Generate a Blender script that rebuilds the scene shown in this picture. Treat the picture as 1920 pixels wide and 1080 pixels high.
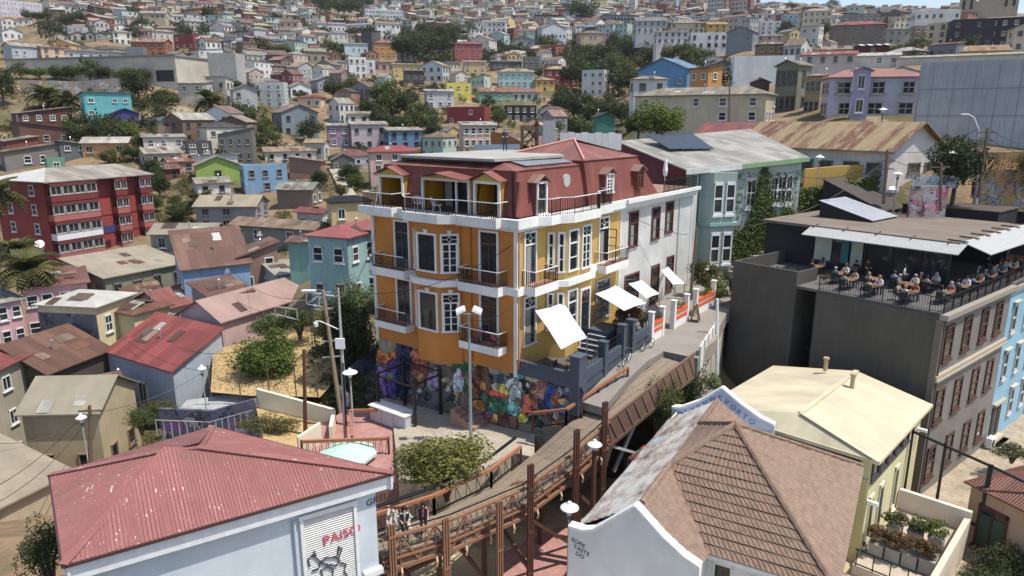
import bpy, bmesh, math, random
import numpy as np
from mathutils import Vector, Matrix, Euler
random.seed(7)
for o in list(bpy.data.objects): bpy.data.objects.remove(o)
S = bpy.context.scene
COL = S.collection
# ---------------------------------------------------------------- camera, light, exposure
FPX = 1300.0; TH = math.atan(315/1300); CZ = 18.0
cam = bpy.data.objects.new('camera', bpy.data.cameras.new('camera'))
COL.objects.link(cam); S.camera = cam
cam.location = (0, 0, CZ); cam.rotation_euler = (math.pi/2-TH, 0, 0)
cam.data.sensor_width = 36; cam.data.lens = 36*FPX/1920; cam.data.clip_end = 20000; cam.data.clip_start = .5
SUN = Vector((.40, -.127, .906)).normalized()
w = bpy.data.worlds.new('World'); S.world = w; w.use_nodes = True
nt = w.node_tree; bg = nt.nodes['Background']
sky = nt.nodes.new('ShaderNodeTexSky'); sky.sky_type = 'NISHITA'; sky.sun_disc = False
sky.sun_elevation = math.asin(SUN.z); sky.sun_rotation = math.atan2(SUN.x, SUN.y); sky.altitude = 60; sky.dust_density = 1.2
nt.links.new(sky.outputs[0], bg.inputs[0]); bg.inputs[1].default_value = .15
sl = bpy.data.lights.new('sun', 'SUN'); sl.energy = 4.2; sl.angle = math.radians(.53); sl.color = (1, .945, .85)
so = bpy.data.objects.new('sun', sl); COL.objects.link(so)
so.rotation_euler = SUN.to_track_quat('Z', 'Y').to_euler(); so.location = (60, -20, 120)
S.view_settings.view_transform = 'Standard'; S.view_settings.look = 'None'; S.view_settings.exposure = 0.4; S.view_settings.gamma = 1
S.view_settings.use_curve_mapping = False
S.render.engine = 'CYCLES'
S.cycles.max_bounces = 6; S.cycles.transparent_max_bounces = 6; S.cycles.volume_bounces = 0; S.cycles.caustics_reflective = False; S.cycles.caustics_refractive = False
# ---------------------------------------------------------------- survey helpers: image measurements -> world metres
_c, _s = math.cos(TH), math.sin(TH)
def ray(px, py):
    u = (px-960)/FPX; v = -(py-540)/FPX
    return Vector((u, _c+v*_s, -_s+v*_c))
def atz(px, py, z):
    r = ray(px, py); t = (z-CZ)/r.z; return Vector((r.x*t, r.y*t, z))
def aty(px, py, y):
    r = ray(px, py); t = y/r.y; return Vector((r.x*t, y, CZ+r.z*t))
def topx(p):
    dep = p[1]*_c-(p[2]-CZ)*_s; up = p[1]*_s+(p[2]-CZ)*_c
    return 960+FPX*p[0]/dep, 540-FPX*up/dep, dep
def V(*a): return Vector(a)
# ---------------------------------------------------------------- object helpers
def put(o, parent=None):
    COL.objects.link(o)
    if parent is not None: o.parent = parent
    return o
def tag(o, label=None, cat=None, group=None, kind=None):
    if label: o['label'] = label
    if cat: o['category'] = cat
    if group: o['group'] = group
    if kind: o['kind'] = kind
    return o
def empty(name, loc=(0,0,0), rz=0, label=None, cat=None, group=None):
    o = bpy.data.objects.new(name, None); o.location = loc; o.rotation_euler = (0, 0, rz); o.empty_display_size = .3
    put(o); return tag(o, label, cat, group)
def child(name, mesh, parent, loc=(0,0,0), rot=(0,0,0), scale=(1,1,1), color=None):
    o = bpy.data.objects.new(name, mesh); o.location = loc; o.rotation_euler = rot; o.scale = scale
    if color: o.color = (*color[:3], 1)
    return put(o, parent)
def copy_tree(o, parent=None, loc=None, rz=None, label=None, group=None):
    c = o.copy(); put(c, parent)
    for k in o.children: copy_tree(k, c)
    if loc is not None: c.location = loc
    if rz is not None: c.rotation_euler = (0, 0, rz)
    if label: c['label'] = label
    if group: c['group'] = group
    return c
class MB:
    def __init__(s): s.v = []; s.f = []; s.m = []
    def face(s, pts, m=0):
        n = len(s.v); s.v += [tuple(p) for p in pts]; s.f.append(tuple(range(n, n+len(pts)))); s.m.append(m); return s
    def add(s, verts, faces, m=0):
        n = len(s.v); s.v += [tuple(p) for p in verts]
        for f in faces: s.f.append(tuple(n+i for i in f)); s.m.append(m)
        return s
    def hexa(s, p, m=0):   # 8 points: bottom 4 ccw, top 4 ccw
        return s.add(p, [(3,2,1,0),(4,5,6,7),(0,1,5,4),(1,2,6,5),(2,3,7,6),(3,0,4,7)], m)
    def box(s, x0, x1, y0, y1, z0, z1, m=0):
        return s.hexa([(x0,y0,z0),(x1,y0,z0),(x1,y1,z0),(x0,y1,z0),(x0,y0,z1),(x1,y0,z1),(x1,y1,z1),(x0,y1,z1)], m)
    def prism(s, poly, z0, z1, m=0, mtop=None, cap=True):
        n = len(poly); a = sum(poly[i][0]*poly[(i+1)%n][1]-poly[(i+1)%n][0]*poly[i][1] for i in range(n))
        if a < 0: poly = poly[::-1]
        zb = z0 if callable(z0) else (lambda x, y: z0); zt = z1 if callable(z1) else (lambda x, y: z1)
        b = [(p[0], p[1], zb(p[0], p[1])) for p in poly]; t = [(p[0], p[1], zt(p[0], p[1])) for p in poly]
        for i in range(n):
            j = (i+1) % n; s.face([b[i], b[j], t[j], t[i]], m)
        if cap: s.face(t, m if mtop is None else mtop); s.face(b[::-1], m)
        return s
    def beam(s, p, q, wd, h, m=0, up=(0,0,1)):
        p = Vector(p); q = Vector(q); d = (q-p).normalized(); u = Vector(up)
        if abs(d.dot(u)) > .98: u = Vector((0,1,0))
        a = d.cross(u).normalized(); b = a.cross(d).normalized(); a = a*wd/2; b = b*h/2
        return s.hexa([p-a-b, p+a-b, q+a-b, q-a-b, p-a+b, p+a+b, q+a+b, q-a+b], m)
    def tube(s, pts, r, n=6, m=0, cap=True):
        pts = [Vector(p) for p in pts]; k = len(pts); rs = r if isinstance(r, (list, tuple)) else [r]*k
        base = len(s.v); pa = None
        for i, p in enumerate(pts):
            d = (pts[min(i+1, k-1)]-pts[max(i-1, 0)]).normalized()
            if pa is None:
                u = Vector((0,0,1)) if abs(d.z) < .9 else Vector((1,0,0)); a = d.cross(u).normalized()
            else:
                a = (pa-d*pa.dot(d)); a = a.normalized() if a.length > 1e-6 else d.orthogonal().normalized()
            pa = a; b = d.cross(a)
            for j in range(n):
                t = 2*math.pi*j/n; s.v.append(tuple(p+(a*math.cos(t)+b*math.sin(t))*rs[i]))
        for i in range(k-1):
            for j in range(n):
                A = base+i*n+j; B = base+i*n+(j+1) % n; s.f.append((A, B, B+n, A+n)); s.m.append(m)
        if cap:
            s.f.append(tuple(base+j for j in range(n))[::-1]); s.m.append(m)
            s.f.append(tuple(base+(k-1)*n+j for j in range(n))); s.m.append(m)
        return s
    def lathe(s, prof, c=(0,0,0), n=16, m=0):
        base = len(s.v); k = len(prof)
        for r, z in prof:
            for j in range(n):
                t = 2*math.pi*j/n; s.v.append((c[0]+r*math.cos(t), c[1]+r*math.sin(t), c[2]+z))
        for i in range(k-1):
            for j in range(n):
                A = base+i*n+j; B = base+i*n+(j+1) % n; s.f.append((A, B, B+n, A+n)); s.m.append(m)
        s.f.append(tuple(base+j for j in range(n))[::-1]); s.m.append(m); s.f.append(tuple(base+(k-1)*n+j for j in range(n))); s.m.append(m)
        return s
    def mesh(s, name, mats, smooth=False):
        me = bpy.data.meshes.new(name); me.from_pydata(s.v, [], s.f)
        for mt in (mats if isinstance(mats, (list, tuple)) else [mats]): me.materials.append(mt)
        me.polygons.foreach_set('material_index', s.m)
        if smooth: me.polygons.foreach_set('use_smooth', [True]*len(s.f))
        uvl = me.uv_layers.new(name='UVMap'); uv = np.zeros((len(me.loops), 2), np.float32)
        co = np.array(s.v, np.float32)
        for p in me.polygons:
            n = p.normal
            if abs(n.z) > .985: u = Vector((1,0,0)); v = Vector((0,1,0))
            else:
                u = Vector((-n.y, n.x, 0)).normalized(); v = n.cross(u)
            for li in p.loop_indices:
                c = co[me.loops[li].vertex_index]
                uv[li, 0] = c[0]*u.x+c[1]*u.y+c[2]*u.z; uv[li, 1] = c[0]*v.x+c[1]*v.y+c[2]*v.z
        uvl.data.foreach_set('uv', uv.ravel()); me.update(); return me
    def obj(s, name, mats, parent=None, loc=(0,0,0), color=None, smooth=False, rz=0):
        return child(name, s.mesh(name, mats, smooth), parent, loc, (0,0,rz), color=color)
# ---------------------------------------------------------------- materials (base colour only; light does the rest)
class NT:
    def __init__(s, name):
        s.mat = bpy.data.materials.new(name); s.mat.use_nodes = True; s.t = s.mat.node_tree
        s.b = s.t.nodes['Principled BSDF']
    def n(s, typ, **k):
        x = s.t.nodes.new(typ)
        for a, v in k.items():
            if a.startswith('i_'):
                key = a[2:]; key = int(key) if key.isdigit() else key.replace('_', ' ')
                x.inputs[key].default_value = v
            else: setattr(x, a, v)
        return x
    def l(s, a, b): s.t.links.new(a, b)
    def uv(s): return s.n('ShaderNodeTexCoord').outputs['UV']
    def ob(s): return s.n('ShaderNodeTexCoord').outputs['Object']
    def noise(s, vec, scale, detail=4, rough=.6):
        x = s.n('ShaderNodeTexNoise', i_Scale=scale, i_Detail=detail, i_Roughness=rough); s.l(vec, x.inputs['Vector']); return x.outputs[0]
    def mapv(s, vec, sc=(1,1,1), loc=(0,0,0)):
        x = s.n('ShaderNodeMapping'); x.inputs['Scale'].default_value = sc; x.inputs['Location'].default_value = loc; s.l(vec, x.inputs[0]); return x.outputs[0]
    def ramp(s, fac, a, b, ca=(0,0,0,1), cb=(1,1,1,1)):
        x = s.n('ShaderNodeValToRGB'); e = x.color_ramp.elements; e[0].position = a; e[0].color = ca; e[1].position = b; e[1].color = cb; s.l(fac, x.inputs[0]); return x.outputs[0]
    def mix(s, fac, a, b, mode='MIX'):
        x = s.n('ShaderNodeMix', data_type='RGBA', blend_type=mode)
        for sock, v in ((x.inputs[0], fac), (x.inputs[6], a), (x.inputs[7], b)):
            if isinstance(v, (int, float)): sock.default_value = v
            elif isinstance(v, tuple): sock.default_value = (*v[:3], 1)
            else: s.l(v, sock)
        return x.outputs[2]
    def math(s, op, a, b=0.):
        x = s.n('ShaderNodeMath', operation=op)
        for i, v in enumerate((a, b)):
            if isinstance(v, (int, float)): x.inputs[i].default_value = v
            else: s.l(v, x.inputs[i])
        return x.outputs[0]
    def sep(s, vec):
        x = s.n('ShaderNodeSeparateXYZ'); s.l(vec, x.inputs[0]); return x.outputs
    def bump(s, h, strength=.5, dist=.02):
        x = s.n('ShaderNodeBump', i_Strength=strength, i_Distance=dist); s.l(h, x.inputs['Height']); s.l(x.outputs[0], s.b.inputs['Normal'])
    def col(s, c):
        if isinstance(c, tuple): s.b.inputs['Base Color'].default_value = (*c[:3], 1)
        else: s.l(c, s.b.inputs['Base Color'])
    def fin(s, rough=.8, metal=0., spec=.3):
        s.b.inputs['Roughness'].default_value = rough; s.b.inputs['Metallic'].default_value = metal
        s.b.inputs['Specular IOR Level'].default_value = spec; return s.mat
def srgb(r, g, b):
    f = lambda c: (c/255/12.92 if c/255 <= .04045 else ((c/255+.055)/1.055)**2.4)
    return (f(r), f(g), f(b))
MC = {}
def plain(c, rough=.6, metal=0., spec=.4, key=None):
    k = ('plain', tuple(round(x, 3) for x in c), rough, metal)
    if k not in MC:
        n = NT('paint'); nz = n.noise(n.ob(), 3.0); n.col(n.mix(n.ramp(nz, .3, .7, (.9,.9,.9,1), (1.06,1.06,1.06,1)), c, c) if 0 else n.mix(1.0, c, n.ramp(nz, .25, .75, (.86,.86,.86,1), (1.08,1.08,1.08,1)), 'MULTIPLY')); MC[k] = n.fin(rough, metal, spec)
    return MC[k]
def _base(n, c):
    if c is None:
        oi = n.n('ShaderNodeObjectInfo'); return oi.outputs['Color'], oi.outputs['Random']
    return c, n.n('ShaderNodeObjectInfo').outputs['Random']
def wallm(c=None, kind='plaster', dirt=.35):
    """painted walls: plaster | corr (vertical corrugated sheet) | clap (lap boards) | brick | block"""
    k = ('wall', c and tuple(round(x, 3) for x in c), kind, dirt)
    if k in MC: return MC[k]
    n = NT('wall_'+kind); base, rnd = _base(n, c); uv = n.uv(); ob = n.ob()
    sh = n.n('ShaderNodeVectorMath', operation='ADD'); n.l(ob, sh.inputs[0])
    cx = n.n('ShaderNodeCombineXYZ'); n.l(n.math('MULTIPLY', rnd, 37.), cx.inputs[0]); n.l(cx.outputs[0], sh.inputs[1]); obr = sh.outputs[0]
    big = n.noise(obr, .35, 3); fine = n.noise(n.mapv(obr, (3,3,.35)), 1.4, 5, .65)
    c1 = n.mix(1., base, n.ramp(big, .3, .7, (.82,.82,.8,1), (1.08,1.07,1.05,1)), 'MULTIPLY')
    st = n.ramp(fine, .50, .72); stain = n.mix(n.math('MULTIPLY', st, dirt), c1, n.mix(.55, base, (.16,.14,.12)))
    if kind == 'corr':
        u = n.sep(uv); wv = n.math('SINE', n.math('MULTIPLY', u[0], 2*math.pi/.13)); n.bump(wv, .55, .02)
        sheet = n.math('FRACT', n.math('MULTIPLY', u[0], 1/.85)); edge = n.math('LESS_THAN', sheet, .035)
        col = n.mix(n.math('MULTIPLY', edge, .35), stain, n.mix(.6, base, (.05,.05,.05)))
        col = n.mix(n.math('MULTIPLY', n.math('ADD', wv, 1.), .07), col, n.mix(.5, base, (.03,.03,.03)))
    elif kind == 'clap':
        v = n.sep(uv)[1]; fr = n.math('FRACT', n.math('MULTIPLY', v, 1/.17)); n.bump(fr, .8, .025)
        gap = n.math('LESS_THAN', fr, .13); col = n.mix(n.math('MULTIPLY', gap, .45), stain, n.mix(.7, base, (.04,.03,.02)))
    elif kind in ('brick', 'block'):
        bt = n.n('ShaderNodeTexBrick'); n.l(uv, bt.inputs['Vector']); sc = (1/.24, .07*1/.24) if kind == 'brick' else (1/.4, 1)
        bt.inputs['Scale'].default_value = 1; bt.inputs['Brick Width'].default_value = .24 if kind == 'brick' else .45; bt.inputs['Row Height'].default_value = .085 if kind == 'brick' else .22
        bt.inputs['Mortar Size'].default_value = .012; n.l(n.mix(.25, stain, (.25,.12,.07)), bt.inputs['Color1']); n.l(stain, bt.inputs['Color2']); bt.inputs['Mortar'].default_value = (.32,.29,.25,1)
        col = bt.outputs['Color']; n.bump(n.math('SUBTRACT', 1., bt.outputs['Fac']), .5, .01)
    else:
        col = stain; n.bump(n.noise(ob, 9., 4), .25, .02)
    n.col(col); MC[k] = n.fin(.8 if kind != 'corr' else .55, 0, .25); return MC[k]
def roofm(c=None, kind='tin', rust=.45):
    """roof sheets: tin (corrugated, patchy, rust) | felt | clean | shingle"""
    k = ('roof', c and tuple(round(x, 3) for x in c), kind, rust)
    if k in MC: return MC[k]
    n = NT('roof_'+kind); base, rnd = _base(n, c); uv = n.uv()
    sh = n.n('ShaderNodeVectorMath', operation='ADD'); n.l(uv, sh.inputs[0])
    cx = n.n('ShaderNodeCombineXYZ'); n.l(n.math('MULTIPLY', rnd, 53.), cx.inputs[0]); n.l(cx.outputs[0], sh.inputs[1]); uvr = sh.outputs[0]
    big = n.noise(n.mapv(uvr, (1,.5,1)), .5, 4)
    col = n.mix(1., base, n.ramp(big, .3, .72, (.78,.78,.78,1), (1.14,1.12,1.1,1)), 'MULTIPLY')
    u = n.sep(uv)
    if kind in ('tin', 'clean'):
        bt = n.n('ShaderNodeTexBrick'); n.l(n.mapv(uvr, (1,1,1)), bt.inputs['Vector'])
        bt.inputs['Scale'].default_value = 1; bt.inputs['Brick Width'].default_value = .82; bt.inputs['Row Height'].default_value = 2.6; bt.offset = 0
        bt.inputs['Mortar Size'].default_value = .02; bt.inputs['Color1'].default_value = (.74,.72,.70,1); bt.inputs['Color2'].default_value = (1.2,1.2,1.2,1); bt.inputs['Mortar'].default_value = (.72,.72,.72,1); bt.inputs['Bias'].default_value = -.2
        if kind == 'tin': col = n.mix(1., col, bt.outputs['Color'], 'MULTIPLY')
        wv = n.math('SINE', n.math('MULTIPLY', u[0], 2*math.pi/.15)); n.bump(wv, .7, .022)
        rs = n.ramp(n.noise(n.mapv(uvr, (1.6,.35,1)), .9, 6, .7), .56, .72)
        col = n.mix(n.math('MULTIPLY', rs, rust), col, (.13,.055,.03))
        wht = n.ramp(n.noise(n.mapv(uvr, (2.2,.25,1)), 1.7, 4, .7), .68, .78); col = n.mix(n.math('MULTIPLY', wht, .18), col, (.5,.46,.42))
        rough = .5
    elif kind == 'shingle':
        v = u[1]; fr = n.math('FRACT', n.math('MULTIPLY', v, 1/.16)); gap = n.math('LESS_THAN', fr, .14); col = n.mix(n.math('MULTIPLY', gap, .5), col, (.03,.01,.01)); n.bump(fr, .5, .02); rough = .75
        col = n.mix(n.math('MULTIPLY', n.ramp(n.noise(n.mapv(uvr, (1,.3,1)), 1.2, 5), .5, .75), rust*.5), col, (.35,.2,.16))
    else:
        n.bump(n.noise(uv, 7., 5), .3, .02); rough = .85
        col = n.mix(n.math('MULTIPLY', n.ramp(n.noise(uvr, .8, 6, .7), .52, .7), rust), col, (.12,.09,.075))
    n.col(col); MC[k] = n.fin(rough, 0, .3); return MC[k]
def ground(c1, c2, scale=.4, rough=.9, c3=None):
    k = ('gr', c1, c2, scale, c3)
    if k in MC: return MC[k]
    n = NT('ground'); ob = n.ob(); col = n.mix(n.ramp(n.noise(ob, scale, 6, .65), .4, .62), c1, c2)
    if c3: col = n.mix(n.ramp(n.noise(ob, scale*6, 5, .7), .52, .7), col, c3)
    n.col(col); n.bump(n.noise(ob, 6., 6, .7), .4, .05); MC[k] = n.fin(rough, 0, .2); return MC[k]
def wood(c, rough=.7, along=0):
    k = ('wood', c, along)
    if k in MC: return MC[k]
    n = NT('wood'); ob = n.uv(); nz = n.noise(n.mapv(ob, (1,14,1) if along == 0 else (14,1,1)), 1.2, 5, .7)
    n.col(n.mix(1., c, n.ramp(nz, .3, .7, (.65,.65,.65,1), (1.2,1.18,1.15,1)), 'MULTIPLY')); n.bump(nz, .3, .01); MC[k] = n.fin(rough, 0, .3); return MC[k]
def glassm(c=(.018,.022,.026), key=''):
    k = ('glass', c)
    if k not in MC:
        n = NT('window_glass'); rnd = n.n('ShaderNodeObjectInfo').outputs['Random']
        nz = n.noise(n.ob(), 1.3, 2); n.col(n.mix(n.math('MULTIPLY', n.ramp(nz, .45, .6), .5), c, n.mix(rnd, c, (.11,.105,.095)))); MC[k] = n.fin(.06, 0, .5)
    return MC[k]
def leafm(c, c2, key):
    k = ('leaf', c, c2)
    if k not in MC:
        n = NT('foliage'); nz = n.noise(n.ob(), 2.2, 3); rnd = n.n('ShaderNodeObjectInfo').outputs['Random']
        col = n.mix(n.ramp(nz, .3, .7), c, c2); col = n.mix(1., col, n.ramp(rnd, 0, 1, (.75,.8,.75,1), (1.2,1.1,1.05,1)), 'MULTIPLY')
        n.col(col); n.b.inputs['Transmission Weight'].default_value = 0
        tr = n.n('ShaderNodeBsdfTranslucent'); n.l(n.mix(.5, col, (.12,.16,.02)), tr.inputs[0]); mx = n.n('ShaderNodeMixShader'); mx.inputs[0].default_value = .22
        n.l(n.b.outputs[0], mx.inputs[1]); n.l(tr.outputs[0], mx.inputs[2]); n.l(mx.outputs[0], n.t.nodes['Material Output'].inputs[0]); MC[k] = n.fin(.65, 0, .25)
    return MC[k]
OBJC = NT('object_paint'); _oc, _r = _base(OBJC, None); OBJC.col(OBJC.mix(1., _oc, OBJC.ramp(OBJC.noise(OBJC.ob(), 1.5), .3, .7, (.85,.85,.85,1), (1.08,1.08,1.08,1)), 'MULTIPLY')); OBJC = OBJC.fin(.6, 0, .3)
WHITE = plain((.78,.78,.76)); DARK = plain((.02,.02,.022), .5); STEEL = plain((.42,.43,.44), .4, .6); GREYP = plain((.3,.3,.3)); BROWNP = plain((.12,.05,.035)); GLASS = glassm()
# ---------------------------------------------------------------- terrain: profiles of (distance, image row) measured down columns of the photograph
PROF = {
 -900: [(20,1150),(30,1010),(45,930),(60,800),(75,640),(95,430),(115,350),(145,250),(190,150),(260,100),(400,60),(600,30),(900,0),(1600,-60)],
 0:    [(20,1150),(30,1010),(45,930),(60,800),(75,640),(88,478),(115,350),(145,250),(168,200),(190,150),(260,100),(400,60),(600,30),(900,-2),(1600,-60)],
 330:  [(20,1100),(30,1000),(45,880),(60,745),(75,610),(88,490),(115,352),(140,265),(168,200),(195,150),(265,100),(400,60),(600,30),(900,-2),(1600,-60)],
 600:  [(20,1000),(30,1000),(42,800),(50,715),(58,630),(66,540),(80,475),(100,402),(120,348),(145,297),(178,248),(210,200),(255,150),(335,100),(480,60),(720,30),(1000,0),(1600,-60)],
 800:  [(20,1150),(30,1120),(42,900),(50,760),(66,560),(80,480),(100,405),(125,345),(155,290),(185,245),(215,198),(265,150),(370,100),(520,60),(760,30),(1050,0),(1600,-60)],
 1000: [(20,1200),(30,1110),(40,960),(50,830),(60,640),(75,500),(90,420),(120,355),(160,290),(190,245),(225,198),(275,150),(400,100),(560,60),(800,30),(1100,0),(1600,-60)],
 1150: [(20,1200),(30,1110),(40,960),(50,830),(60,610),(75,490),(90,410),(120,345),(160,280),(200,235),(240,190),(290,150),(400,100),(560,60),(800,30),(1150,2),(1700,-50)],
 1280: [(20,1200),(30,1110),(40,960),(48,850),(56,660),(66,540),(78,400),(92,310),(110,235),(150,195),(200,150),(280,105),(400,72),(560,50),(800,28),(1250,4),(1800,-30)],
 1420: [(20,1200),(30,1110),(40,980),(48,880),(58,600),(66,500),(76,400),(88,325),(106,232),(135,182),(190,122),(280,82),(420,58),(650,40),(1000,28),(1500,16),(1900,10)],
 1600: [(20,1200),(30,1110),(40,985),(50,880),(60,560),(68,400),(74,330),(86,255),(102,206),(135,152),(190,116),(280,86),(400,62),(620,45),(1000,34),(1500,25),(1900,23)],
 1780: [(20,1200),(30,1110),(40,985),(50,900),(57,800),(62,520),(65,380),(72,320),(84,255),(105,196),(150,134),(200,104),(300,72),(430,52),(700,42),(1100,34),(1500,29),(1900,28)],
 2700: [(20,1200),(30,1110),(40,985),(50,900),(60,830),(66,620),(72,330),(84,255),(105,196),(150,134),(200,104),(300,72),(430,52),(700,42),(1100,34),(1500,29),(1900,28)],
}
KX = np.array([(p-960)/1340 for p in sorted(PROF)])
YS = np.concatenate([np.arange(14, 130, 1.6), np.arange(130, 420, 6), np.arange(420, 1620, 22), np.arange(1620, 2500, 80)])
ZT = []
for p in sorted(PROF):
    pr = PROF[p]; d = np.log([a for a, b in pr]); z = [aty(960, b, a).z for a, b in pr]
    last = pr[-1][0]; zz = np.interp(np.log(YS), d, z); zz = np.where(YS > last, z[-1]-(YS-last)*.05, zz)
    k = np.array([1,2,3,2,1.])/9; zz = np.convolve(np.pad(zz, 2, 'edge'), k, 'valid'); ZT.append(zz)
ZT = np.array(ZT)
def bumps(x, y):
    a = np.minimum(y, 900)*.004
    return a*(np.sin(x*.071+1.3)*np.cos(y*.043)+.6*np.sin(x*.19+y*.11)+.4*np.cos(x*.33-y*.27))*np.clip((y-75)/60, 0, 1)
def terr(x, y):
    y = max(y, 14.5); k = x/y; i = int(np.clip(np.searchsorted(KX, k)-1, 0, len(KX)-2)); t = min(max((k-KX[i])/(KX[i+1]-KX[i]), 0), 1); t = t*t*(3-2*t)
    a = np.interp(y, YS, ZT[i]); b = np.interp(y, YS, ZT[i+1]); return float(a*(1-t)+b*t+bumps(x, y))-5*min(max((49-y)/9, 0), 1)*min(max((k+.42)/.08, 0), 1)-4*min(max((30-y)/4, 0), 1)
def hit(px, py, d0=48., d1=2600.):
    """walk along the line of sight to the hillside"""
    d = d0
    while d < d1:
        p = aty(px, py, d)
        if p.z <= terr(p.x, d): return V(p.x, d, terr(p.x, d))
        d *= 1.012
    p = aty(px, py, d1); return V(p.x, d1, terr(p.x, d1))
ks = np.concatenate([np.linspace(-1.5, -.75, 14), np.linspace(-.72, .72, 130), np.linspace(.75, 1.5, 14)])
vs = []; fs = []
for y in YS:
    for k in ks: vs.append((k*y, y, terr(k*y, y)))
nk = len(ks)
for j in range(len(YS)-1):
    for i in range(nk-1): fs.append((j*nk+i, j*nk+i+1, (j+1)*nk+i+1, (j+1)*nk+i))
tb = MB(); tb.v = vs; tb.f = fs; tb.m = [0]*len(fs)
n = NT('hillside_ground'); ob = n.ob()
col = n.mix(n.ramp(n.noise(ob, .05, 5), .42, .6), (.27,.185,.115), (.10,.095,.045)); col = n.mix(n.ramp(n.noise(ob, .5, 6, .7), .45, .7), col, (.15,.115,.07)); col = n.mix(n.ramp(n.noise(ob, .13, 4, .7), .58, .7), col, (.3,.25,.17))
n.col(col); n.bump(n.noise(ob, 1.5, 6, .7), .7, .3)
hill = tb.obj('hillside_terrain', n.fin(.95, 0, .1), smooth=True); tag(hill, kind='structure')
# ---------------------------------------------------------------- generic house kit
RF, WF = .60, .95
def mute(c, k):
    l = .3*c[0]+.55*c[1]+.15*c[2]; return tuple(x*(1-k)+l*k for x in c)
def Rc(r, g, b):
    c = mute(tuple(x*RF for x in srgb(r, g, b)), .28); return (c[0], c[1], c[2]*.93)
def Wc(r, g, b): return mute(tuple(min(.82, x*WF) for x in srgb(r, g, b)), .2)
def win_mesh(kind):
    m = MB(); t = .09
    if kind != 'shut':
        for a in ((-.5,-.5+t,-.5,.5), (.5-t,.5,-.5,.5), (-.5,.5,.5-t,.5), (-.5,.5,-.5,-.5+t)): m.box(a[0], a[1], -.09, 0, a[2], a[3], 0)
        if kind in ('two', 'four'): m.box(-.025, .025, -.07, 0, -.5, .5, 0)
        if kind in ('four', 'sash'): m.box(-.5, .5, -.065, 0, -.03, .03, 0)
        m.box(-.58, .58, -.16, 0, -.57, -.5, 0)
    return m
WINF = {k: win_mesh(k).mesh('window_frame', [OBJC]) for k in ('one', 'two', 'four', 'sash')}
_p = MB(); _p.face([(-.48,-.025,-.48), (.48,-.025,-.48), (.48,-.025,.48), (-.48,-.025,.48)]); PANE = _p.mesh('pane', [GLASS])
def _both(k):
    m = win_mesh(k); m.face([(-.48,-.025,-.48), (.48,-.025,-.48), (.48,-.025,.48), (-.48,-.025,.48)], 1); return m.mesh('window', [OBJC, GLASS])
WINB = {k: _both(k) for k in WINF}
def window(parent, loc, rz, w, h, kind='two', color=(.72,.72,.7), near=False, name='window'):
    o = child(name, (WINF if near else WINB)[kind], parent, loc, (0, 0, rz), (w, 1, h), color)
    if near: child('pane', PANE, o)
    return o
def door_mesh():
    m = MB(); m.box(-.5,.5,-.05,0,0,1,0); m.box(-.38,.38,-.07,-.05,.08,.45,0); m.box(-.38,.38,-.07,-.05,.52,.92,0); return m.mesh('door', [OBJC])
DOORM = door_mesh()
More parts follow.
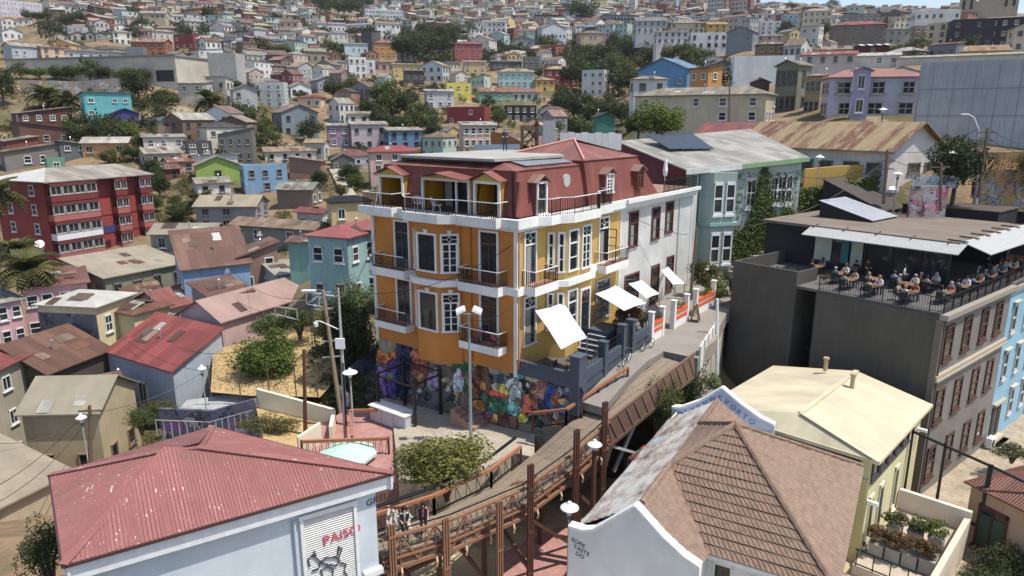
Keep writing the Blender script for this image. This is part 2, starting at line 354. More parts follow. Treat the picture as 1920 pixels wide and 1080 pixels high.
def walls_roof(root, w, d, h, rt, rise, ridge, over, drop, wmat, rmat, wcol, rcol, back=None, wallname='wall'):
    x, y = w/2, d/2; m = MB(); r = MB(); th = .1
    m.box(-x, x, -y, y, -drop, h)
    if rt == 'gable':
        if ridge == 'x':
            for sx in (-1, 1): m.face([(sx*x,-y,h), (sx*x,y,h), (sx*x,0,h+rise)][::sx], 0)
            for s in (-1, 1):
                k = rise/y; e = s*(y+over); ze = h-over*k; X = x+over
                a = [(-X,e,ze), (X,e,ze), (X,0,h+rise), (-X,0,h+rise)]
                r.hexa([(p[0],p[1],p[2]+.02) for p in (a if s < 0 else a[::-1])]+[(p[0],p[1],p[2]+th+.02) for p in (a if s < 0 else a[::-1])])
        else:
            for sy in (-1, 1): m.face([(-x,sy*y,h), (x,sy*y,h), (0,sy*y,h+rise)][::-sy], 0)
            for s in (-1, 1):
                k = rise/x; e = s*(x+over); ze = h-over*k; Y = y+over
                a = [(e,-Y,ze), (0,-Y,h+rise), (0,Y,h+rise), (e,Y,ze)]
                a = a if s < 0 else a[::-1]
                r.hexa([(p[0],p[1],p[2]+.02) for p in a]+[(p[0],p[1],p[2]+th+.02) for p in a])
    elif rt == 'hip':
        X, Y = x+over, y+over; z0, z1 = h+.01, h+rise
        if w >= d: A, B = (-(X-Y*.95), 0, z1), (X-Y*.95, 0, z1); 
        else: A, B = (0, -(Y-X*.95), z1), (0, Y-X*.95, z1)
        c = [(-X,-Y,z0+th), (X,-Y,z0+th), (X,Y,z0+th), (-X,Y,z0+th)]; b = [(p[0],p[1],z0) for p in c]
        for i in range(4): r.face([b[i], b[(i+1)%4], c[(i+1)%4], c[i]])
        r.face(b[::-1])
        if w >= d: r.face([c[0],c[1],B,A]); r.face([c[1],c[2],B]); r.face([c[2],c[3],A,B]); r.face([c[3],c[0],A])
        else: r.face([c[0],c[1],A]); r.face([c[1],c[2],B,A]); r.face([c[2],c[3],B]); r.face([c[3],c[0],A,B])
    elif rt in ('shed', 'shedb', 'shedl', 'shedr'):
        X, Y = x+over, y+over
        def zz(px, py):
            return h+rise*({'shed': (py+y)/(2*y), 'shedb': (y-py)/(2*y), 'shedl': (px+x)/(2*x), 'shedr': (x-px)/(2*x)}[rt])
        m = MB(); m.prism([(-x,-y),(x,-y),(x,y),(-x,y)], -drop, zz)
        c = [(-X,-Y),(X,-Y),(X,Y),(-X,Y)]
        r.hexa([(p[0],p[1],zz(*p)+.02) for p in c]+[(p[0],p[1],zz(*p)+.12) for p in c])
    else:
        for a in ((-x,x,-y,-y+.2), (-x,x,y-.2,y), (-x,-x+.2,-y+.2,y-.2), (x-.2,x,-y+.2,y-.2)): m.box(*a, h, h+.35)
        r.box(-x+.2, x-.2, -y+.2, y-.2, h, h+.06)
    m.obj(wallname, wmat, root, color=wcol); return r.obj('roof', rmat, root, color=rcol)
def house(name, label, cat, group, pos, w, d, h, rz, wcol, rcol, rt='gable', rise=None, ridge='x', over=.35, drop=4., wk='plaster', rk='tin', rust=.4,
          rows=None, cols=None, wcolr=(.7,.7,.68), near=False, side=True, wkind=None, skip=.12, wh=1.25, ww=1.0, rnd=None, door=False, front=True, z1=None):
    R = rnd or random.Random(int(pos.x*13+pos.y*7))
    root = empty(name, pos, rz, label, cat, group)
    if rise is None: rise = {'gable': .2*(d if ridge == 'x' else w), 'hip': .17*min(w, d)*1.2, 'shed': .14*d, 'shedb': .12*d, 'shedl': .14*w, 'shedr': .14*w}.get(rt, 0)
    walls_roof(root, w, d, h, rt, rise, ridge, over, drop, wallm(None, wk, .5), roofm(None, rk, rust), wcol, rcol)
    nr = rows or max(1, round(h/2.8)); cl = Vector((-pos.x, -pos.y)).normalized(); c, s = math.cos(-rz), math.sin(-rz); lx, ly = cl.x*c-cl.y*s, cl.x*s+cl.y*c
    faces = []
    if front and ly < -.05: faces.append((0, -d/2, 0, w, 'x'))
    if ly > .05: faces.append((0, d/2, math.pi, w, 'x'))
    if side and lx > .12: faces.append((w/2, 0, math.pi/2, d, 'y'))
    if side and lx < -.12: faces.append((-w/2, 0, -math.pi/2, d, 'y'))
    kinds = [wkind] if wkind else [R.choice(['two', 'four', 'sash', 'one'])]
    for (fx, fy, a, L, ax) in faces:
        nc = cols if (cols and ax == 'x') else max(1, round(L/2.5)); sp = L/nc; ph = h/nr
        for i in range(nr):
            for j in range(nc):
                if R.random() < skip: continue
                u = -L/2+sp*(j+.5)+R.uniform(-.1, .1)*sp*.5; W_ = min(ww*R.uniform(.85, 1.15), sp*.72); H_ = min(wh*R.uniform(.9, 1.1), ph*.62); z = ph*(i+.53)
                p = (fx+(u if ax == 'x' else 0)*(1 if a == 0 else -1), fy+(u if ax == 'y' else 0), z)
                window(root, p, a, W_, H_, kinds[0], wcolr, near)
        if door and ax == 'x': child('door', DOORM, root, (fx+L*.3*R.choice((-1, 1)), fy, 0), (0,0,a), (.95, 1, 2.05), R.choice([(.1,.05,.03), (.05,.08,.1), (.2,.18,.15)]))
    return root
def roof_clutter(root, R, n):
    rf = [c for c in root.children if c.name.split('.')[0] == 'roof']
    if not rf or root.get('category') != 'house': return
    me = rf[0].data; ps = sorted([p for p in me.polygons if p.normal.z > .5], key=lambda p: -p.area)[:2]
    if not ps: return
    for i in range(n):
        p = R.choice(ps); nrm = p.normal; q = [me.vertices[v].co for v in p.vertices]
        if len(q) < 4: continue
        u = (q[1]-q[0]) if abs((q[1]-q[0]).normalized().z) < .2 else (q[2]-q[1]); u.normalize(); v = nrm.cross(u); v = v if v.z >= 0 else -v
        a, b = R.uniform(.2,.8), R.uniform(.2,.75); c = q[0].lerp(q[1],a).lerp(q[3].lerp(q[2],a),b); w_, h_ = R.choice((.42,.42,.84)), R.uniform(.7,1.5)
        if nrm.z > .995: v = Vector((0,1,0)); u = Vector((1,0,0))
        k = [c-u*w_-v*h_*.5, c+u*w_-v*h_*.5, c+u*w_+v*h_*.5, c-u*w_+v*h_*.5]; m = MB(); m.hexa([x+nrm*.012 for x in k]+[x+nrm*(.03+.008*i) for x in k])
        m.obj('roof_sheet', roofm(None,'tin',.5), root, color=R.choice([Rc(150,98,76),Rc(206,200,190),Rc(140,120,104),Rc(186,150,130),Rc(222,220,216),Rc(120,84,70)]))
    if R.random() < .6:
        p = ps[0]; c = p.center+Vector((R.uniform(-1,1),R.uniform(-.6,.6),0)); m = MB(); z = c.z; m.tube([(c.x,c.y,z-.5),(c.x,c.y,z+.8)], .07, 6); m.lathe([(.14,z+.8),(.02,z+.95)], (c.x,c.y,0), 6); m.obj('stovepipe', STEEL, root)
    if R.random() < .35:
        c = ps[0].center; z = c.z; m = MB(); m.tube([(c.x+.8,c.y,z-.3),(c.x+.8,c.y,z+1.7)], .02, 4)
        for j in range(4): m.tube([(c.x+.8-.3+.05*j,c.y,z+1.2+.13*j),(c.x+.8+.3-.05*j,c.y,z+1.2+.13*j)], .012, 4)
        m.obj('aerial', STEEL, root)
HOUSES = []   # (root, pixel x, pixel y, depth) for neighbours in labels and for keeping fill away
FCOL = [(.72,.72,.7),(.7,.7,.68),(.3,.28,.26),(.12,.1,.09),(.45,.42,.38)]
def mid(xl, xr, ye, yb, wall, roof, rt, yaw, kd, wk, rows, label, dist=None, name='house', cat='house', near=None, rk='tin', **kw):
    if -15 < yaw < 0: yaw = -yaw
    cx = (xl+xr)/2; p = aty(cx, yb, dist) if dist else hit(cx, yb)
    dep = topx(p)[2]; sc = FPX/dep; a = math.radians(yaw); Wt = (xr-xl)/sc
    w = Wt/(abs(math.cos(a))+kd*abs(math.sin(a))); d = kd*w; h = max(2.2, (yb-ye)/sc)
    dirv = Vector((p.x, p.y, 0)).normalized(); q = p+dirv*(abs(math.cos(a))*d+abs(math.sin(a))*w)/2
    rz = -math.atan2(p.x, p.y)+a
    if near is None: near = dep < 125
    HOUSES.append((xl, xr, ye, yb, dep, q.x, q.y, max(w, d)))
    kw.setdefault('drop', 4 if dep < 200 else 6); kw.setdefault('wcolr', FCOL[int(xl*7+yb) % 5])
    o = house(name, label, cat, None, q, w, d, h, rz, Wc(*wall), Rc(*roof), rt, wk=wk, rows=rows, near=near, rk=rk, **kw)
    if dep < 260 and rt != 'flat' and kw.get('rust', 1) > .06: roof_clutter(o, random.Random(int(xl*3+yb)), 3)
    return o
# ---------------------------------------------------------------- houses of the left and middle hillsides, each with its own measurements
BE, TIN, RUST, RED, PINKR, WHR, GRR = (190,178,158), (188,184,176), (150,98,76), (172,72,70), (205,150,140), (225,222,218), (150,148,144)
mid(0,105,8,36,(196,190,204),(150,146,150),'flat',-12,.5,'plaster',3,'long lavender three-storey apartment block at the top left',cat='apartment block',name='apartment_block',skip=0)
mid(95,128,40,54,(110,84,66),(140,92,74),'gable',20,.9,'plaster',1,'brown steep-roofed chalet among trees near the top left',ridge='y')
mid(37,60,42,53,(225,222,216),RUST,'gable',-20,.8,'plaster',1,'small white cottage with rusty roof below the lavender block')
mid(0,32,40,58,(206,204,200),TIN,'gable',20,.8,'plaster',2,'pale grey house at the left edge near the top',ridge='y')
mid(2,40,62,78,(214,214,212),TIN,'gable',15,.8,'plaster',1,'white house with curved-looking tin roof by left edge',ridge='y')
mid(208,240,50,68,(226,222,214),(196,120,86),'gable',22,1.,'plaster',2,'white chalet with orange roof, left one of the pair',ridge='y')
mid(228,256,52,70,(228,224,216),(198,124,90),'gable',22,1.,'plaster',2,'white chalet with orange roof, right one of the pair',ridge='y')
mid(130,160,66,78,(170,160,150),GRR,'gable',15,.9,'plaster',1,'small grey gabled house, leftmost of a row of three',ridge='y')
mid(160,178,66,78,(150,150,140),GRR,'gable',15,.9,'plaster',1,'small green-grey gabled house, middle of a row of three',ridge='y')
mid(178,200,66,78,(140,140,138),GRR,'gable',15,.9,'plaster',1,'small dark grey gabled house, right of a row of three',ridge='y')
mid(212,246,62,84,(220,216,206),TIN,'hip',-10,.8,'plaster',2,'cream villa with balconies under the orange-roofed pair')
mid(330,380,68,94,(140,52,58),(160,120,104),'flat',-35,.7,'plaster',2,'maroon two-storey block with white side wall on the slope')
mid(252,322,80,108,(168,98,66),(190,150,120),'gable',-22,.6,'plaster',2,'long orange-brown building with tin roof above the concrete hall',ridge='x')
mid(241,276,92,120,(120,128,138),(150,150,152),'flat',-18,.6,'corr',2,'blank slate-blue metal box building beside orange-brown block',front=False,side=False)
mid(100,150,84,112,(222,170,96),(208,186,150),'gable',-30,.8,'plaster',2,'yellow gabled house with pale roof above the concrete hall',ridge='y')
mid(15,82,90,115,(176,184,194),(196,184,170),'gable',24,.6,'corr',1,'blue-grey sheet metal house with tin roof near left edge')
mid(78,132,92,116,(214,180,150),(196,150,126),'shed',-14,.5,'plaster',2,'peach house wedged between blue-grey and yellow houses')
mid(134,245,101,117,(176,196,204),(176,128,108),'shed',-4,.25,'plaster',1,'long low pale blue row house with pinkish roof')
mid(350,380,116,145,(90,170,172),(190,72,66),'gable',-24,.9,'corr',2,'teal house with bright red roof right of the concrete hall')
mid(376,394,116,138,(214,164,60),(196,140,90),'flat',-14,.8,'plaster',2,'narrow mustard house squeezed beside concrete tower')
mid(285,330,62,80,(196,190,180),(196,176,150),'hip',10,.6,'plaster',1,'beige bungalow with pyramid tin roof above the maroon block')
mid(345,410,44,60,(170,172,170),TIN,'gable',-10,.6,'plaster',2,'dark-balconied grey house in the upper left slope')
mid(315,350,36,52,(216,214,208),TIN,'gable',10,.7,'plaster',2,'white two-storey house under the steep road')
mid(340,400,158,200,(196,184,164),(208,200,186),'shed',-26,.8,'plaster',2,'beige stepped house behind the single palm, windowless side',skip=.5)
mid(392,440,150,198,(206,196,178),(212,206,194),'shedb',-26,.8,'plaster',2,'cream stepped house right of the single palm')
mid(160,246,182,226,(84,186,190),(176,176,164),'shedb',-14,.45,'corr',2,'turquoise corrugated house on the slope below the palms',rk='tin',wh=.9)
mid(210,260,222,238,(64,68,150),(80,84,160),'gable',-10,.8,'plaster',1,'small violet-blue hut below the turquoise house',ridge='y')
mid(35,130,216,250,(104,62,52),(176,150,130),'shedl',-12,.7,'corr',2,'tall rust-red wooden house stack, highest on left slope',rk='tin')
mid(36,130,244,282,(112,72,62),(140,120,104),'shedr',16,.6,'corr',1,'rust-red house with lean-to roof below the tall stack')
mid(5,72,268,304,(128,70,62),(180,170,156),'shedl',20,.8,'plaster',1,'red and white hut with tilted tin roof at left slope')
mid(12,118,290,322,(126,120,116),(164,132,112),'shedl',12,.5,'plaster',1,'low graffiti-grey house with brown roof above red apartments',skip=.5)
mid(90,122,302,325,(104,160,130),(140,134,122),'flat',10,.7,'corr',1,'small jade green shed above the red apartment block')
mid(112,166,272,302,(92,102,104),(206,202,196),'shedr',14,.6,'plaster',2,'dark grey-green house with white roof left of the striped roofs')
mid(163,250,272,298,(196,144,90),(222,214,204),'gable',-16,.6,'plaster',1,'orange house under alternating white and brown roof sheets')
mid(272,345,258,282,(206,196,186),TIN,'shed',6,.4,'plaster',1,'white low shack at the foot of the brown earth bank')
mid(348,398,278,300,(84,84,86),(130,128,126),'flat',-12,.7,'corr',2,'dark charcoal house with two tall windows under the earth bank')
mid(265,340,292,316,(186,172,150),(196,190,178),'gable',18,.7,'plaster',1,'beige house with pale gable roof, below dark charcoal house')
mid(362,445,302,322,(222,224,226),(216,220,224),'shedb',6,.4,'corr',1,'white sheet-metal shed roof behind the lime house',front=False)
mid(310,366,308,332,(196,150,130),(166,104,86),'gable',20,.7,'plaster',1,'pink house with terracotta tin roof behind maroon row')
mid(275,338,322,348,(120,60,52),(150,104,90),'gable',24,.7,'plaster',1,'maroon row house with pink window bays')
mid(370,450,312,348,(160,190,64),(196,196,176),'gable',-4,.6,'corr',1,'lime green corrugated house with white gable roof',ridge='y',skip=.7)
mid(365,432,352,372,(206,204,200),(188,180,164),'gable',14,.7,'plaster',1,'little white hut with beige tin roof above grey-pink house')
mid(455,540,318,366,(128,172,208),(186,180,164),'flat',-10,.6,'corr',2,'light blue two-storey house with roof terrace and dark windows',wcolr=(.3,.3,.3))
mid(523,605,358,395,(120,92,74),(170,178,168),'gable',-22,.75,'brick',1,'windowless brick shed with pale green tin roof',ridge='x',front=False)
mid(545,612,305,338,(158,98,68),(176,120,100),'shedr',-16,.6,'brick',1,'bare orange brick house on the hillside centre left',skip=.6)
mid(495,592,288,306,(214,206,198),(190,160,136),'gable',-10,.35,'plaster',1,'long low white row house with beige-pink roof',ridge='x')
mid(375,506,388,432,(150,146,146),(186,170,146),'gable',-20,.7,'plaster',2,'grey and pink weathered house with broad beige roof',dist=92,rk='felt',rust=.2)
mid(480,542,160,206,(186,188,190),(176,176,174),'flat',-16,.5,'plaster',3,'grey three-storey block with regular small white windows',skip=0,ww=.8)
mid(436,484,170,210,(176,178,178),(188,188,186),'gable',-10,.7,'plaster',2,'plain pale grey house left of the grey three-storey block',ridge='y',skip=.6)
mid(513,598,216,262,(134,146,156),(176,140,116),'gable',20,.8,'corr',2,'blue-grey metal house with steep gable facing left',ridge='y',skip=.4)
mid(560,612,186,206,(214,196,160),(186,60,58),'hip',-20,.7,'plaster',1,'cream house with bright red hip roof in the middle distance')
mid(536,584,166,186,(220,224,226),(196,190,180),'gable',20,.8,'plaster',1,'white gabled house with pale yellow roof above cream one',ridge='y')
mid(584,632,156,178,(140,144,150),(160,170,178),'gable',24,.8,'plaster',1,'grey gabled house, centre-left middle distance',ridge='y')
mid(568,612,98,122,(150,144,126),(176,170,150),'gable',-10,.8,'plaster',1,'olive-grey house with pale roof at centre left')
mid(612,655,68,92,(218,218,214),(166,150,140),'hip',10,.8,'plaster',2,'white villa with veranda below lilac-roofed school')
mid(590,648,46,64,(222,216,214),(190,170,180),'gable',-8,.3,'plaster',1,'long white school hall with lilac roof, left wing',skip=0)
mid(646,702,48,66,(220,214,212),(190,168,176),'gable',-26,.3,'plaster',1,'long white school hall with lilac roof, right wing',skip=0)
mid(683,755,20,50,(196,204,208),(200,200,196),'flat',-8,.4,'plaster',4,'white four-storey apartment block with banded balconies',cat='apartment block',name='apartment_block',skip=0,ww=2.)
mid(700,746,84,110,(206,140,66),(190,120,84),'hip',-4,.7,'plaster',2,'orange two-storey house with hip roof amid the trees')
mid(645,690,84,106,(188,210,220),(206,196,176),'shed',-6,.6,'plaster',1,'pale blue house left of the orange hip-roofed house')
mid(745,781,86,118,(150,150,158),(190,188,186),'shed',-8,.6,'plaster',2,'grey-lilac stilt house right of the orange house')
mid(652,688,112,150,(218,218,216),(200,200,198),'flat',-10,.7,'plaster',3,'stacked white three-storey house with open terraces')
mid(686,704,116,140,(200,206,208),(200,200,198),'flat',-10,.8,'plaster',2,'narrow pale house right of stacked white house')
mid(735,792,122,150,(206,178,96),(196,170,120),'shed',-8,.4,'plaster',2,'long yellow house with two rows of windows')
mid(700,740,120,138,(190,150,130),(196,150,130),'shed',-6,.5,'plaster',1,'pinkish low house left of long yellow house')
mid(790,846,128,158,(200,206,212),(196,166,146),'gable',-26,.8,'corr',2,'pale grey-blue house with pinkish gable roof, centre',ridge='y')
mid(757,796,134,158,(84,82,80),(150,120,100),'shed',-6,.6,'plaster',1,'dark timber house left of the pale grey-blue house')
mid(835,884,160,186,(222,210,40),(196,180,80),'flat',-6,.6,'plaster',2,'vivid yellow flat-fronted house in the centre distance',wh=.8)
mid(796,852,176,208,(196,200,202),(206,204,200),'shed',10,.6,'plaster',2,'grey and white house below the vivid yellow house')
mid(848,905,88,118,(168,84,84),(170,100,96),'hip',-8,.6,'plaster',2,'rose-red house cluster with dark red hip roof')
mid(882,932,80,106,(216,206,200),(200,160,150),'gable',-28,.8,'plaster',2,'white gable house above the rose-red house',ridge='y')
mid(922,956,66,96,(180,206,206),(206,214,214),'gable',-30,.8,'corr',2,'mint and white house near the ridge centre',ridge='y')
mid(955,1002,78,100,(150,158,160),(176,140,116),'gable',8,.8,'plaster',1,'grey house with wide brown gable under the ridge',ridge='y')
mid(868,912,118,140,(206,176,120),(200,190,170),'shed',6,.6,'plaster',2,'sand yellow terraced house, right of the dark grove')
mid(918,978,120,138,(100,100,100),(130,128,124),'shed',-8,.5,'plaster',1,'dark grey flat-roofed house in the centre distance')
mid(980,1012,112,134,(110,108,104),(120,116,110),'flat',-4,.6,'plaster',2,'black-framed house beside the dark grey one')
mid(932,1002,138,166,(166,204,206),(206,186,140),'hip',-4,.5,'plaster',2,'aqua house with beige hip roof and white window row',wh=.9,cols=6,skip=0)
mid(1000,1040,152,174,(220,172,70),(206,180,130),'hip',-10,.7,'plaster',2,'golden yellow house right of aqua house')
mid(1020,1082,134,166,(170,60,56),(206,190,140),'hip',-6,.6,'plaster',2,'house with red balconies under wide beige roof')
mid(1090,1140,138,184,(204,204,204),(190,190,188),'flat',-16,.7,'plaster',3,'tall white multi-level house at the ravine edge')
mid(890,962,174,196,(120,170,140),(184,116,90),'gable',14,.6,'plaster',1,'green house with terracotta roof, left of a pair')
mid(955,1012,174,192,(190,206,186),(188,120,96),'gable',10,.6,'plaster',1,'pale green house with terracotta roof, right of a pair')
mid(943,1006,202,230,(40,40,42),(60,60,62),'flat',-8,.6,'plaster',2,'black modern house with a band of white windows',wcolr=(.75,.75,.75))
mid(838,922,208,240,(146,50,52),(160,90,80),'flat',-18,.6,'plaster',2,'dark red flat-roofed block in the centre distance',skip=.6)
mid(860,932,236,280,(216,184,166),(206,200,190),'shed',-14,.6,'plaster',2,'pale pink house with long white window band',dist=150,cols=5,skip=0)
mid(1110,1152,220,252,(60,140,124),(90,92,90),'gable',16,.9,'corr',1,'teal green gable hut right of the roof structure',ridge='y',dist=120)
mid(1080,1136,64,94,(186,164,136),(150,130,112),'hip',-14,.7,'plaster',2,'tan villa with stacked balconies by the big round tree')
mid(1000,1056,34,56,(40,44,52),(60,60,62),'flat',-6,.4,'plaster',3,'dark glass office slab left of the big round tree',skip=0,wcolr=(.7,.72,.75),ww=1.2)
mid(1125,1190,30,52,(70,72,76),(80,80,80),'flat',-6,.4,'plaster',3,'dark striped office slab right of the big round tree',skip=0,wcolr=(.75,.75,.75),ww=1.)
mid(1000,1062,60,88,(190,196,204),(196,170,150),'gable',24,.8,'plaster',1,'grey-white hall with gable roof under office slab',ridge='y')
mid(615,660,240,280,(150,124,150),(176,186,170),'shed',-4,.6,'plaster',2,'purple two-storey house with pale green roof')
mid(657,727,236,285,(190,176,184),(200,190,172),'shed',-8,.5,'plaster',2,'lavender-grey house with two rows of dark windows',skip=0,wcolr=(.25,.22,.22))
mid(722,792,248,284,(96,146,190),(206,196,172),'shed',-14,.5,'corr',2,'blue house with glazed upper gallery',skip=.1)
mid(650,712,218,238,(216,208,196),(206,190,160),'shed',-8,.5,'plaster',1,'cream upper house above the lavender-grey one',)
mid(690,787,286,326,(206,170,150),(190,74,72),'hip',-6,.6,'plaster',2,'rust-stained pink house with flat red hip roof',dist=118,rk='clean',rust=.1)
mid(575,618,270,304,(190,190,180),(206,176,110),'gable',-20,.8,'plaster',1,'pale house with yellow tin roof beside the footpath')
mid(615,697,380,425,(206,180,120),(40,42,46),'hip',-10,.7,'plaster',1,'yellow house with black roof and red eaves behind mansard',dist=84,rk='clean',rust=0)
# nearer left cluster
mid(440,524,480,545,(150,120,104),(160,110,92),'shedl',-14,.8,'corr',2,'rust-patched shack of mixed metal sheets left of turquoise house',dist=74,rise=1.2)
mid(340,470,498,560,(138,176,214),(158,112,96),'shed',-10,.7,'corr',1,'sky blue corrugated shed under patchy rust-red roof',dist=71,rise=3.,front=False,rust=.5)
mid(292,424,440,475,(150,146,138),(172,160,142),'gable',-22,.6,'plaster',1,'low grey shack with broad felt roof behind greenish row',dist=82,rk='felt',rust=.25)
mid(440,620,432,470,(150,150,130),(178,144,112),'gable',-40,.25,'plaster',1,'long striped rusty ridge roof running uphill',dist=82,rust=.7,over=.5)
mid(560,625,400,440,(176,180,180),(172,84,78),'gable',-40,.5,'plaster',1,'red-roofed extension at the end of the striped roof',dist=92,rust=.2)
mid(545,600,455,505,(120,180,170),(150,100,84),'shed',-20,.6,'corr',1,'aqua green shed between rusty shack and turquoise house',dist=70,skip=1)
def graffm(key, cols, scale=.5, base=(.35,.32,.3)):
    k = ('graff', key)
    if k in MC: return MC[k]
    n = NT('graffiti_'+key); ob = n.ob(); wv = n.n('ShaderNodeTexVoronoi', i_Scale=scale); wp = n.n('ShaderNodeVectorMath', operation='ADD'); n.l(ob, wp.inputs[0])
    nz = n.n('ShaderNodeTexNoise', i_Scale=1.3, i_Detail=3.); n.l(ob, nz.inputs['Vector']); sc_v = n.n('ShaderNodeVectorMath', operation='SCALE'); sc_v.inputs['Scale'].default_value = 2.6; n.l(nz.outputs[1], sc_v.inputs[0]); n.l(sc_v.outputs[0], wp.inputs[1]); n.l(wp.outputs[0], wv.inputs['Vector'])
    cr = n.n('ShaderNodeValToRGB'); cr.color_ramp.interpolation = 'CONSTANT'; els = cr.color_ramp.elements
    for i, c in enumerate(cols):
        e = els[i] if i < 2 else els.new(i/len(cols)); e.position = i/len(cols); e.color = (*c, 1)
    sp = n.sep(wv.outputs['Color']); n.l(sp[0], cr.inputs[0]); ed = n.n('ShaderNodeTexVoronoi', i_Scale=scale, feature='DISTANCE_TO_EDGE'); n.l(wp.outputs[0], ed.inputs['Vector'])
    c1 = n.mix(n.math('LESS_THAN', ed.outputs[0], .03), cr.outputs[0], (.03,.03,.035)); c2 = n.mix(n.ramp(n.noise(ob, .7, 4), .45, .55), base, c1); n.col(c2); MC[k] = n.fin(.8, 0, .2); return MC[k]
def hq(A, B, dep, zb, label, wall, roof, rt='gable', cat='house', name='house', wk='plaster', rk='tin', eave=None, **kw):
    """house from the two ends of its front eave (world points), depth behind it and ground height"""
    ze = (A.z+B.z)/2 if eave is None else eave; dx = B.xy-A.xy; w = dx.length; rz = math.atan2(dx.y, dx.x)
    nb = Vector((-math.sin(rz), math.cos(rz))); c = (A.xy+B.xy)/2+nb*dep/2
    pa, pb = topx(A), topx(B); HOUSES.append((pa[0], pb[0], min(pa[1], pb[1]), max(pa[1], pb[1])+(ze-zb)*FPX/pa[2], pa[2], c.x, c.y, max(w, dep)))
    kw.setdefault('near', True); kw.setdefault('drop', 5)
    o = house(name, label, cat, None, V(c.x, c.y, zb), w, dep, ze-zb, rz, Wc(*wall), Rc(*roof), rt, wk=wk, rk=rk, **kw)
    if pa[0] < 1200: roof_clutter(o, random.Random(int(pa[0]+pa[1])), 5)
    return o
def trim_band(root, w, d, z, h, out, mat, name='eave_board'):
    m = MB(); x, y = w/2+out, d/2+out
    m.box(-x, x, -y, -y+.12, z, z+h); m.box(x-.12, x, -y+.12, y, z, z+h); m.box(-x, -x+.12, -y+.12, y, z, z+h); return m.obj(name, mat, root)
# red apartment block (left)
A = aty(80,350,84); B = aty(272,327,97); w_ = (B.xy-A.xy).length
red = empty('apartment_block', (0,0,0), 0, 'red four-storey apartment block with glazed balconies and grey tin roof at the left', 'apartment block')
rz = math.atan2(B.y-A.y, B.x-A.x); red.rotation_euler = (0,0,rz); red.location = (A.x, A.y, 1.2); HR = 9.4
REDW = wallm(Wc(158,58,52), 'plaster', .5); REDD = wallm(Wc(124,46,46), 'plaster', .4); PINKW = wallm(Wc(176,94,88), 'plaster', .4)
m = MB(); m.box(0, w_, 0, 9.5, -4, HR); m.obj('wall', REDW, red)
segs = [(0.0, .52, 1), (.52, .70, 0), (.70, .82, 1), (.82, .95, 0), (.95, 1., 1)]
q = w_
for (a, b, kind) in ((.0,.44,'g'), (.60,.74,'g'), (.86,1.,'g')):
    for fl in range(4):
        z = fl*2.35
        if kind == 'g':
            m = MB(); x0, x1 = a*q+.1, b*q-.1; m.box(x0, x1, -1.1, 0, z+.05, z+.85); o = m.obj('balcony', PINKW if fl < 3 else REDD, red)
            if fl == 1 and a == 0: o.data = m.mesh('balcony', [plain((.7,.7,.7))]); 
            m = MB(); m.box(x0, x1, -1.15, 0, z+2.02, z+2.3); m.obj('balcony_head', REDD, red)
            nn = max(2, round((x1-x0)/1.5)); sp = (x1-x0)/nn
            for i in range(nn): window(red, (x0+sp*(i+.5), -.98, z+1.45), 0, sp*.96, 1.1, 'two', (.36,.33,.31), True)
for fl in range(4):
    for yy in (2.2, 6.8): window(red, (0, yy, fl*2.35+1.4), -math.pi/2, .9, 1.35, 'sash', (.7,.68,.66), True)
m = MB()
for fl in range(1,4): m.box(-.06, w_+.02, -.06, 0, fl*2.35-.08, fl*2.35+.04)
m.obj('floor_band', REDD, red)
r = MB(); c = [(-.5,-1.2,HR+.05),(w_+.5,-1.2,HR+.05),(w_+.5,10.2,HR+.05),(-.5,10.2,HR+.05)]; t = [(p[0],p[1],p[2]+.12) for p in c]
ra, rb = (3.6,4.5,HR+1.5), (w_-1,4.5,HR+1.5)
for i in range(4): r.face([c[i], c[(i+1)%4], t[(i+1)%4], t[i]])
r.face(c[::-1]); r.face([t[0],t[1],rb,ra]); r.face([t[1],t[2],rb]); r.face([t[2],t[3],ra,rb]); r.obj('roof', roofm(Rc(196,186,172), 'tin', .12), red)
r = MB(); r.face([(t[3][0],t[3][1],t[3][2]+.02),(t[0][0],t[0][1],t[0][2]+.02),(3.6,4.5,HR+1.52)]); r.obj('roof_end', roofm(Rc(236,234,232), 'clean', 0.), red)
m = MB()
for i, (x, cc) in enumerate(((5.6,0),(6.3,1),(6.9,0),(7.4,1))): m.box(x, x+.5, -1.0, -.95, 2.5, 3.3+.1*cc)
m.obj('laundry', plain((.03,.05,.16)), red)
HOUSES.append((0,285,310,476,86,A.x+6,A.y+8,20))
# long greenish row
hq(aty(196,524,70), aty(346,490,78), 7.5, -1.5, 'long moss-green boarded row house with beige roof and maroon end wall', (146,152,128), (186,172,150), 'shed', rows=1, cols=4, wk='clap', rk='felt', rust=.2, rise=1.2, wcolr=(.2,.2,.18), wh=1.9, skip=0)
hq(aty(40,545,64), aty(162,528,67), 7., -3, 'pink and white row house with rusty roof and graffiti base, right part', (206,150,158), (166,110,94), 'shed', rows=2, rise=.5, cols=4, skip=.1)
hq(aty(-60,580,60), aty(38,560,63.5), 7., -3, 'pink and white row house with pale roof at the left edge', (210,160,166), (206,206,202), 'shed', rows=2, rise=.5, cols=4, skip=.1)
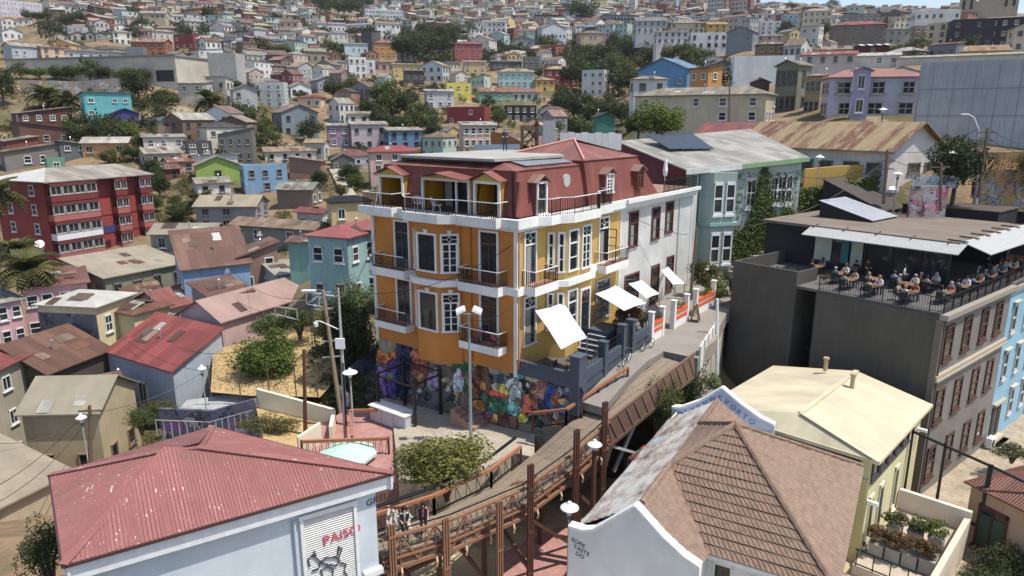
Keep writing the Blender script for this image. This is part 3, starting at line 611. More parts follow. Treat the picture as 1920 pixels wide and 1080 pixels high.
# cream house with grey blind wall
cr = hq(aty(178,572,61), aty(250,556,66), 6., -6.5, 'cream two-storey house with grey graffiti side wall and white hip roof', (222,204,152), (224,222,216), 'hip', rows=2, cols=2, skip=0, side=False, wcolr=(.7,.7,.68), wh=1.7, rk='clean', rust=.05, rise=1.)
w0 = (aty(250,556,66).xy-aty(178,572,61).xy).length; m = MB(); m.box(-w0/2-.06,-w0/2,-3,3,-3,7.2); m.obj('side_wall', graffm('slate', [(.13,.13,.14),(.2,.2,.21),(.1,.11,.12),(.3,.3,.31)], .7, (.15,.15,.155)), cr)
hq(aty(250,590,62.5), aty(318,574,66), 4., -6.5, 'low cream annexe with brown roof beside the white-roofed cream house', (222,206,150), (150,96,76), 'hip', rows=1, cols=1, rise=.8, side=True, skip=.3)
hq(aty(312,576,67), aty(434,548,74), 5.5, -3, 'cream row house with pink tin roof and small windows', (214,200,170), (186,106,96), 'gable', rows=1, cols=4, skip=.1, rust=.15, rise=1.3)
# pink long low roofs and sheds
hq(aty(415,608,60), aty(582,545,70), 5.5, -2.5, 'long low building under faded pink sheet roof', (206,170,166), (206,164,156), 'gable', rows=1, cols=3, skip=.5, rust=.08, rise=1.5, rk='clean')
hq(aty(338,652,63), aty(462,615,67), 5., -5.5, 'low shed with grey tin roof carrying the solar panels', (150,148,140), (176,174,170), 'shed', rows=1, skip=1, rise=1., rust=.1)
hq(aty(424,668,60), aty(474,640,64), 5., -4, 'small shed with salmon red roof beside the shrub', (170,120,110), (196,110,90), 'shed', rows=1, skip=1, rise=1.1, rust=.1)
# brown roofed timber house
hq(aty(88,697,53), aty(204,657,59), 9., -7, 'weathered dark timber house with wide rust-brown roof', (96,84,72), (146,100,82), 'gable', rows=1, cols=5, wk='clap', skip=.1, rise=1.9, rust=.5, wh=1.)
hq(aty(-60,706,48), aty(64,672,55), 6., -9.5, 'grey-cream house with red roof and open veranda at left edge', (176,168,146), (186,86,80), 'shed', rows=3, cols=3, skip=.2, rise=1.2, rust=.2)
mh = hq(aty(40,775,46), aty(182,768,46.3), 5.5, -10.5, 'low house with turquoise graffiti front and beige felt roof', (186,170,130), (184,170,146), 'gable', rows=1, cols=2, rise=1.6, rk='felt', rust=.12, skip=.1, wcolr=(.3,.2,.15))
w1_ = (aty(182,768,46.3).xy-aty(40,775,46).xy).length; MB().box(-w1_/2+.2,w1_/2-.5,-2.82,-2.75,-1,3.6).obj('painted_front', graffm('turq', [(.1,.35,.36),(.25,.45,.45),(.3,.3,.28),(.06,.2,.24),(.4,.42,.4)], .9, (.2,.3,.28)), mh)
hq(aty(-40,960,35), aty(128,893,40), 12., -11, 'large beige weathered roof house in the bottom left corner', (186,170,140), (182,166,142), 'shed', rows=1, cols=3, rise=2.6, rk='felt', rust=.3)
hq(aty(20,735,58), aty(60,718,60), 4., -9, 'tiny brown-roofed lean-to beside the turquoise graffiti house', (196,190,176), (146,100,82), 'shed', rows=1, cols=1)
# blue house with balcony
bl = hq(aty(203,669,58.5), aty(322,684,53.5), 4.8, -8.6, 'powder blue house with red roof and dark wooden balcony', (170,182,196), (192,78,76), 'shed', rows=1, skip=1, rise=2.2, rust=.1, over=.25)
wB = (aty(322,684,53.5).xy-aty(203,669,58.5).xy).length
window(bl, (0.1,-2.4,3.6), 0, 1.3, 2.5, 'two', (.62,.6,.56), True, 'balcony_door')
m = MB(); m.box(-1.2,1.8,-3.5,-2.4,2.1,2.25); bo = m.obj('balcony', DARK, bl)
m = MB()
for i in range(16): m.box(-1.2+i*.195, -1.15+i*.195, -3.5, -3.45, 2.25, 3.15)
for i in range(5): m.box(-1.2,-1.15,-3.4+i*.2,-3.36+i*.2,2.25,3.15); m.box(1.75,1.8,-3.4+i*.2,-3.36+i*.2,2.25,3.15)
m.box(-1.25,1.85,-3.55,-3.44,3.15,3.22); m.obj('railing', DARK, bo)
hq(aty(398,560,63), aty(470,545,66), 4., -2, 'grey shack of bare tin sheets under the sky blue shed', (150,146,140), (150,104,84), 'shed', rows=1, cols=2, wk='corr', rise=.8, rust=.6)
hq(aty(236,560,69), aty(306,552,71), 4., -2, 'small brown-roofed lean-to behind the cream house', (176,160,130), (146,104,86), 'shed', rows=1, cols=2, rise=.7, rust=.6)
hq(aty(230,505,80), aty(300,488,83), 5., 0, 'low tan-roofed shack between red apartments and greenish row', (170,164,150), (180,160,130), 'shed', rows=1, cols=2, rise=.6)
hq(aty(300,640,60), aty(350,628,62), 3.5, -5, 'little grey-roofed shed behind the powder blue house', (160,150,136), (150,146,138), 'shed', rows=1, cols=1, rise=.5)
hq(aty(196,740,52), aty(236,730,53), 3., -8.5, 'tiny rust-roofed shed beside the powder blue house', (150,140,126), (156,110,90), 'shed', rows=1, cols=1, rise=.5, rust=.6)
hq(aty(520,520,72), aty(575,505,74), 4., -1, 'small patched shed with white roof sheet left of turquoise house', (170,176,176), (200,196,190), 'shed', rows=1, cols=1, rise=.6, rust=.4)
# turquoise house
hq(aty(577,450,62.5), aty(650,440,61.), 7., 1., 'turquoise corrugated house with red roof, taller front part', (150,196,196), (196,92,92), 'hip', rows=2, cols=2, wk='corr', rise=.9, rust=.05, skip=.2, wh=1.5, rk='clean')
hq(aty(652,434,64.5), aty(706,430,64), 6., 1., 'turquoise corrugated house with red roof, part next to yellow house', (156,200,198), (196,96,96), 'hip', rows=2, cols=2, wk='corr', rise=.9, rust=.05, skip=.3, wh=1.4, rk='clean')
# ---------------------------------------------------------------- right hillside
WIN2 = dict(wcolr=(.75,.75,.75))
mid(1195,1318,130,160,(96,156,206),(110,166,212),'gable',-30,.6,'corr',2,'bright blue corrugated house with gable roof',dist=135,ridge='y',skip=.7)
mid(1180,1250,150,178,(206,208,206),(190,176,140),'hip',-14,.6,'plaster',1,'white house with small hip roof in front of the bright blue one',dist=125)
mid(1293,1352,128,160,(200,140,60),(70,70,70),'shed',-44,.8,'plaster',1,'small house with orange front and black side and roof',dist=128,skip=.3)
mid(1184,1450,180,232,(206,194,160),(176,162,136),'hip',-16,.34,'corr',2,'long sand-coloured house with wide beige hip roof',dist=101,cols=5,skip=.2,wh=2.,rk='tin',rust=.12)
mid(1368,1482,110,165,(226,228,230),(200,200,200),'flat',8,.5,'plaster',1,'tall plain white windowless wall building',dist=150,skip=1)
mid(1405,1440,158,180,(90,80,70),(200,160,110),'gable',10,.8,'plaster',1,'little dark gable with tan roof below the white wall',dist=118,ridge='y',skip=1)
mid(1450,1512,126,218,(134,134,112),(150,150,140),'gable',-34,.9,'corr',2,'olive grey gabled town house with tall narrow windows',dist=112,ridge='y',wh=2.2,ww=.8,cols=4,skip=0)
mid(1506,1545,146,220,(170,150,104),(196,130,110),'shed',-30,.8,'plaster',2,'narrow mustard town house beside the lavender one',dist=106,wh=1.6,cols=3,skip=0)
lav = mid(1540,1716,148,224,(200,194,214),(200,130,118),'hip',-14,.4,'corr',2,'lavender house with white window frames and red roof',dist=96,cols=3,skip=0,wh=2.6,ww=1.8,wkind='four',rise=1.2,rust=.05,rk='clean')
mid(1592,1622,136,222,(178,168,204),(190,190,196),'gable',-10,.5,'corr',2,'lavender gabled bay with white lattice trim',dist=94.6,ridge='y',cols=1,skip=0,wh=1.9)
gwb = mid(1716,1990,124,262,(176,182,190),(160,162,166),'flat',6,.5,'corr',3,'huge blank grey corrugated metal wall building',dist=80,skip=1,cat='warehouse',name='warehouse')
_lwr = NT('banded_rust_roof'); _u = _lwr.uv(); _b = _lwr.noise(_lwr.mapv(_u,(.34,.02,1)), 1., 2, .4); _c2 = _lwr.mix(_lwr.ramp(_b,.47,.52), Rc(190,160,112), Rc(150,96,70)); _c2 = _lwr.mix(_lwr.ramp(_lwr.noise(_lwr.mapv(_u,(1.5,.4,1)),1.1,6,.7),.48,.62), _c2, Rc(206,176,130)); _c2 = _lwr.mix(_lwr.math('MULTIPLY', _lwr.ramp(_lwr.noise(_lwr.mapv(_u,(2,.3,1)),2.,5,.7),.55,.7), .6), _c2, Rc(124,76,58)); _lwr.bump(_lwr.math('SINE', _lwr.math('MULTIPLY', _lwr.sep(_u)[0], 40.)), .6, .02); _lwr.col(_c2); _lwr = _lwr.fin(.7,0,.2)
gx = [c for c in gwb.children if c.name.startswith('wall')][0]; bx = [Vector(v.co) for v in gx.data.vertices]; x0_, x1_, y0_ = min(v.x for v in bx), max(v.x for v in bx), min(v.y for v in bx)
for z in (2.6, 5.6): MB().box(x0_,x1_,y0_-.05,y0_,z,z+.08).obj('sheet_seam', plain((.25,.26,.28)), gwb)
for k in range(9): MB().box(x0_+1.2+k*2.1,x0_+1.26+k*2.1,y0_-.04,y0_,-2,8.2).obj('sheet_seam', plain((.3,.31,.33)), gwb)
gx.data.materials[0] = wallm(None,'corr',.75)
lw = hq(aty(1385,247,86), aty(1668,300,69), 8.5, 11., 'long whitewashed house with patchy rust-tan gable roof', (206,200,196), (176,136,96), 'gable', rows=1, cols=7, rise=2.4, over=.7, rust=.55, skip=.15, wh=1.1, ww=1.9, wcolr=(.16,.15,.14), eave=15.3)
[c.data.materials.__setitem__(0, _lwr) for c in lw.children if c.name.startswith('roof')]
hq(aty(1296,240,92), aty(1384,246,86.5), 7., 11., 'red-roofed end section of the long whitewashed house', (190,180,176), (190,92,88), 'gable', rows=1, cols=2, rise=2., rust=.1, eave=15.6, over=.4, skip=.5)
mid(1755,1880,96,118,(206,166,60),(190,150,96),'gable',-14,.5,'plaster',1,'yellow house with arched gable and white roof windows',dist=180)
mid(1740,1800,84,112,(130,130,140),(176,110,70),'shed',-20,.7,'plaster',1,'house with orange-brown roof left of the yellow one',dist=182)
mid(1776,1852,40,90,(46,50,60),(80,80,84),'flat',-14,.6,'corr',3,'black modern house with one skylight window',dist=215,skip=.7)
mid(1846,1920,36,92,(60,60,62),(190,160,120),'shed',-10,.6,'plaster',3,'dark house with deep white balconies on the ridge',dist=218,wcolr=(.75,.75,.75))
mid(1890,1975,52,98,(206,196,170),(220,210,196),'gable',-14,.7,'plaster',2,'cream house with white gable at the right edge',dist=190,ridge='y')
mid(1706,1790,22,60,(222,222,220),(200,200,200),'flat',-14,.6,'plaster',2,'white cubic building near the skyline at right',dist=270)
mid(1736,1780,46,86,(206,190,156),(196,180,150),'flat',-20,.7,'plaster',3,'beige three-storey town house below the white cube',dist=225,skip=0)
mid(1705,1738,52,86,(150,124,100),(150,150,150),'flat',20,.7,'plaster',3,'brown house on the shadowed side of the steep street',dist=235)
mid(1640,1700,56,84,(176,170,160),(150,150,150),'shed',20,.7,'plaster',2,'grey house left of the steep street at right',dist=250)
mid(1542,1652,92,108,(190,160,120),(186,156,130),'gable',-4,.3,'plaster',1,'long school building with brown roof and window strip',dist=190,cols=12,skip=0,ww=1.4)
stp_h = mid(1604,1662,86,104,(90,44,40),(222,222,220),'shed',10,.6,'plaster',1,'maroon house below the black and white striped roof',dist=186,skip=.6)
_sn = NT('striped_roof'); _sf = _sn.math('FRACT', _sn.math('MULTIPLY', _sn.sep(_sn.uv())[0], .5)); _sn.col(_sn.mix(_sn.math('LESS_THAN', _sf, .5), (.7,.7,.68), (.02,.02,.02))); _sm = _sn.fin(.7,0,.2)
[c.data.materials.__setitem__(0, _sm) for c in stp_h.children if c.name.startswith('roof')]
mid(1505,1600,106,122,(190,180,176),(196,96,88),'gable',-4,.3,'plaster',1,'long low house with coral red roof behind lavender house',dist=155,rust=.1)
mid(1588,1680,106,124,(206,206,204),(222,218,206),'gable',-4,.3,'plaster',1,'long low house with cream white roof behind lavender house',dist=158,rust=.05)
mid(1690,1900,116,126,(200,196,188),(206,196,180),'shed',-3,.2,'plaster',1,'low beige roofed sheds above the grey metal wall',dist=150,skip=.8)
mid(1360,1418,62,114,(136,144,154),(150,156,164),'gable',-16,.8,'corr',2,'slate grey corrugated building with arched roof on the ridge',dist=230,ridge='y',skip=.7)
mid(1320,1362,46,62,(222,180,50),(214,170,60),'gable',-14,.7,'plaster',2,'bright yellow house with veranda on the ridge',dist=300)
mid(1420,1462,42,66,(206,206,210),(190,180,170),'flat',-10,.7,'plaster',3,'white three-storey house on the right ridge',dist=300,skip=0)
mid(1414,1466,68,86,(216,176,166),(206,190,180),'shed',-8,.6,'plaster',2,'pale pink terrace house on the right ridge',dist=240)
mid(1416,1470,84,102,(140,110,80),(150,140,110),'hip',-8,.7,'plaster',1,'brown house with dark hip roof near the striped roof',dist=200)
mid(1500,1540,50,86,(206,204,196),(180,176,170),'shed',-20,.7,'plaster',2,'pale house with tall dark windows near centre right ridge',dist=230)
mid(1556,1652,48,80,(130,118,108),(186,90,80),'hip',-10,.5,'plaster',2,'large brown house with dark red roof on the right ridge',dist=240)
mid(1500,1556,22,44,(214,196,166),(200,180,150),'hip',-10,.7,'plaster',2,'cream mansion with turret roof on the skyline',dist=340)
mid(1464,1496,28,48,(130,166,190),(150,170,190),'flat',-10,.7,'plaster',2,'pale blue house beside the skyline mansion',dist=340)
mid(1576,1646,28,48,(130,126,120),(150,140,130),'flat',-10,.6,'plaster',2,'dark terraced house on the skyline right of the mansion',dist=330)
mid(1185,1250,40,62,(190,190,190),(150,150,150),'gable',10,.8,'plaster',2,'grey gabled house above the green ravine',dist=320)
mid(1250,1320,44,62,(206,190,160),(180,160,140),'hip',-10,.8,'plaster',2,'beige villa above the green ravine',dist=310)
mid(1225,1290,60,82,(216,210,206),(200,180,160),'shed',-10,.6,'plaster',2,'white balcony house beneath the beige villa',dist=270)
mid(1288,1362,64,92,(214,214,214),(200,196,190),'flat',-10,.6,'plaster',2,'white split-level house beside the slate grey arched building',dist=250)
# high-rise pair on the ridge, church, concrete hall
def tower(px0, px1, pt, pb, dist, c1, c2, lab):
    a = aty((px0+px1)/2, pb, dist); s = FPX/topx(a)[2]; wd = (px1-px0)/s; h = (pb-pt)/s; rz = -math.atan2(a.x, a.y)-.35
    t = empty('apartment_tower', a, rz, lab, 'apartment tower'); m = MB(); m.box(-wd*.4, wd*.4, -wd*.3, wd*.3, -8, h); m.obj('wall', wallm(None,'plaster'), t, color=c1)
    m = MB(); m.box(wd*.4, wd*.52, -wd*.25, wd*.2, -8, h*.97); m.obj('side_wall', wallm(None,'plaster'), t, color=c2)
    nf = int(h/2.9)
    for i in range(nf):
        for j in range(5): window(t, (-wd*.4+wd*.8*(j+.5)/5, -wd*.3, 2.9*(i+.5)), 0, wd*.11, 1.4, 'one', (.6,.58,.58))
        for j in range(3): window(t, (wd*.52, -wd*.18+wd*.15*j, 2.9*(i+.5)), math.pi/2, wd*.09, 1.4, 'one', (.5,.4,.4))
    return t
tower(1325,1362,-12,40,520,Wc(196,186,184),Wc(170,120,110),'grey high-rise apartment tower, left one of two')
tower(1362,1408,-14,38,520,Wc(196,172,164),Wc(150,84,76),'grey and brick red high-rise tower, right one of two')
ch = empty('church', aty(1850,34,420), -.6, 'stone church with two square towers on the skyline', 'church')
SM = wallm(Wc(176,164,140), 'plaster')
for x in (-14, 6):
    m = MB(); m.box(x, x+8, -4, 4, -12, 16); m.box(x-.4, x+8.4, -4.4, 4.4, 12, 12.6); m.lathe([(3.6,16),(3.2,18),(.1,22)], (x+4,0,0), 8); tw = m.obj('tower', SM, ch)
    for dx in (2.2, 5.8): m = MB(); m.box(x+dx-.7, x+dx+.7, -4.08, -3.9, 5, 10); m.obj('belfry_opening', DARK, tw)
m = MB(); m.prism([(-6,-3.9),(6,-3.9),(6,24),(-6,24)], -12, 8); m.face([(-6,-3.9,8),(6,-3.9,8),(0,-3.9,13)]); m.obj('nave', SM, ch)
m = MB(); m.hexa([(-6.6,-4,7.6),(0,-4,13),(0,24,13),(-6.6,24,7.6),(-6.6,-4,8),(0,-4,13.4),(0,24,13.4),(-6.6,24,8)]); m.hexa([(0,-4,13),(6.6,-4,7.6),(6.6,24,7.6),(0,24,13),(0,-4,13.4),(6.6,-4,8),(6.6,24,8),(0,24,13.4)]); m.obj('roof', roofm(Rc(180,150,120),'felt'), ch)
CON = wallm(Wc(196,188,172), 'plaster', .3)
A = aty(10,122,200); B = aty(330,130,186); hall = empty('concrete_hall', A, math.atan2(B.y-A.y, B.x-A.x), 'long low grey concrete hall with flat roof and dark garage mouth', 'hall'); L_ = (B-A).xy.length
m = MB(); m.box(0, L_, 0, 16, -7, 1.2); m.obj('wall', CON, hall); m = MB(); m.box(-.3, L_+.3, -.3, 16.3, 1.2, 1.6); m.obj('roof', roofm(Rc(176,168,152),'felt',.2), hall)
m = MB(); m.box(L_-6.2, L_-.8, -.08, 0, -5, -2.2); m.obj('garage_mouth', DARK, hall)
mm = MB(); mm.box(L_-14, L_-6.4, -.06, 0, -6.8, -.4); mm.obj('wall_panel', wallm(Wc(186,180,166),'plaster'), hall)
mid(396,462,104,158,(178,178,176),(170,170,168),'flat',-24,.8,'block',4,'blank grey concrete tower block next to the hall',dist=190,skip=1,cat='tower block',name='tower_block')
# graffiti retaining walls
def wallrun(name, label, pts, h, th, mat, cat='wall', decals=None):
    root = empty(name, pts[0], 0, label, cat); m = MB(); p0 = pts[0]
    for a, b in zip(pts, pts[1:]):
        d = (b-a); n_ = Vector((d.y, -d.x, 0)).normalized()*th/2; hh = h
        q = [a-p0-n_, b-p0-n_, b-p0+n_, a-p0+n_]
        m.hexa([(p.x,p.y,p.z-3) for p in q]+[(p.x,p.y,p.z+hh) for p in q])
    m.obj('wall_face', mat, root); return root
GR1 = graffm('pale', [(.45,.42,.38),(.35,.3,.24),(.26,.34,.34),(.46,.46,.46),(.38,.3,.14)], .8, (.32,.26,.22))
GR2 = graffm('dark', [(.1,.12,.16),(.3,.32,.35),(.06,.14,.18),(.45,.45,.45)], .6, (.28,.27,.25))
GR3 = graffm('warm', [(.42,.24,.12),(.36,.2,.18),(.28,.3,.32),(.42,.34,.18),(.42,.4,.36)], 1.1, (.42,.26,.12))
wallrun('retaining_wall', 'long graffiti-covered retaining wall under the tree row', [hit(40,176,100), hit(150,178,100), hit(232,176,100)], 3.2, .4, GR1)
wallrun('retaining_wall', 'low dark graffiti wall below the single palm', [hit(262,240,100), hit(330,238,100), hit(392,236,100)], 2., .4, GR2)
wallrun('retaining_wall', 'crumbling brick terrace wall on the brown earth bank', [hit(300,268,90), hit(360,270,90), hit(432,258,90)], 3., .4, wallm(Wc(180,140,110),'brick'))
wallrun('retaining_wall', 'orange and pink graffiti wall behind the street trees', [aty(1826,372,64.5), aty(1870,372,64), aty(1990,366,63)], 4.2, .35, GR3)
wallrun('garden_wall', 'yellow garden wall with stepped parapet behind the ivy', [aty(1506,352,71.5), aty(1560,347,71.5), aty(1640,342,71.5)], 1.9, .35, wallm(Wc(226,178,56),'plaster',.2))
# ---------------------------------------------------------------- the orange and yellow corner mansion. Local frame: x along the right facade, y along the left facade
HC = Vector((.3, 41., 0)); HRZ = math.atan2(.8, .6); TX = Vector((.6, .8, 0)); LX = Vector((-.8, .6, 0))
def each(name, mat, parent, *boxes):
    for b in boxes: MB().box(*b).obj(name, mat, parent)
def hw(x, y, z): return HC+TX*x+LX*y+V(0,0,z)
def toloc(p): d = Vector((p.x, p.y, 0))-HC; return V(d.dot(TX), d.dot(LX), p.z)
def onplane(px, py, nrm, off):
    r = ray(px, py); t = (off+nrm.dot(HC))/nrm.dot(Vector((r.x, r.y, 0))); return V(r.x*t, r.y*t, CZ+r.z*t)
def onR(px, py, off=0.): return toloc(onplane(px, py, LX, off))
def onL(px, py, off=0.): return toloc(onplane(px, py, TX, off))
man = empty('corner_mansion', HC, HRZ, 'three-storey orange and yellow corner house with red mansard roof and white balconies', 'house')
ORANGE = wallm(mute(srgb(204,132,50), .1), 'clap', .3); YELL = wallm(mute(srgb(216,174,84), .12), 'clap', .25); WCLAP = wallm((.72,.71,.69), 'clap', .3)
TRIM = wallm((.78,.78,.765), 'plaster', .22); SHING = roofm(Rc(176,84,76), 'shingle', .45); REDTIN = roofm(Rc(184,104,94), 'tin', .16); DKWOOD = plain((.03,.018,.014), .5); BRWOOD = plain((.13,.045,.03), .5)
CURT = plain((.35,.34,.32), .9); IRON = plain((.012,.012,.013), .5, .3); YIN = wallm(srgb(214,156,36), 'clap', .1)
m = MB(); m.box(0,.3,0,12.7,2.45,11.7); m.obj('wall', ORANGE, man)
m = MB(); m.box(.3,13.,0,.3,2.6,11.7); m.obj('wall', YELL, man)
m = MB(); m.box(13.,26.4,.02,.3,2.0,11.7); m.obj('wall', WCLAP, man)
each('wall', wallm((.5,.5,.48),'corr'), man, (26.1,26.4,.3,12.7,1,11.7), (.3,26.1,12.4,12.7,-1,11.7))
m = MB(); m.box(26.45,28.2,.3,.5,2,12.0); m.obj('corrugated_panel', wallm((.55,.55,.53),'corr'), man)
each('corner_board', TRIM, man, (-.07,.22,-.07,.2,2.3,11.7), (-.07,.2,12.5,12.78,2.3,11.7), (12.92,13.06,-.05,0,2.6,11.7), (26.3,26.45,-.05,.02,2.,11.7))
m = MB(); m.tube([(23.6,-.06,11.7),(23.6,-.06,2.8)], .06); m.obj('downpipe', plain((.6,.6,.58)), man)
m = MB(); m.tube([(-.1,-.22,2.9),(-.1,-.22,11.5)], .06); m.obj('downpipe', plain(srgb(190,110,30)), man)
m = MB(); m.tube([(-.08,3.6,2.6),(-.08,3.6,11.5)], .05); m.obj('downpipe', plain(srgb(190,110,30)), man)
# interior floor/ceiling so that no light leaks
each('floor', DKWOOD, man, (.3,26.1,.3,12.4,11.5,11.68), (.3,26.1,.3,12.4,7.5,7.7))
# windows -------------------------------------------------------
def frame_mesh(w, h, t=.13, dep=.1):
    m = MB(); m.box(-w/2,-w/2+t,-dep,0,0,h); m.box(w/2-t,w/2,-dep,0,0,h); m.box(-w/2+t,w/2-t,-dep,0,h-t,h); m.box(-w/2-.06,w/2+.06,-dep-.05,0,-.06,.04); return m
_wc = {}
def hwin(x, y, z, a, w, h, style='sash', fmat=TRIM, inner=None, cap=False):
    """window with frame, panes and bars; a = outward heading (0 = right facade)"""
    inner = inner or TRIM; key = (round(w,2), round(h,2), style, fmat.name, inner.name, cap)
    if key not in _wc:
        f = frame_mesh(w, h); 
        if cap: f.box(-.12,.12,-.14,0,h,h+.16); f.box(-.17,.17,-.16,0,h+.16,h+.22)
        iw = w-.26; P = []; b = MB()
        th = h-.13
        if style in ('door', 'case', 'sash', 'opendoor'):
            tz = th*.78 if style != 'sash' else th*.7; b.box(-iw/2,iw/2,-.06,0,tz-.05,tz+.05)
            P.append((-iw/2, iw/2, tz+.05, th)); zc = (tz+.05+th)/2; hh = (th-tz-.05)/2
            if style != 'sash':
                for s in (-1, 1): b.beam((s*iw*.18,-.045,zc),(0,-.045,zc+hh*.7),.03,.03); b.beam((s*iw*.18,-.045,zc),(0,-.045,zc-hh*.7),.03,.03); b.beam((s*iw*.18,-.045,zc),(s*iw/2,-.045,zc),.03,.03)
                b.beam((0,-.045,zc+hh*.7),(0,-.045,th),.03,.03); b.beam((0,-.045,zc-hh*.7),(0,-.045,tz),.03,.03)
            if style == 'door': b.box(-.03,.03,-.05,0,.04,tz); b.box(-iw/2,-.03,-.05,0,.04,.7); b.box(.03,iw/2,-.05,0,.04,.7); P += [(-iw/2,-.03,.7,tz-.05),(.03,iw/2,.7,tz-.05)]
            elif style == 'case':
                b.box(-.05,.05,-.06,0,.04,tz)
                for s in (-1, 1):
                    b.box(min(s*(iw/2),s*(iw/2-.07)),max(s*(iw/2),s*(iw/2-.07)),-.055,0,.04,tz-.05)
                    for k in range(4): x0, x1 = (.05, iw/2-.07); z0, z1 = .04+(tz-.09)*k/4, .04+(tz-.09)*(k+1)/4; P.append((min(s*x0,s*x1), max(s*x0,s*x1), z0+.02, z1-.02))
                    for k in range(1,4): zz = .04+(tz-.09)*k/4; b.box(min(s*.05,s*(iw/2-.07)), max(s*.05,s*(iw/2-.07)), -.05, 0, zz-.02, zz+.02)
            elif style == 'sash': zz = tz*.48; b.box(-iw/2,-iw/2+.03,-.045,0,.04,tz); b.box(iw/2-.03,iw/2,-.045,0,.04,tz); b.box(-iw/2,iw/2,-.05,0,zz-.035,zz+.035); P += [(-iw/2,iw/2,.04,zz-.035),(-iw/2,iw/2,zz+.035,tz-.05)]
            else: P += [(-iw/2,iw/2,.04,tz-.05)]
        else: P.append((-iw/2, iw/2, .04, th))
        panes = []
        for (x0, x1, z0, z1) in P: q = MB(); q.face([(x0,-.015,z0),(x1,-.015,z0),(x1,-.015,z1),(x0,-.015,z1)]); panes.append(q.mesh('pane', [GLASS]))
        _wc[key] = (f.mesh('window', [fmat]), b.mesh('sash_bars', [inner]) if b.f else None, panes)
    fm, bm, ps = _wc[key]; o = child('window', fm, man, (x, y, z), (0,0,a))
    if bm: child('sash_bars', bm, o)
    for p in ps: child('pane', p, o)
    return o
RA, LA = 0., -math.pi/2
def curtain(o, x0, x1, z0, z1):
    m = MB(); k = 6
    for i in range(k): a = x0+(x1-x0)*i/k; b = x0+(x1-x0)*(i+1)/k; m.box(a+.01, b-.01, -.035-.015*(i%2), -.02, z0, z1)
    m.obj('curtain', CURT, o)
FL = ((8.05, 3.35), (4.15, 3.2))
for fi, (z, h) in enumerate(FL):
    o = hwin(0, 9.75, z, LA, 1.5, h, 'door', TRIM, plain((.1,.09,.085))); hwin(0, 2.15, z, LA, 1.55, h, 'door', TRIM, BRWOOD)
    o = hwin(1.32, 0, z, RA, 1.35, h, 'opendoor', TRIM, TRIM)
    curtain(o, -.4, .1, .1, 2.4)
    if fi == 0:
        o = hwin(10.45, 0, z-.1, RA, 1.5, h, 'opendoor', TRIM, TRIM); curtain(o, -.5, 0, .1, 2.3)
        m = MB(); m.beam((.55,-.1,.05),(.55,-.75,.05),.05,.06); m.beam((.55,-.1,2.4),(.55,-.75,2.4),.05,.06); m.beam((.55,-.1,.05),(.55,-.1,2.4),.05,.06); m.beam((.55,-.75,.05),(.55,-.75,2.4),.05,.06); m.beam((.55,-.1,1.2),(.55,-.75,1.2),.05,.05); m.beam((.55,-.1,1.8),(.55,-.75,1.8),.05,.05); m.obj('open_leaf', BRWOOD, o)
# bays ----------------------------------------------------------
LB = [(0,8.6),(-1.1,7.4),(-1.1,5.4),(-.1,4.4),(0,4.4)]; RB = [(3.1,0),(4.0,-1.),(7.1,-1.),(7.6,-.45),(7.6,0)]
def scale_poly(P, k, cx, cy): return [(cx+(x-cx)*k, cy+(y-cy)*k) for x, y in P]
for P_, M_, z0, z1 in ((LB,ORANGE,2.3,7.6),(LB,ORANGE,8.05,11.7),(RB,YELL,2.6,7.6),(RB,YELL,8.05,11.7)): MB().prism(P_, z0, z1).obj('bay', M_, man)
def facet(P, i, u, z, w, h, style, off=.0, **kw):
    a, b = Vector(P[i]), Vector(P[i+1]); d = b-a
    nrm = Vector((d.y, -d.x)).normalized(); c = sum((Vector(q) for q in P), Vector((0,0)))/len(P); mid_ = a+d*u
    if nrm.dot(mid_-c) < 0: nrm = -nrm
    ang = math.atan2(nrm.y, nrm.x)+math.pi/2; return hwin(mid_.x+nrm.x*off, mid_.y+nrm.y*off, z, ang, w, h, style, **kw)
for z, h in ((8.5, 2.5), (4.55, 2.6)):
    facet(LB, 1, .5, z, 1.72, h, 'plain' if z > 8 else 'plain', cap=True); facet(LB, 2, .5, z, 1.2, h, 'case', cap=True); facet(LB, 0, .45, z, 1.1, h, 'sash')
    facet(RB, 0, .24, z+.1, .48, 2.5, 'sash'); facet(RB, 0, .74, z, .5, 2.6, 'sash'); facet(RB, 1, .24, z, 1.2, 2.7, 'sash')
    if z > 8: facet(RB, 1, .76, z-.1, 1.2, 2.9, 'case')
    else: facet(RB, 1, .76, 3.0, 1.3, 4.0, 'opendoor', inner=BRWOOD)
m = MB(); m.box(-.5,.5,-.06,0,0,2.6); o = hwin(10.6, 0, 3.75, RA, 2.1, 3.0, 'case', plain((.35,.35,.34)), plain((.2,.2,.2)))
for x, z, h in ((15.1,8.45,2.75),(19.0,8.5,2.65),(21.6,8.75,2.6)): o = hwin(x, .02, z, RA, 1.5, h, 'sash', BRWOOD, BRWOOD); curtain(o, -.4, .05, .1, 1.7)
for x, z, w, h in ((15.2,3.6,2.4,2.7),(19.4,3.1,1.5,3.2),(22.3,3.6,1.4,3.)): hwin(x, .02, z, RA, w, h, 'sash', BRWOOD, BRWOOD)
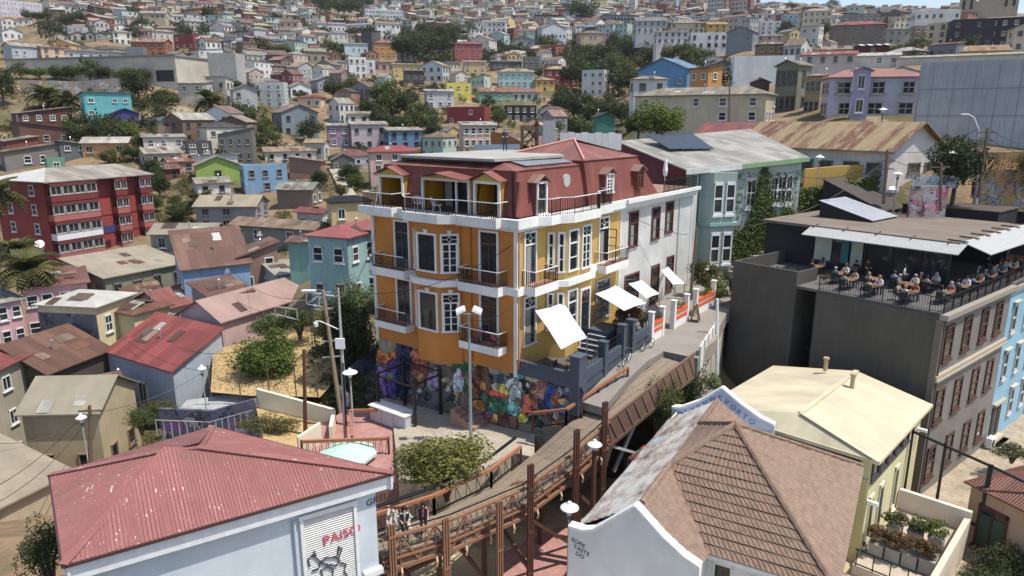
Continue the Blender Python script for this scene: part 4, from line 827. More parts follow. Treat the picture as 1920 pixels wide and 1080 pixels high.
# cornices and bands --------------------------------------------
m = MB(); z0, z1 = 11.7, 12.25
m.box(-.42,.0,-.42,13.1,z0,z1); m.box(0,26.6,-.42,0,z0,z1-.003); m.box(-.3,0,-.3,12.95,z0-.18,z0); m.box(0,26.5,-.3,0,z0-.18,z0)
m.prism([(-.4,9.35),(-1.6,7.95),(-1.6,5.0),(-.95,4.1),(-.95,.85),(-.4,.85)], z0+.012, z1+.012); m.box(-.95,-.4,9.7,13.05,z0+.01,z1+.01)
m.prism([(1.6,-.4),(2.3,-.95),(3.3,-.95),(4.1,-1.5),(7.4,-1.5),(8.1,-.9),(10.4,-.75),(10.4,-.4)], z0+.008, z1+.012)
m.obj('cornice', TRIM, man)
m = MB(); m.box(13,26.7,-.62,-.42,12.0,12.28); m.obj('gutter', TRIM, man)
m = MB(); z0, z1 = 7.58, 8.05
m.box(-.28,0,-.28,13.0,z0,z1); m.box(0,12.9,-.28,0,z0,z1-.003)
m.prism([(-.25,9.0),(-1.38,7.6),(-1.38,5.25),(-.3,4.15),(-.25,4.1)], z0+.01, z1-.06); m.prism([(2.8,-.25),(3.85,-1.28),(7.25,-1.28),(7.9,-.5),(7.9,-.25)], z0+.01, z1-.06); m.obj('string_course', TRIM, man)
# balconies -----------------------------------------------------
def railing(parent, pts, z, h=.95, top=WHITE, gap=.14):
    m = MB(); b = MB()
    for p, q in zip(pts, pts[1:]):
        p = V(*p, z); q = V(*q, z); L_ = (q-p).length; n_ = max(2, int(L_/gap))
        m.beam(p+V(0,0,h), q+V(0,0,h), .06, .045); b.beam(p+V(0,0,.08), q+V(0,0,.08), .025, .025)
        for i in range(n_+1): a = p.lerp(q, i/n_); t = .012 if i % 7 else .02; b.box(a.x-t, a.x+t, a.y-t, a.y+t, z, z+h-.02)
    m.obj('handrail', top, parent); o = b.obj('balusters', IRON, parent); o['kind'] = 'stuff'; return o
def balcony(poly, rail, z0, z1, top=TRIM):
    m = MB(); m.prism(poly, z0, z1); o = m.obj('balcony', top, man)
    m = MB(); m.prism(scale_poly(poly, .97, sum(p[0] for p in poly)/len(poly), sum(p[1] for p in poly)/len(poly)), z1, z1+.02); m.obj('balcony_floor', plain(srgb(176,140,116)), o); railing(o, rail, z1); return o
for z0, z1, dl in ((7.55, 8.08, 0), (3.75, 4.2, 0)):
    balcony([(-.95,11.9),(-.95,8.8),(-.05,8.8),(-.05,11.9)], [(0,11.85),(-.9,11.85),(-.9,8.8)], z0, z1+.02)
    balcony([(-.95,3.95),(-.95,.72),(-.05,.72),(-.05,3.95)], [(0,3.9),(-.9,3.9),(-.9,.77),(0,.77)], z0, z1+.02)
balcony([(.5,-1.),(3.1,-1.),(3.1,-.05),(.5,-.05)], [(.55,0),(.55,-.95),(3.05,-.95),(3.05,0)], 7.55, 8.1)
balcony([(9.3,-.95),(12.7,-.95),(12.7,-.05),(9.3,-.05)], [(9.35,0),(9.35,-.9),(12.65,-.9),(12.65,0)], 7.4, 7.95)
railing(man, [(.3,12.55),(-.85,12.55),(-.85,9.8),(.3,9.8)], 12.27); railing(man, [(.2,9.1),(-.5,9.1),(-1.5,7.9),(-1.5,5.05),(-.88,4.1),(-.88,.95),(.3,.95)], 12.27)
railing(man, [(1.75,-.3),(2.35,-.88),(3.35,-.88),(4.15,-1.42),(7.35,-1.42),(8.05,-.82),(10.3,-.68),(10.3,.2)], 12.27, 1.05)
railing(man, [(19.6,-.3),(26.3,-.3),(26.3,3)], 12.27, .95, IRON)
railing(man, [(-.4,-.9),(.5,-.9)], 4.2) if 0 else None
# mansard -------------------------------------------------------
def slopeL(y0, y1, z0, z1, m, yl0=None):
    X = lambda z: .3+(z-12.25)/2.75*.5
    m.hexa([(X(z0),y1,z0),(X(z0),y0,z0),(X(z0)+.25,y0,z0),(X(z0)+.25,y1,z0),(X(z1),y1,z1),(X(z1),y0,z1),(X(z1)+.25,y0,z1),(X(z1)+.25,y1,z1)])
m = MB(); mz, tz = 12.25, 15.0
for y0, y1 in ((.32,1.45),(3.5,3.85),(7.95,9.7)): slopeL(y0, y1, mz, 14.4, m)
m.hexa([(.3,12.5,mz),(.3,12.05,mz),(.6,12.05,mz),(.6,12.5,mz),(.69,12.25,14.4),(.69,12.05,14.4),(.95,12.05,14.4),(.95,12.25,14.4)])
slopeL(.62, 12.1, 14.4, tz, m)
m.hexa([(.3,.3,mz),(8.4,.3,mz),(8.4,.55,mz),(.3,.55,mz),(.8,.8,tz),(8.4,.8,tz),(8.4,1.05,tz),(.8,1.05,tz)])
m.obj('mansard_slope', SHING, man)
m = MB(); m.hexa([(.3,.3,mz),(.62,.3,mz),(.62,.62,mz),(.3,.62,mz),(.8,.8,tz),(1.,.8,tz),(1.,1.,tz),(.8,1.,tz)])
for k in range(18): z = mz+.1+k*.15; e = .3+(z-mz)/2.75*.5-.02; m.box(e, e+.12, e, e+.12, z, z+.06)
m.obj('hip_cap', SHING, man)
m = MB(); m.hexa([(8.4,.02,mz),(19.2,.02,mz),(19.2,11,mz),(8.4,11,mz),(8.4,.55,15.3),(16.2,.55,15.3),(16.2,8,15.3),(8.4,8,15.3)]); m.obj('mansard_block', SHING, man)
m = MB(); m.hexa([(.3,12.5,mz),(.6,12.2,mz),(8,12.2,mz),(8,12.5,mz),(.8,12.1,tz),(1,12,tz),(8,12,tz),(8,12.1,tz)]); m.obj('mansard_slope', SHING, man)
# recessed loggias behind the left slope
for y0, y1 in ((9.7,12.05),(3.85,7.95),(1.45,3.5)):
    m = MB(); m.box(2.3,2.4,y0,y1,mz+.02,14.4); m.obj('loggia_glazing', GLASS, man)
    each('loggia_cheek', YIN, man, (.34,2.3,y1,y1+.06,mz,14.4), (.34,2.3,y0-.06,y0,mz,14.4))
    each('loggia_floor', plain(srgb(120,70,56)), man, (.3,2.4,y0-.05,y1+.05,mz-.02,mz+.015)); each('loggia_ceiling', plain(srgb(120,70,56)), man, (.6,2.4,y0-.05,y1+.05,14.4,14.45))
    fr = MB(); fr.box(.16,.3,y0-.02,y0+.14,mz,14.38); fr.box(.16,.3,y1-.14,y1+.02,mz,14.38); fr.box(.155,.3,y0+.14,y1-.14,14.2,14.38)
    if y1-y0 > 3: fr.box(.16,.28,4.9,5.0,mz,14.2)
    fr.obj('loggia_frame', TRIM, man)
    m = MB(); c0 = y1-.5
    for i in range(4): m.box(1.9,1.95,c0-.16*i-.13,c0-.16*i,mz+.1,14.2)
    m.obj('curtain', CURT, man)
    yc = (y0+y1)/2; e0, e1 = y0-.25, y1+.25; pk = 14.9 if y1-y0 < 3 else 14.72; eb = 14.36
    g = MB(); g.face([(.1,y1,14.38),(.1,y0,14.38),(.1,yc,pk-.06)]); g.face([(.6,y1,14.38),(.6,yc,pk-.06),(.6,y0,14.38)]); g.obj('dormer_gable', wallm(srgb(196,170,90),'clap',.2), man)
    r = MB(); f = -.15 if y1-y0 < 3 else -.75
    for a, b in ((e1, yc), (yc, e0)):
        za, zb_ = (eb, pk) if b == yc else (pk, eb)
        r.hexa([(f,a,za),(f,b,zb_),(2.6,b,zb_+.15),(2.6,a,za+.15),(f,a,za+.06),(f,b,zb_+.06),(2.6,b,zb_+.2),(2.6,a,za+.2)])
    r.obj('dormer_roof', REDTIN, man)
# dormers on the right slope
for x, z, w, h, ym, doorway in ((2.75,12.27,1.2,2.05,.28,1),(10.95,12.95,1.15,1.4,.05,0),(15.7,12.95,1.1,1.35,.05,0)):
    m = MB(); m.box(x-w/2, x+w/2, ym-.12, ym+1.1, z, z+h); m.face([(x-w/2,ym-.121,z+h),(x+w/2,ym-.121,z+h),(x,ym-.121,z+h+.35)]); m.obj('dormer', SHING if not doorway else SHING, man)
    r = MB(); 
    for s in (-1, 1):
        a = [(x+s*(w/2+.22),ym-.4,z+h-.1),(x,ym-.4,z+h+.36),(x,ym+1.5,z+h+.36),(x+s*(w/2+.22),ym+1.5,z+h-.1)]
        a = a if s < 0 else a[::-1]; r.hexa(a+[(p[0],p[1],p[2]+.06) for p in a])
    r.obj('dormer_roof', roofm(Rc(196,150,130),'tin',.2), man)
    hwin(x, ym-.125, z+.02, RA, w-.08, h-.04, 'plain' if doorway else 'case', TRIM if x < 15 else BRWOOD, TRIM if x < 15 else BRWOOD)
m = MB(); m.tube([(6.35,.56,14.1),(6.35,.70,14.1)], .42, 20); m.obj('round_window', plain((.4,.42,.38)), man)
m = MB(); m.tube([(6.35,.53,14.1),(6.35,.58,14.1)], .33, 20); m.obj('pane', plain((.2,.3,.3), .08), man.children[-1])
# upper roofs
r = MB(); A4 = [(.72,.72,tz+.02),(8.6,.72,tz+.02),(8.6,12,tz+.02),(.72,12.05,tz+.02)]; B4 = [(1.9,2.6,15.42),(8.6,2.6,15.42),(8.6,10.8,15.42),(1.9,10.8,15.42)]
for i in range(4): r.face([A4[i], A4[(i+1)%4], B4[(i+1)%4], B4[i]])
r.face(A4[::-1]); r.obj('upper_roof', REDTIN, man)
m = MB(); m.box(1.3,12.5,2.9,10.9,15.35,15.5); m.obj('roof_deck_base', plain(srgb(70,60,56)), man)
m = MB(); m.prism([(.9,2.4),(8.2,2.0),(12.6,6.5),(12.6,11.2),(1.2,11.2)], 15.5, 15.66); m.obj('roof_deck', roofm(Rc(206,202,196),'felt',.2), man)
r = MB(); a4 = [(8.3,.45,15.3),(16.4,.45,15.3),(16.4,8.1,15.3),(8.3,8.1,15.3)]; pa, pb = (12.0,3.6,16.6), (12.9,4.4,16.62)
r.face(a4[::-1]); r.face([a4[0],a4[1],pb,pa]); r.face([a4[1],a4[2],pb]); r.face([a4[2],a4[3],pa,pb]); r.face([a4[3],a4[0],pa]); r.obj('hip_roof', REDTIN, man)
r = MB(); r.face([(a4[1][0],a4[1][1],15.32),(16.4,8.1,15.32),(12.9,4.4,16.64),(12.3,3.9,16.63)]); r.obj('hip_roof_patch', roofm(Rc(206,196,180),'tin',.2), man)
m = MB()
for a, b in ((a4[0],pa),(a4[3],pa)): m.tube([V(*a)+V(0,0,.05), V(*pa)+V(0,0,.05)], .09, 6)
m.obj('ridge_cap', plain(srgb(206,150,140)), man)
for i in range(3):
    m = MB(); x = 2.5+i*1.85; m.hexa([(x,1.2,15.2),(x+1.8,1.2,15.2),(x+1.8,2.5,15.45),(x,2.5,15.45),(x,1.2,15.25),(x+1.8,1.2,15.25),(x+1.8,2.5,15.5),(x,2.5,15.5)]); m.obj('roof_panel', plain((.2,.21,.22), .35), man)
# roof terrace of the white wing
m = MB(); m.box(16.4,26.2,-.3,12,12.05,12.28); m.obj('roof_terrace', plain(srgb(150,120,100)), man)
m = MB(); m.box(19.8,26.0,8.5,8.7,12.28,15.3); m.obj('terrace_wall', wallm(Wc(170,110,76),'plaster',.3), man)
# mural wall under the house and terrace -------------------------
STONE = NT('rubble_stone'); q_o = STONE.ob(); q_v = STONE.n('ShaderNodeTexVoronoi', i_Scale=2.2); STONE.l(q_o, q_v.inputs['Vector']); q_c = STONE.mix(.5, STONE.mix(1., (.42,.38,.3), q_v.outputs['Color'], 'MULTIPLY'), (.42,.38,.3)); STONE.col(STONE.mix(STONE.ramp(STONE.noise(q_o, 1.2, 5), .5, .7), q_c, (.2,.18,.15))); q_e = STONE.n('ShaderNodeTexVoronoi', i_Scale=2.2, feature='DISTANCE_TO_EDGE'); STONE.l(q_o, q_e.inputs['Vector']); STONE.bump(q_e.outputs[0], .8, .15); STONE = STONE.fin(.9, 0, .2)
m = MB(); m.box(.1,.5,-4.45,12.72,-4,2.6); m.box(.5,3.,-4.45,-4.1,-4,2.3); mw = m.obj('mural_wall', STONE, man)
bgp = [(705,668),(800,680),(860,690),(920,700),(1000,712),(1092,728),(1094,822),(985,812),(920,796),(860,782),(780,764),(708,748)]
PB_ = [onL(px, py, .1) for px, py in bgp]; m = MB(); m.face([(.094,p.y,p.z) for p in PB_]); m.obj('mural_ground', graffm('mural', [(.16,.10,.06),(.08,.10,.13),(.24,.17,.08),(.12,.16,.12),(.20,.09,.06),(.30,.27,.22),(.05,.05,.06)], 1.3, (.20,.18,.15)), mw)
def figure(name, pts, c, lift, c2=None):
    cx0 = sum(p[0] for p in pts)/len(pts); cy0 = sum(p[1] for p in pts)/len(pts); pts = [(cx0+(a-cx0)*1.22, min(cy0+(b-cy0)*1.15, 742+(a-705)*.235)) for a, b in pts]
    P = [onL(px, py, .1) for px, py in pts]; m = MB(); x = .09-lift
    n_ = len(P); cy = sum(p.y for p in P)/n_; cz = sum(p.z for p in P)/n_
    m.add([(x,p.y,p.z) for p in P]+[(x,cy,cz)], [(i, (i+1)%n_, n_) for i in range(n_)])
    key = ('mural', c); 
    if key not in MC:
        nn = NT('mural_paint'); ob = nn.ob(); a = nn.noise(ob, 1.8, 3); wv = nn.n('ShaderNodeTexVoronoi', i_Scale=2.6, feature='DISTANCE_TO_EDGE'); nn.l(ob, wv.inputs['Vector'])
        c = mute(c, .15); cc = nn.mix(nn.ramp(a, .42, .58), tuple(v*.6 for v in c), tuple(min(1, v*1.5+.04) for v in c)); nn.col(nn.mix(nn.math('MULTIPLY', nn.math('LESS_THAN', wv.outputs[0], .035), .55), cc, (.05,.05,.06))); MC[key] = nn.fin(.8, 0, .2)
    return m.obj('mural_figure', MC[key], mw)
def blob(cx, cy, rx, ry, n=14, j=.12, seed=1):
    R = random.Random(seed); return [(cx+rx*math.cos(2*math.pi*i/n)*(1+R.uniform(-j,j)), cy+ry*math.sin(2*math.pi*i/n)*(1+R.uniform(-j,j))) for i in range(n)]
S_ = srgb
for i, (pts, c) in enumerate([
 ([(709,672),(712,655),(718,662),(732,662),(737,655),(740,672),(732,680),(716,680)], S_(206,110,40)),
 (blob(717,716,11,28,12,.15,2), S_(176,110,190)), (blob(738,712,12,32,12,.1,3), S_(84,60,140)), (blob(756,696,11,35,12,.1,4), S_(44,52,120)), ([(748,640),(770,650),(772,700),(762,735),(746,735)], S_(30,40,80)),
 (blob(786,690,13,34,12,.15,5), S_(150,76,44)), ([(772,664),(776,656),(786,666),(798,660),(800,680),(776,682)], S_(190,100,50)), (blob(782,718,12,14,12,.1,6), S_(120,84,60)),
 (blob(812,715,10,16,12,.1,7), S_(170,140,190)), ([(850,674),(874,682),(872,694),(852,690)], S_(40,130,90)), (blob(860,716,9,22,12,.1,8), S_(190,200,214)),
 (blob(884,716,10,30,10,.2,9), S_(90,120,60)), (blob(903,718,13,32,14,.08,10), S_(110,60,36)), (blob(905,697,9,9,10,.05,31), S_(90,48,30)), ([(918,738),(932,726),(952,742),(956,752),(930,752)], S_(206,62,30)), ([(928,712),(954,718),(952,740),(930,730)], S_(206,190,60)), ([(926,708),(940,702),(956,708),(954,720),(930,716)], S_(80,90,110)),
 ([(906,742),(956,750),(950,768),(934,774),(912,764)], S_(28,104,66)), (blob(968,722,15,13,14,.05,11), S_(206,210,216)), (blob(966,748,10,24,12,.1,12), S_(190,206,206)), (blob(962,768,8,14,12,.1,13), S_(110,190,190)), ([(960,704),(968,698),(990,708),(988,738),(982,738),(982,716)], S_(24,24,28)), (blob(976,704,12,6,10,.2,14), S_(90,170,150)),
 ([(984,742),(994,740),(996,770),(982,772)], S_(206,84,44)), (blob(1012,726,14,18,14,.12,15), S_(170,110,80)), (blob(1012,752,12,14,12,.1,16), S_(176,120,104)), (blob(1034,750,10,26,12,.1,17), S_(38,80,160)), (blob(1033,738,7,7,10,.05,18), S_(30,60,130)),
 ([(1044,752),(1082,756),(1076,776),(1050,774)], S_(36,110,190)), (blob(1062,752,15,6,12,.15,19), S_(226,170,40)), (blob(1075,735,14,14,16,.12,20), S_(90,66,150)), (blob(1075,735,8,9,12,.1,21), S_(196,190,206)), (blob(930,784,10,8,10,.15,22), S_(226,160,40)), (blob(980,784,9,8,10,.15,23), S_(214,206,50)), ([(940,772),(968,784),(966,806),(938,798)], S_(100,66,50)), (blob(1004,706,16,8,12,.2,24), S_(150,150,110)), (blob(898,770,12,20,12,.15,25), S_(206,130,40)), (blob(914,778,9,9,12,.1,26), S_(76,70,130)) ]):
    cx_ = sum(p[0] for p in pts)/len(pts); cy_ = sum(p[1] for p in pts)/len(pts)
    figure('mural_outline', [(cx_+(a-cx_)*1.1, cy_+(b-cy_)*1.07) for a, b in pts], (.012,.012,.016), .005+.0016*i); figure('mural_figure', pts, c, .0058+.0016*i)
RM = random.Random(9); MPAL = [S_(60,66,76),S_(150,110,70),S_(176,170,150),S_(90,50,40),S_(50,80,90),S_(190,130,60),S_(120,130,110),S_(140,70,60),S_(40,44,60),S_(206,196,176)]
for i in range(110):
    px = RM.uniform(712,1088); t_ = (px-705)/390; py = RM.uniform(676+t_*56, 746+t_*62); k = RM.uniform(2.5,6.5); figure('mural_patch', blob(px, py, k, k*RM.uniform(.7,1.8), 9, .3, i), RM.choice(MPAL), .0765+.0004*i if 0 else .0035 if i < 60 else .072+.0002*i)
# terrace -------------------------------------------------------
SLATE = plain(srgb(74,82,94), .6); SLAB = plain(srgb(62,70,80), .7)
ter = empty('terrace_parapet', HC, HRZ, 'slate grey terrace parapet with posts and panels beside the yellow facade', 'parapet')
m = MB(); m.box(-.05,.2,-3.95,-.08,2.55,3.4); m.box(-.09,.24,-3.95,-.08,3.4,3.48); m.obj('panel', SLATE, ter)
for x0, x1, z0, z1 in ((-.1,.75,1.7,4.5),(2.95,3.35,2.2,4.65),(5.35,5.75,2.6,5.15),(6.6,7.0,2.8,5.2)):
    m = MB(); m.box(x0,x1,-4.6,-4.1 if x0 > 0 else -3.95,z0-.8,z1); m.box(x0-.05,x1+.05,-4.65,-4.05 if x0 > 0 else -3.9,z1,z1+.08); m.obj('post', SLATE, ter)
for x0, x1, zb0, zb1, zt in ((.75,2.95,1.6,2.1,3.55),(3.35,5.35,2.1,2.5,3.75),(7.0,9.3,2.6,2.8,4.1)):
    m = MB(); m.hexa([(x0,-4.5,zb0-.5),(x1,-4.5,zb1-.5),(x1,-4.2,zb1-.5),(x0,-4.2,zb0-.5),(x0,-4.5,zt),(x1,-4.5,zt+.15),(x1,-4.2,zt+.15),(x0,-4.2,zt)]); m.obj('panel', SLATE, ter)
    for k in (.3,.62): 
        m = MB(); m.beam((x0,-4.52,zb0+(zt-zb0)*k),(x1,-4.52,zb1+(zt+.15-zb1)*k),.06,.14); m.obj('panel_rail', SLAB, ter)
    m = MB(); m.beam((x0,-4.35,zt+.75),(x1,-4.35,zt+.9),.04,.04); m.beam((x0,-4.35,zt+.4),(x1,-4.35,zt+.55),.03,.03)
    for i in range(12): t = i/11; x = x0+(x1-x0)*t; m.box(x-.012,x+.012,-4.362,-4.338,zt+.15*t,zt+.75+.15*t)
    m.obj('railing', IRON, ter)
m = MB(); m.box(5.75,6.6,-4.42,-4.36,2.9,4.9); m.obj('gate', plain(srgb(40,42,46)), ter)
tf = MB(); tf.box(.2,9.4,-4.2,-.02,2.2,2.72); tag(tf.obj('terrace_floor', plain(srgb(92,88,84), .8), None, HC, rz=HRZ), kind='structure')
# steps up to the terrace door
st = empty('entrance_steps', HC, HRZ, 'short flight of pale-edged slate steps on the cafe terrace', 'steps')
for i in range(5): m = MB(); m.box(4.6+i*.42,5.0+i*.42,-2.7,-1.35,2.72,2.95+i*.22); m.obj('step', SLATE, st); m = MB(); m.box(4.57+i*.42,4.66+i*.42,-2.72,-1.33,2.95+i*.22,2.98+i*.22); m.obj('step_nosing', plain((.55,.55,.55)), st)
m = MB(); m.box(6.7,8.8,-2.7,-1.05,2.72,4.05); m.obj('landing', SLATE, st)
# sails
def sail(pts, label, sag=.25, name='shade_sail'):
    A, B, C_, D = [hw(*onR(px, py, off)) for px, py, off in pts]; m = MB(); n_ = 8; g = []
    for j in range(n_+1):
        for i in range(n_+1):
            u, v = i/n_, j/n_; p = A.lerp(B, u).lerp(D.lerp(C_, u), v); k = 4*u*(1-u)*4*v*(1-v)/1.; p = p-V(0,0,sag*k*.5)
            ctr = (A+B+C_+D)/4; e = (1-abs(2*u-1))*(1 if v in (0,1) else 0)+(1-abs(2*v-1))*(1 if u in (0,1) else 0); p = p.lerp(ctr, .06*e); g.append(p)
    m.add(g, [(j*(n_+1)+i, j*(n_+1)+i+1, (j+1)*(n_+1)+i+1, (j+1)*(n_+1)+i) for j in range(n_) for i in range(n_)])
    o = m.obj(name, plain((.74,.74,.73), .8), None, smooth=True); md = o.modifiers.new('t', 'SOLIDIFY'); md.thickness = .02; return tag(o, label, 'shade sail', 'white shade sails over the cafe terraces')
sail([(1003,583,-.7),(1057,567,-.7),(1101,634,-3.4),(1052,656,-3.4)], 'steep white rectangular shade sail nearest the orange corner', .05)
sail([(1115,551,-.4),(1154,535,-.4),(1213,568,-4.),(1170,583,-4.)], 'flat white shade sail over the middle terrace in front of yellow bay', .3)
sail([(1178,532,-.4),(1202,525,-.2),(1237,551,-4.),(1212,560,-4.)], 'curved white shade sail in front of the white facade', .6)
sail([(1239,507,-.4),(1252,500,-.2),(1284,532,-4.),(1262,534,-4.)], 'curved white shade sail farthest up the lane', .6)

# thin steel masts that hold the outer corners of the sails
for i, (px, py, off, zb) in enumerate(((1101,634,-3.4,2.7),(1213,568,-4.,2.9),(1237,551,-4.,3.0),(1284,532,-4.,3.1))):
    p = onR(px, py, off); m = MB(); m.tube([(0,0,0),(0,0,p.z-zb+.15)], .04, 6); tag(m.obj('sail_mast', plain((.3,.31,.32), .4, .5), None, hw(p.x, p.y, zb)), ('slim steel mast under the steep sail','slim steel mast at the corner of the flat sail','slim steel mast under the curved sail by the white facade','slim steel mast under the farthest sail')[i], 'mast')
# ---------------------------------------------------------------- plaza, lane, lower street
CONC = ground(srgb(176,166,150), srgb(156,146,130), .5, .9, srgb(140,130,116)); PINKC = ground(mute(srgb(176,124,114),.2), mute(srgb(160,110,102),.2), .6, .9, mute(srgb(180,144,132),.2)); LANE = ground(srgb(140,134,126), srgb(132,126,118), .7, .9)
pz = lambda x, y: -1.25-.076*max(0, toloc(V(x,y,0)).y)
pl = [atz(*p, -1.4).xy for p in ((1003,846),(960,852),(905,885),(840,905),(748,900))]
P = [hw(.3,13.6,0).xy, hw(.3,-1.2,0).xy]+[Vector((1.3,37.2))]+pl[1:]+[atz(735,775,-2).xy]
m = MB(); m.prism([tuple(p) for p in P], -7, pz); tag(m.obj('plaza', CONC), kind='structure')
pk = [atz(*p, -2.1).xy for p in ((736,772),(748,905),(560,905),(600,800),(650,768))]
m = MB(); m.prism([tuple(p) for p in pk], -7, -2.05); tag(m.obj('pink_terrace', PINKC), kind='structure')
# lane beside the terrace and its continuation uphill
def strip(name, L, R, mat, th=.5, kind='structure'):
    m = MB()
    for i in range(len(L)-1):
        a, b, c, d = R[i], L[i], L[i+1], R[i+1]; t = [Vector(q) for q in (a, d, c, b)]; m.hexa([p-V(0,0,th) for p in t]+t)
    o = m.obj(name, mat); 
    if kind: tag(o, kind=kind)
    return o
zl = lambda x: np.interp(x, [-1,.65,3.2,6,9,25,34,44], [1.2,1.75,2.5,3.0,2.95,3.15,4.6,7.5])
xs = [.4,1.5,3.2,4.5,6,8.4]; strip('lane', [hw(x,-4.3,zl(x)) for x in xs], [hw(x,-6.02,zl(x)-.02) for x in xs], LANE)
xs = [8.4,10,13,16,20,26,30]; strip('lane', [hw(x,-.3,zl(x)) for x in xs], [hw(x,float(np.interp(x,[8,10,13,16,20,26,30],[-8.5,-8.1,-7.9,-7.,-6.1,-5.6,-5.4])),zl(x)) for x in xs], LANE, 1.)
for k in range(16):
    x = 30+k*.8; z = 3.7+k*.3; m = MB(); m.box(0,.85,-5.6,-2.,-.6,.0); o = m.obj('street_stair', LANE, None, hw(0,0,0)+TX*x+V(0,0,z), rz=HRZ); tag(o, kind='structure')
m = MB(); m.box(-60,19.2,10,43.4,-6.6,-6.0); tag(m.obj('lower_street', ground(srgb(190,172,140), srgb(170,152,122), .5, .9, srgb(150,136,112))), kind='structure')
m = MB(); m.prism([tuple(atz(*p,-5.98).xy) for p in ((985,1015),(1050,988),(1170,1015),(1170,1200),(930,1200),(930,1045))], -5.99, -5.95); tag(m.obj('red_pavement', PINKC), kind='structure')
m = MB(); m.prism([tuple(atz(*p,-5.98).xy) for p in ((1170,860),(1300,780),(1300,860),(1170,930))], -5.985, -5.93); tag(m.obj('red_pavement', PINKC), kind='structure')
# dark underpass wall and mural below the lane
ret = empty('retaining_wall', hw(3.4,-8.6,0), HRZ, 'pale rendered retaining wall with white panels at the end of the lane', 'wall')
m = MB(); m.hexa([(5.2,.3,-8),(16.5,2.6,-8),(16.5,3.,-8),(5.2,.7,-8),(5.2,.3,2.7),(16.5,2.6,2.9),(16.5,3.,2.9),(5.2,.7,2.7)]); m.obj('wall_face', wallm(Wc(190,182,166),'plaster',.5), ret)
for k in range(4): m = MB(); x_ = 5.5+k*1.5; y_ = .3+(x_-5.2)*.2035; m.hexa([(x_,y_-.15,1.6),(x_+1.1,y_+.07,1.6),(x_+1.1,y_+.2,1.6),(x_,y_-.02,1.6),(x_,y_-.15,3.6),(x_+1.1,y_+.07,3.7),(x_+1.1,y_+.2,3.7),(x_,y_-.02,3.6)]); m.obj('panel', wallm((.62,.6,.57),'plaster',.4), ret)
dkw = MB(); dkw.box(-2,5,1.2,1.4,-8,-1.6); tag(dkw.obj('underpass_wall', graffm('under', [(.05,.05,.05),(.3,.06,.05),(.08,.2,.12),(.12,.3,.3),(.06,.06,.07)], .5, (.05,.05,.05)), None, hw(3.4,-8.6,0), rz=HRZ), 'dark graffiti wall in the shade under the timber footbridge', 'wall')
# ---------------------------------------------------------------- timber footbridge / ramp
TIMB = wood(mute(srgb(142,104,78),.1)); TIMD = wood(mute(srgb(100,66,52),.1)); RAILT = wood(mute(srgb(166,108,74),.1)); PLK = wood(mute(srgb(138,122,104),.15), .85)
Ls = [V(10,43.6,2.72),V(7.2,40.4,2.12),V(3.15,37.9,.45),V(1.3,37.1,-.93),V(-1.1,33.3,-1),V(-3.85,30.7,-1),V(-6.9,28.8,-1)]
Rs = [V(11.7,42.1,2.62),V(8.7,39.2,1.75),V(5.5,36.3,.6),V(3.2,34.1,-.35),V(.6,31.6,-.95),V(-2.8,28.95,-1),V(-5.8,27.3,-1)]
br = empty('footbridge', (0,0,-6), 0, 'brown timber and steel footbridge ramp running past the mural up to the lane', 'footbridge')
def B_(mb, name, mat, par=None): return mb.obj(name, mat, par or br, (0,0,6))
m = MB(); NP = 14
for i in range(len(Ls)-1):
    for k in range(NP):
        t0, t1 = (k+.04)/NP, (k+.96)/NP; a, b, c, d = Rs[i].lerp(Ls[i],t0), Rs[i].lerp(Ls[i],t1), Rs[i+1].lerp(Ls[i+1],t1), Rs[i+1].lerp(Ls[i+1],t0); dz = V(0,0,.06+.012*((k*7+i*3)%3))
        q = [b-V(0,0,.02), a-V(0,0,.02), d-V(0,0,.02), c-V(0,0,.02)]; q = q if (q[1]-q[0]).cross(q[2]-q[1]).z > 0 else q[::-1]; m.hexa([p-dz*0-V(0,0,.06) for p in q]+[p+V(0,0,.012*((k*5+i)%3)) for p in q])
tag(B_(m, 'deck_planks', PLK), kind='stuff')
for i in range(len(Ls)-1):
    m = MB(); m.hexa([p-V(0,0,.5) for p in (Rs[i],Rs[i+1],Ls[i+1],Ls[i])]+[p-V(0,0,.1) for p in (Rs[i],Rs[i+1],Ls[i+1],Ls[i])]); B_(m, 'deck_beam', TIMD)
def picketrail(pts, h, mat, zig=True, step=.32):
    for p, q in zip(pts, pts[1:]):
        m = MB(); m.beam(p+V(0,0,h), q+V(0,0,h), .16, .16); B_(m, 'handrail', mat); L_ = (q-p).length; n_ = max(2, int(L_/step)); m = MB()
        m.beam(p+V(0,0,.12), q+V(0,0,.12), .06, .08)
        for i in range(n_):
            a, b = p.lerp(q, i/n_), p.lerp(q, (i+1)/n_); m.beam(a+V(0,0,.12), b+V(0,0,h-.06) if i % 2 == 0 else a+V(0,0,h-.06), .03, .03)
        tag(B_(m, 'rail_pickets', IRON), kind='stuff')
        for e in (p, q): m = MB(); m.box(e.x-.07,e.x+.07,e.y-.07,e.y+.07,e.z-.2,e.z+h); B_(m, 'rail_post', TIMD)
picketrail([V(7.15,40.45,2.15), V(5.2,39.25,1.3), V(3.2,37.95,.45), V(1.25,38.9,-.2)], 1.0, RAILT)
picketrail([V(.5,36.0,-.97), V(-1.1,33.4,-.97), V(-3.85,30.75,-.97), V(-6.4,29.1,-.97)], 1.0, RAILT)
m = MB(); m.tube([V(.2,36.5,.35),V(-1.4,33.9,.3),V(-4.0,31.1,.25),V(-6.4,29.5,.2)], .09, 6); B_(m, 'hanging_hose', IRON)
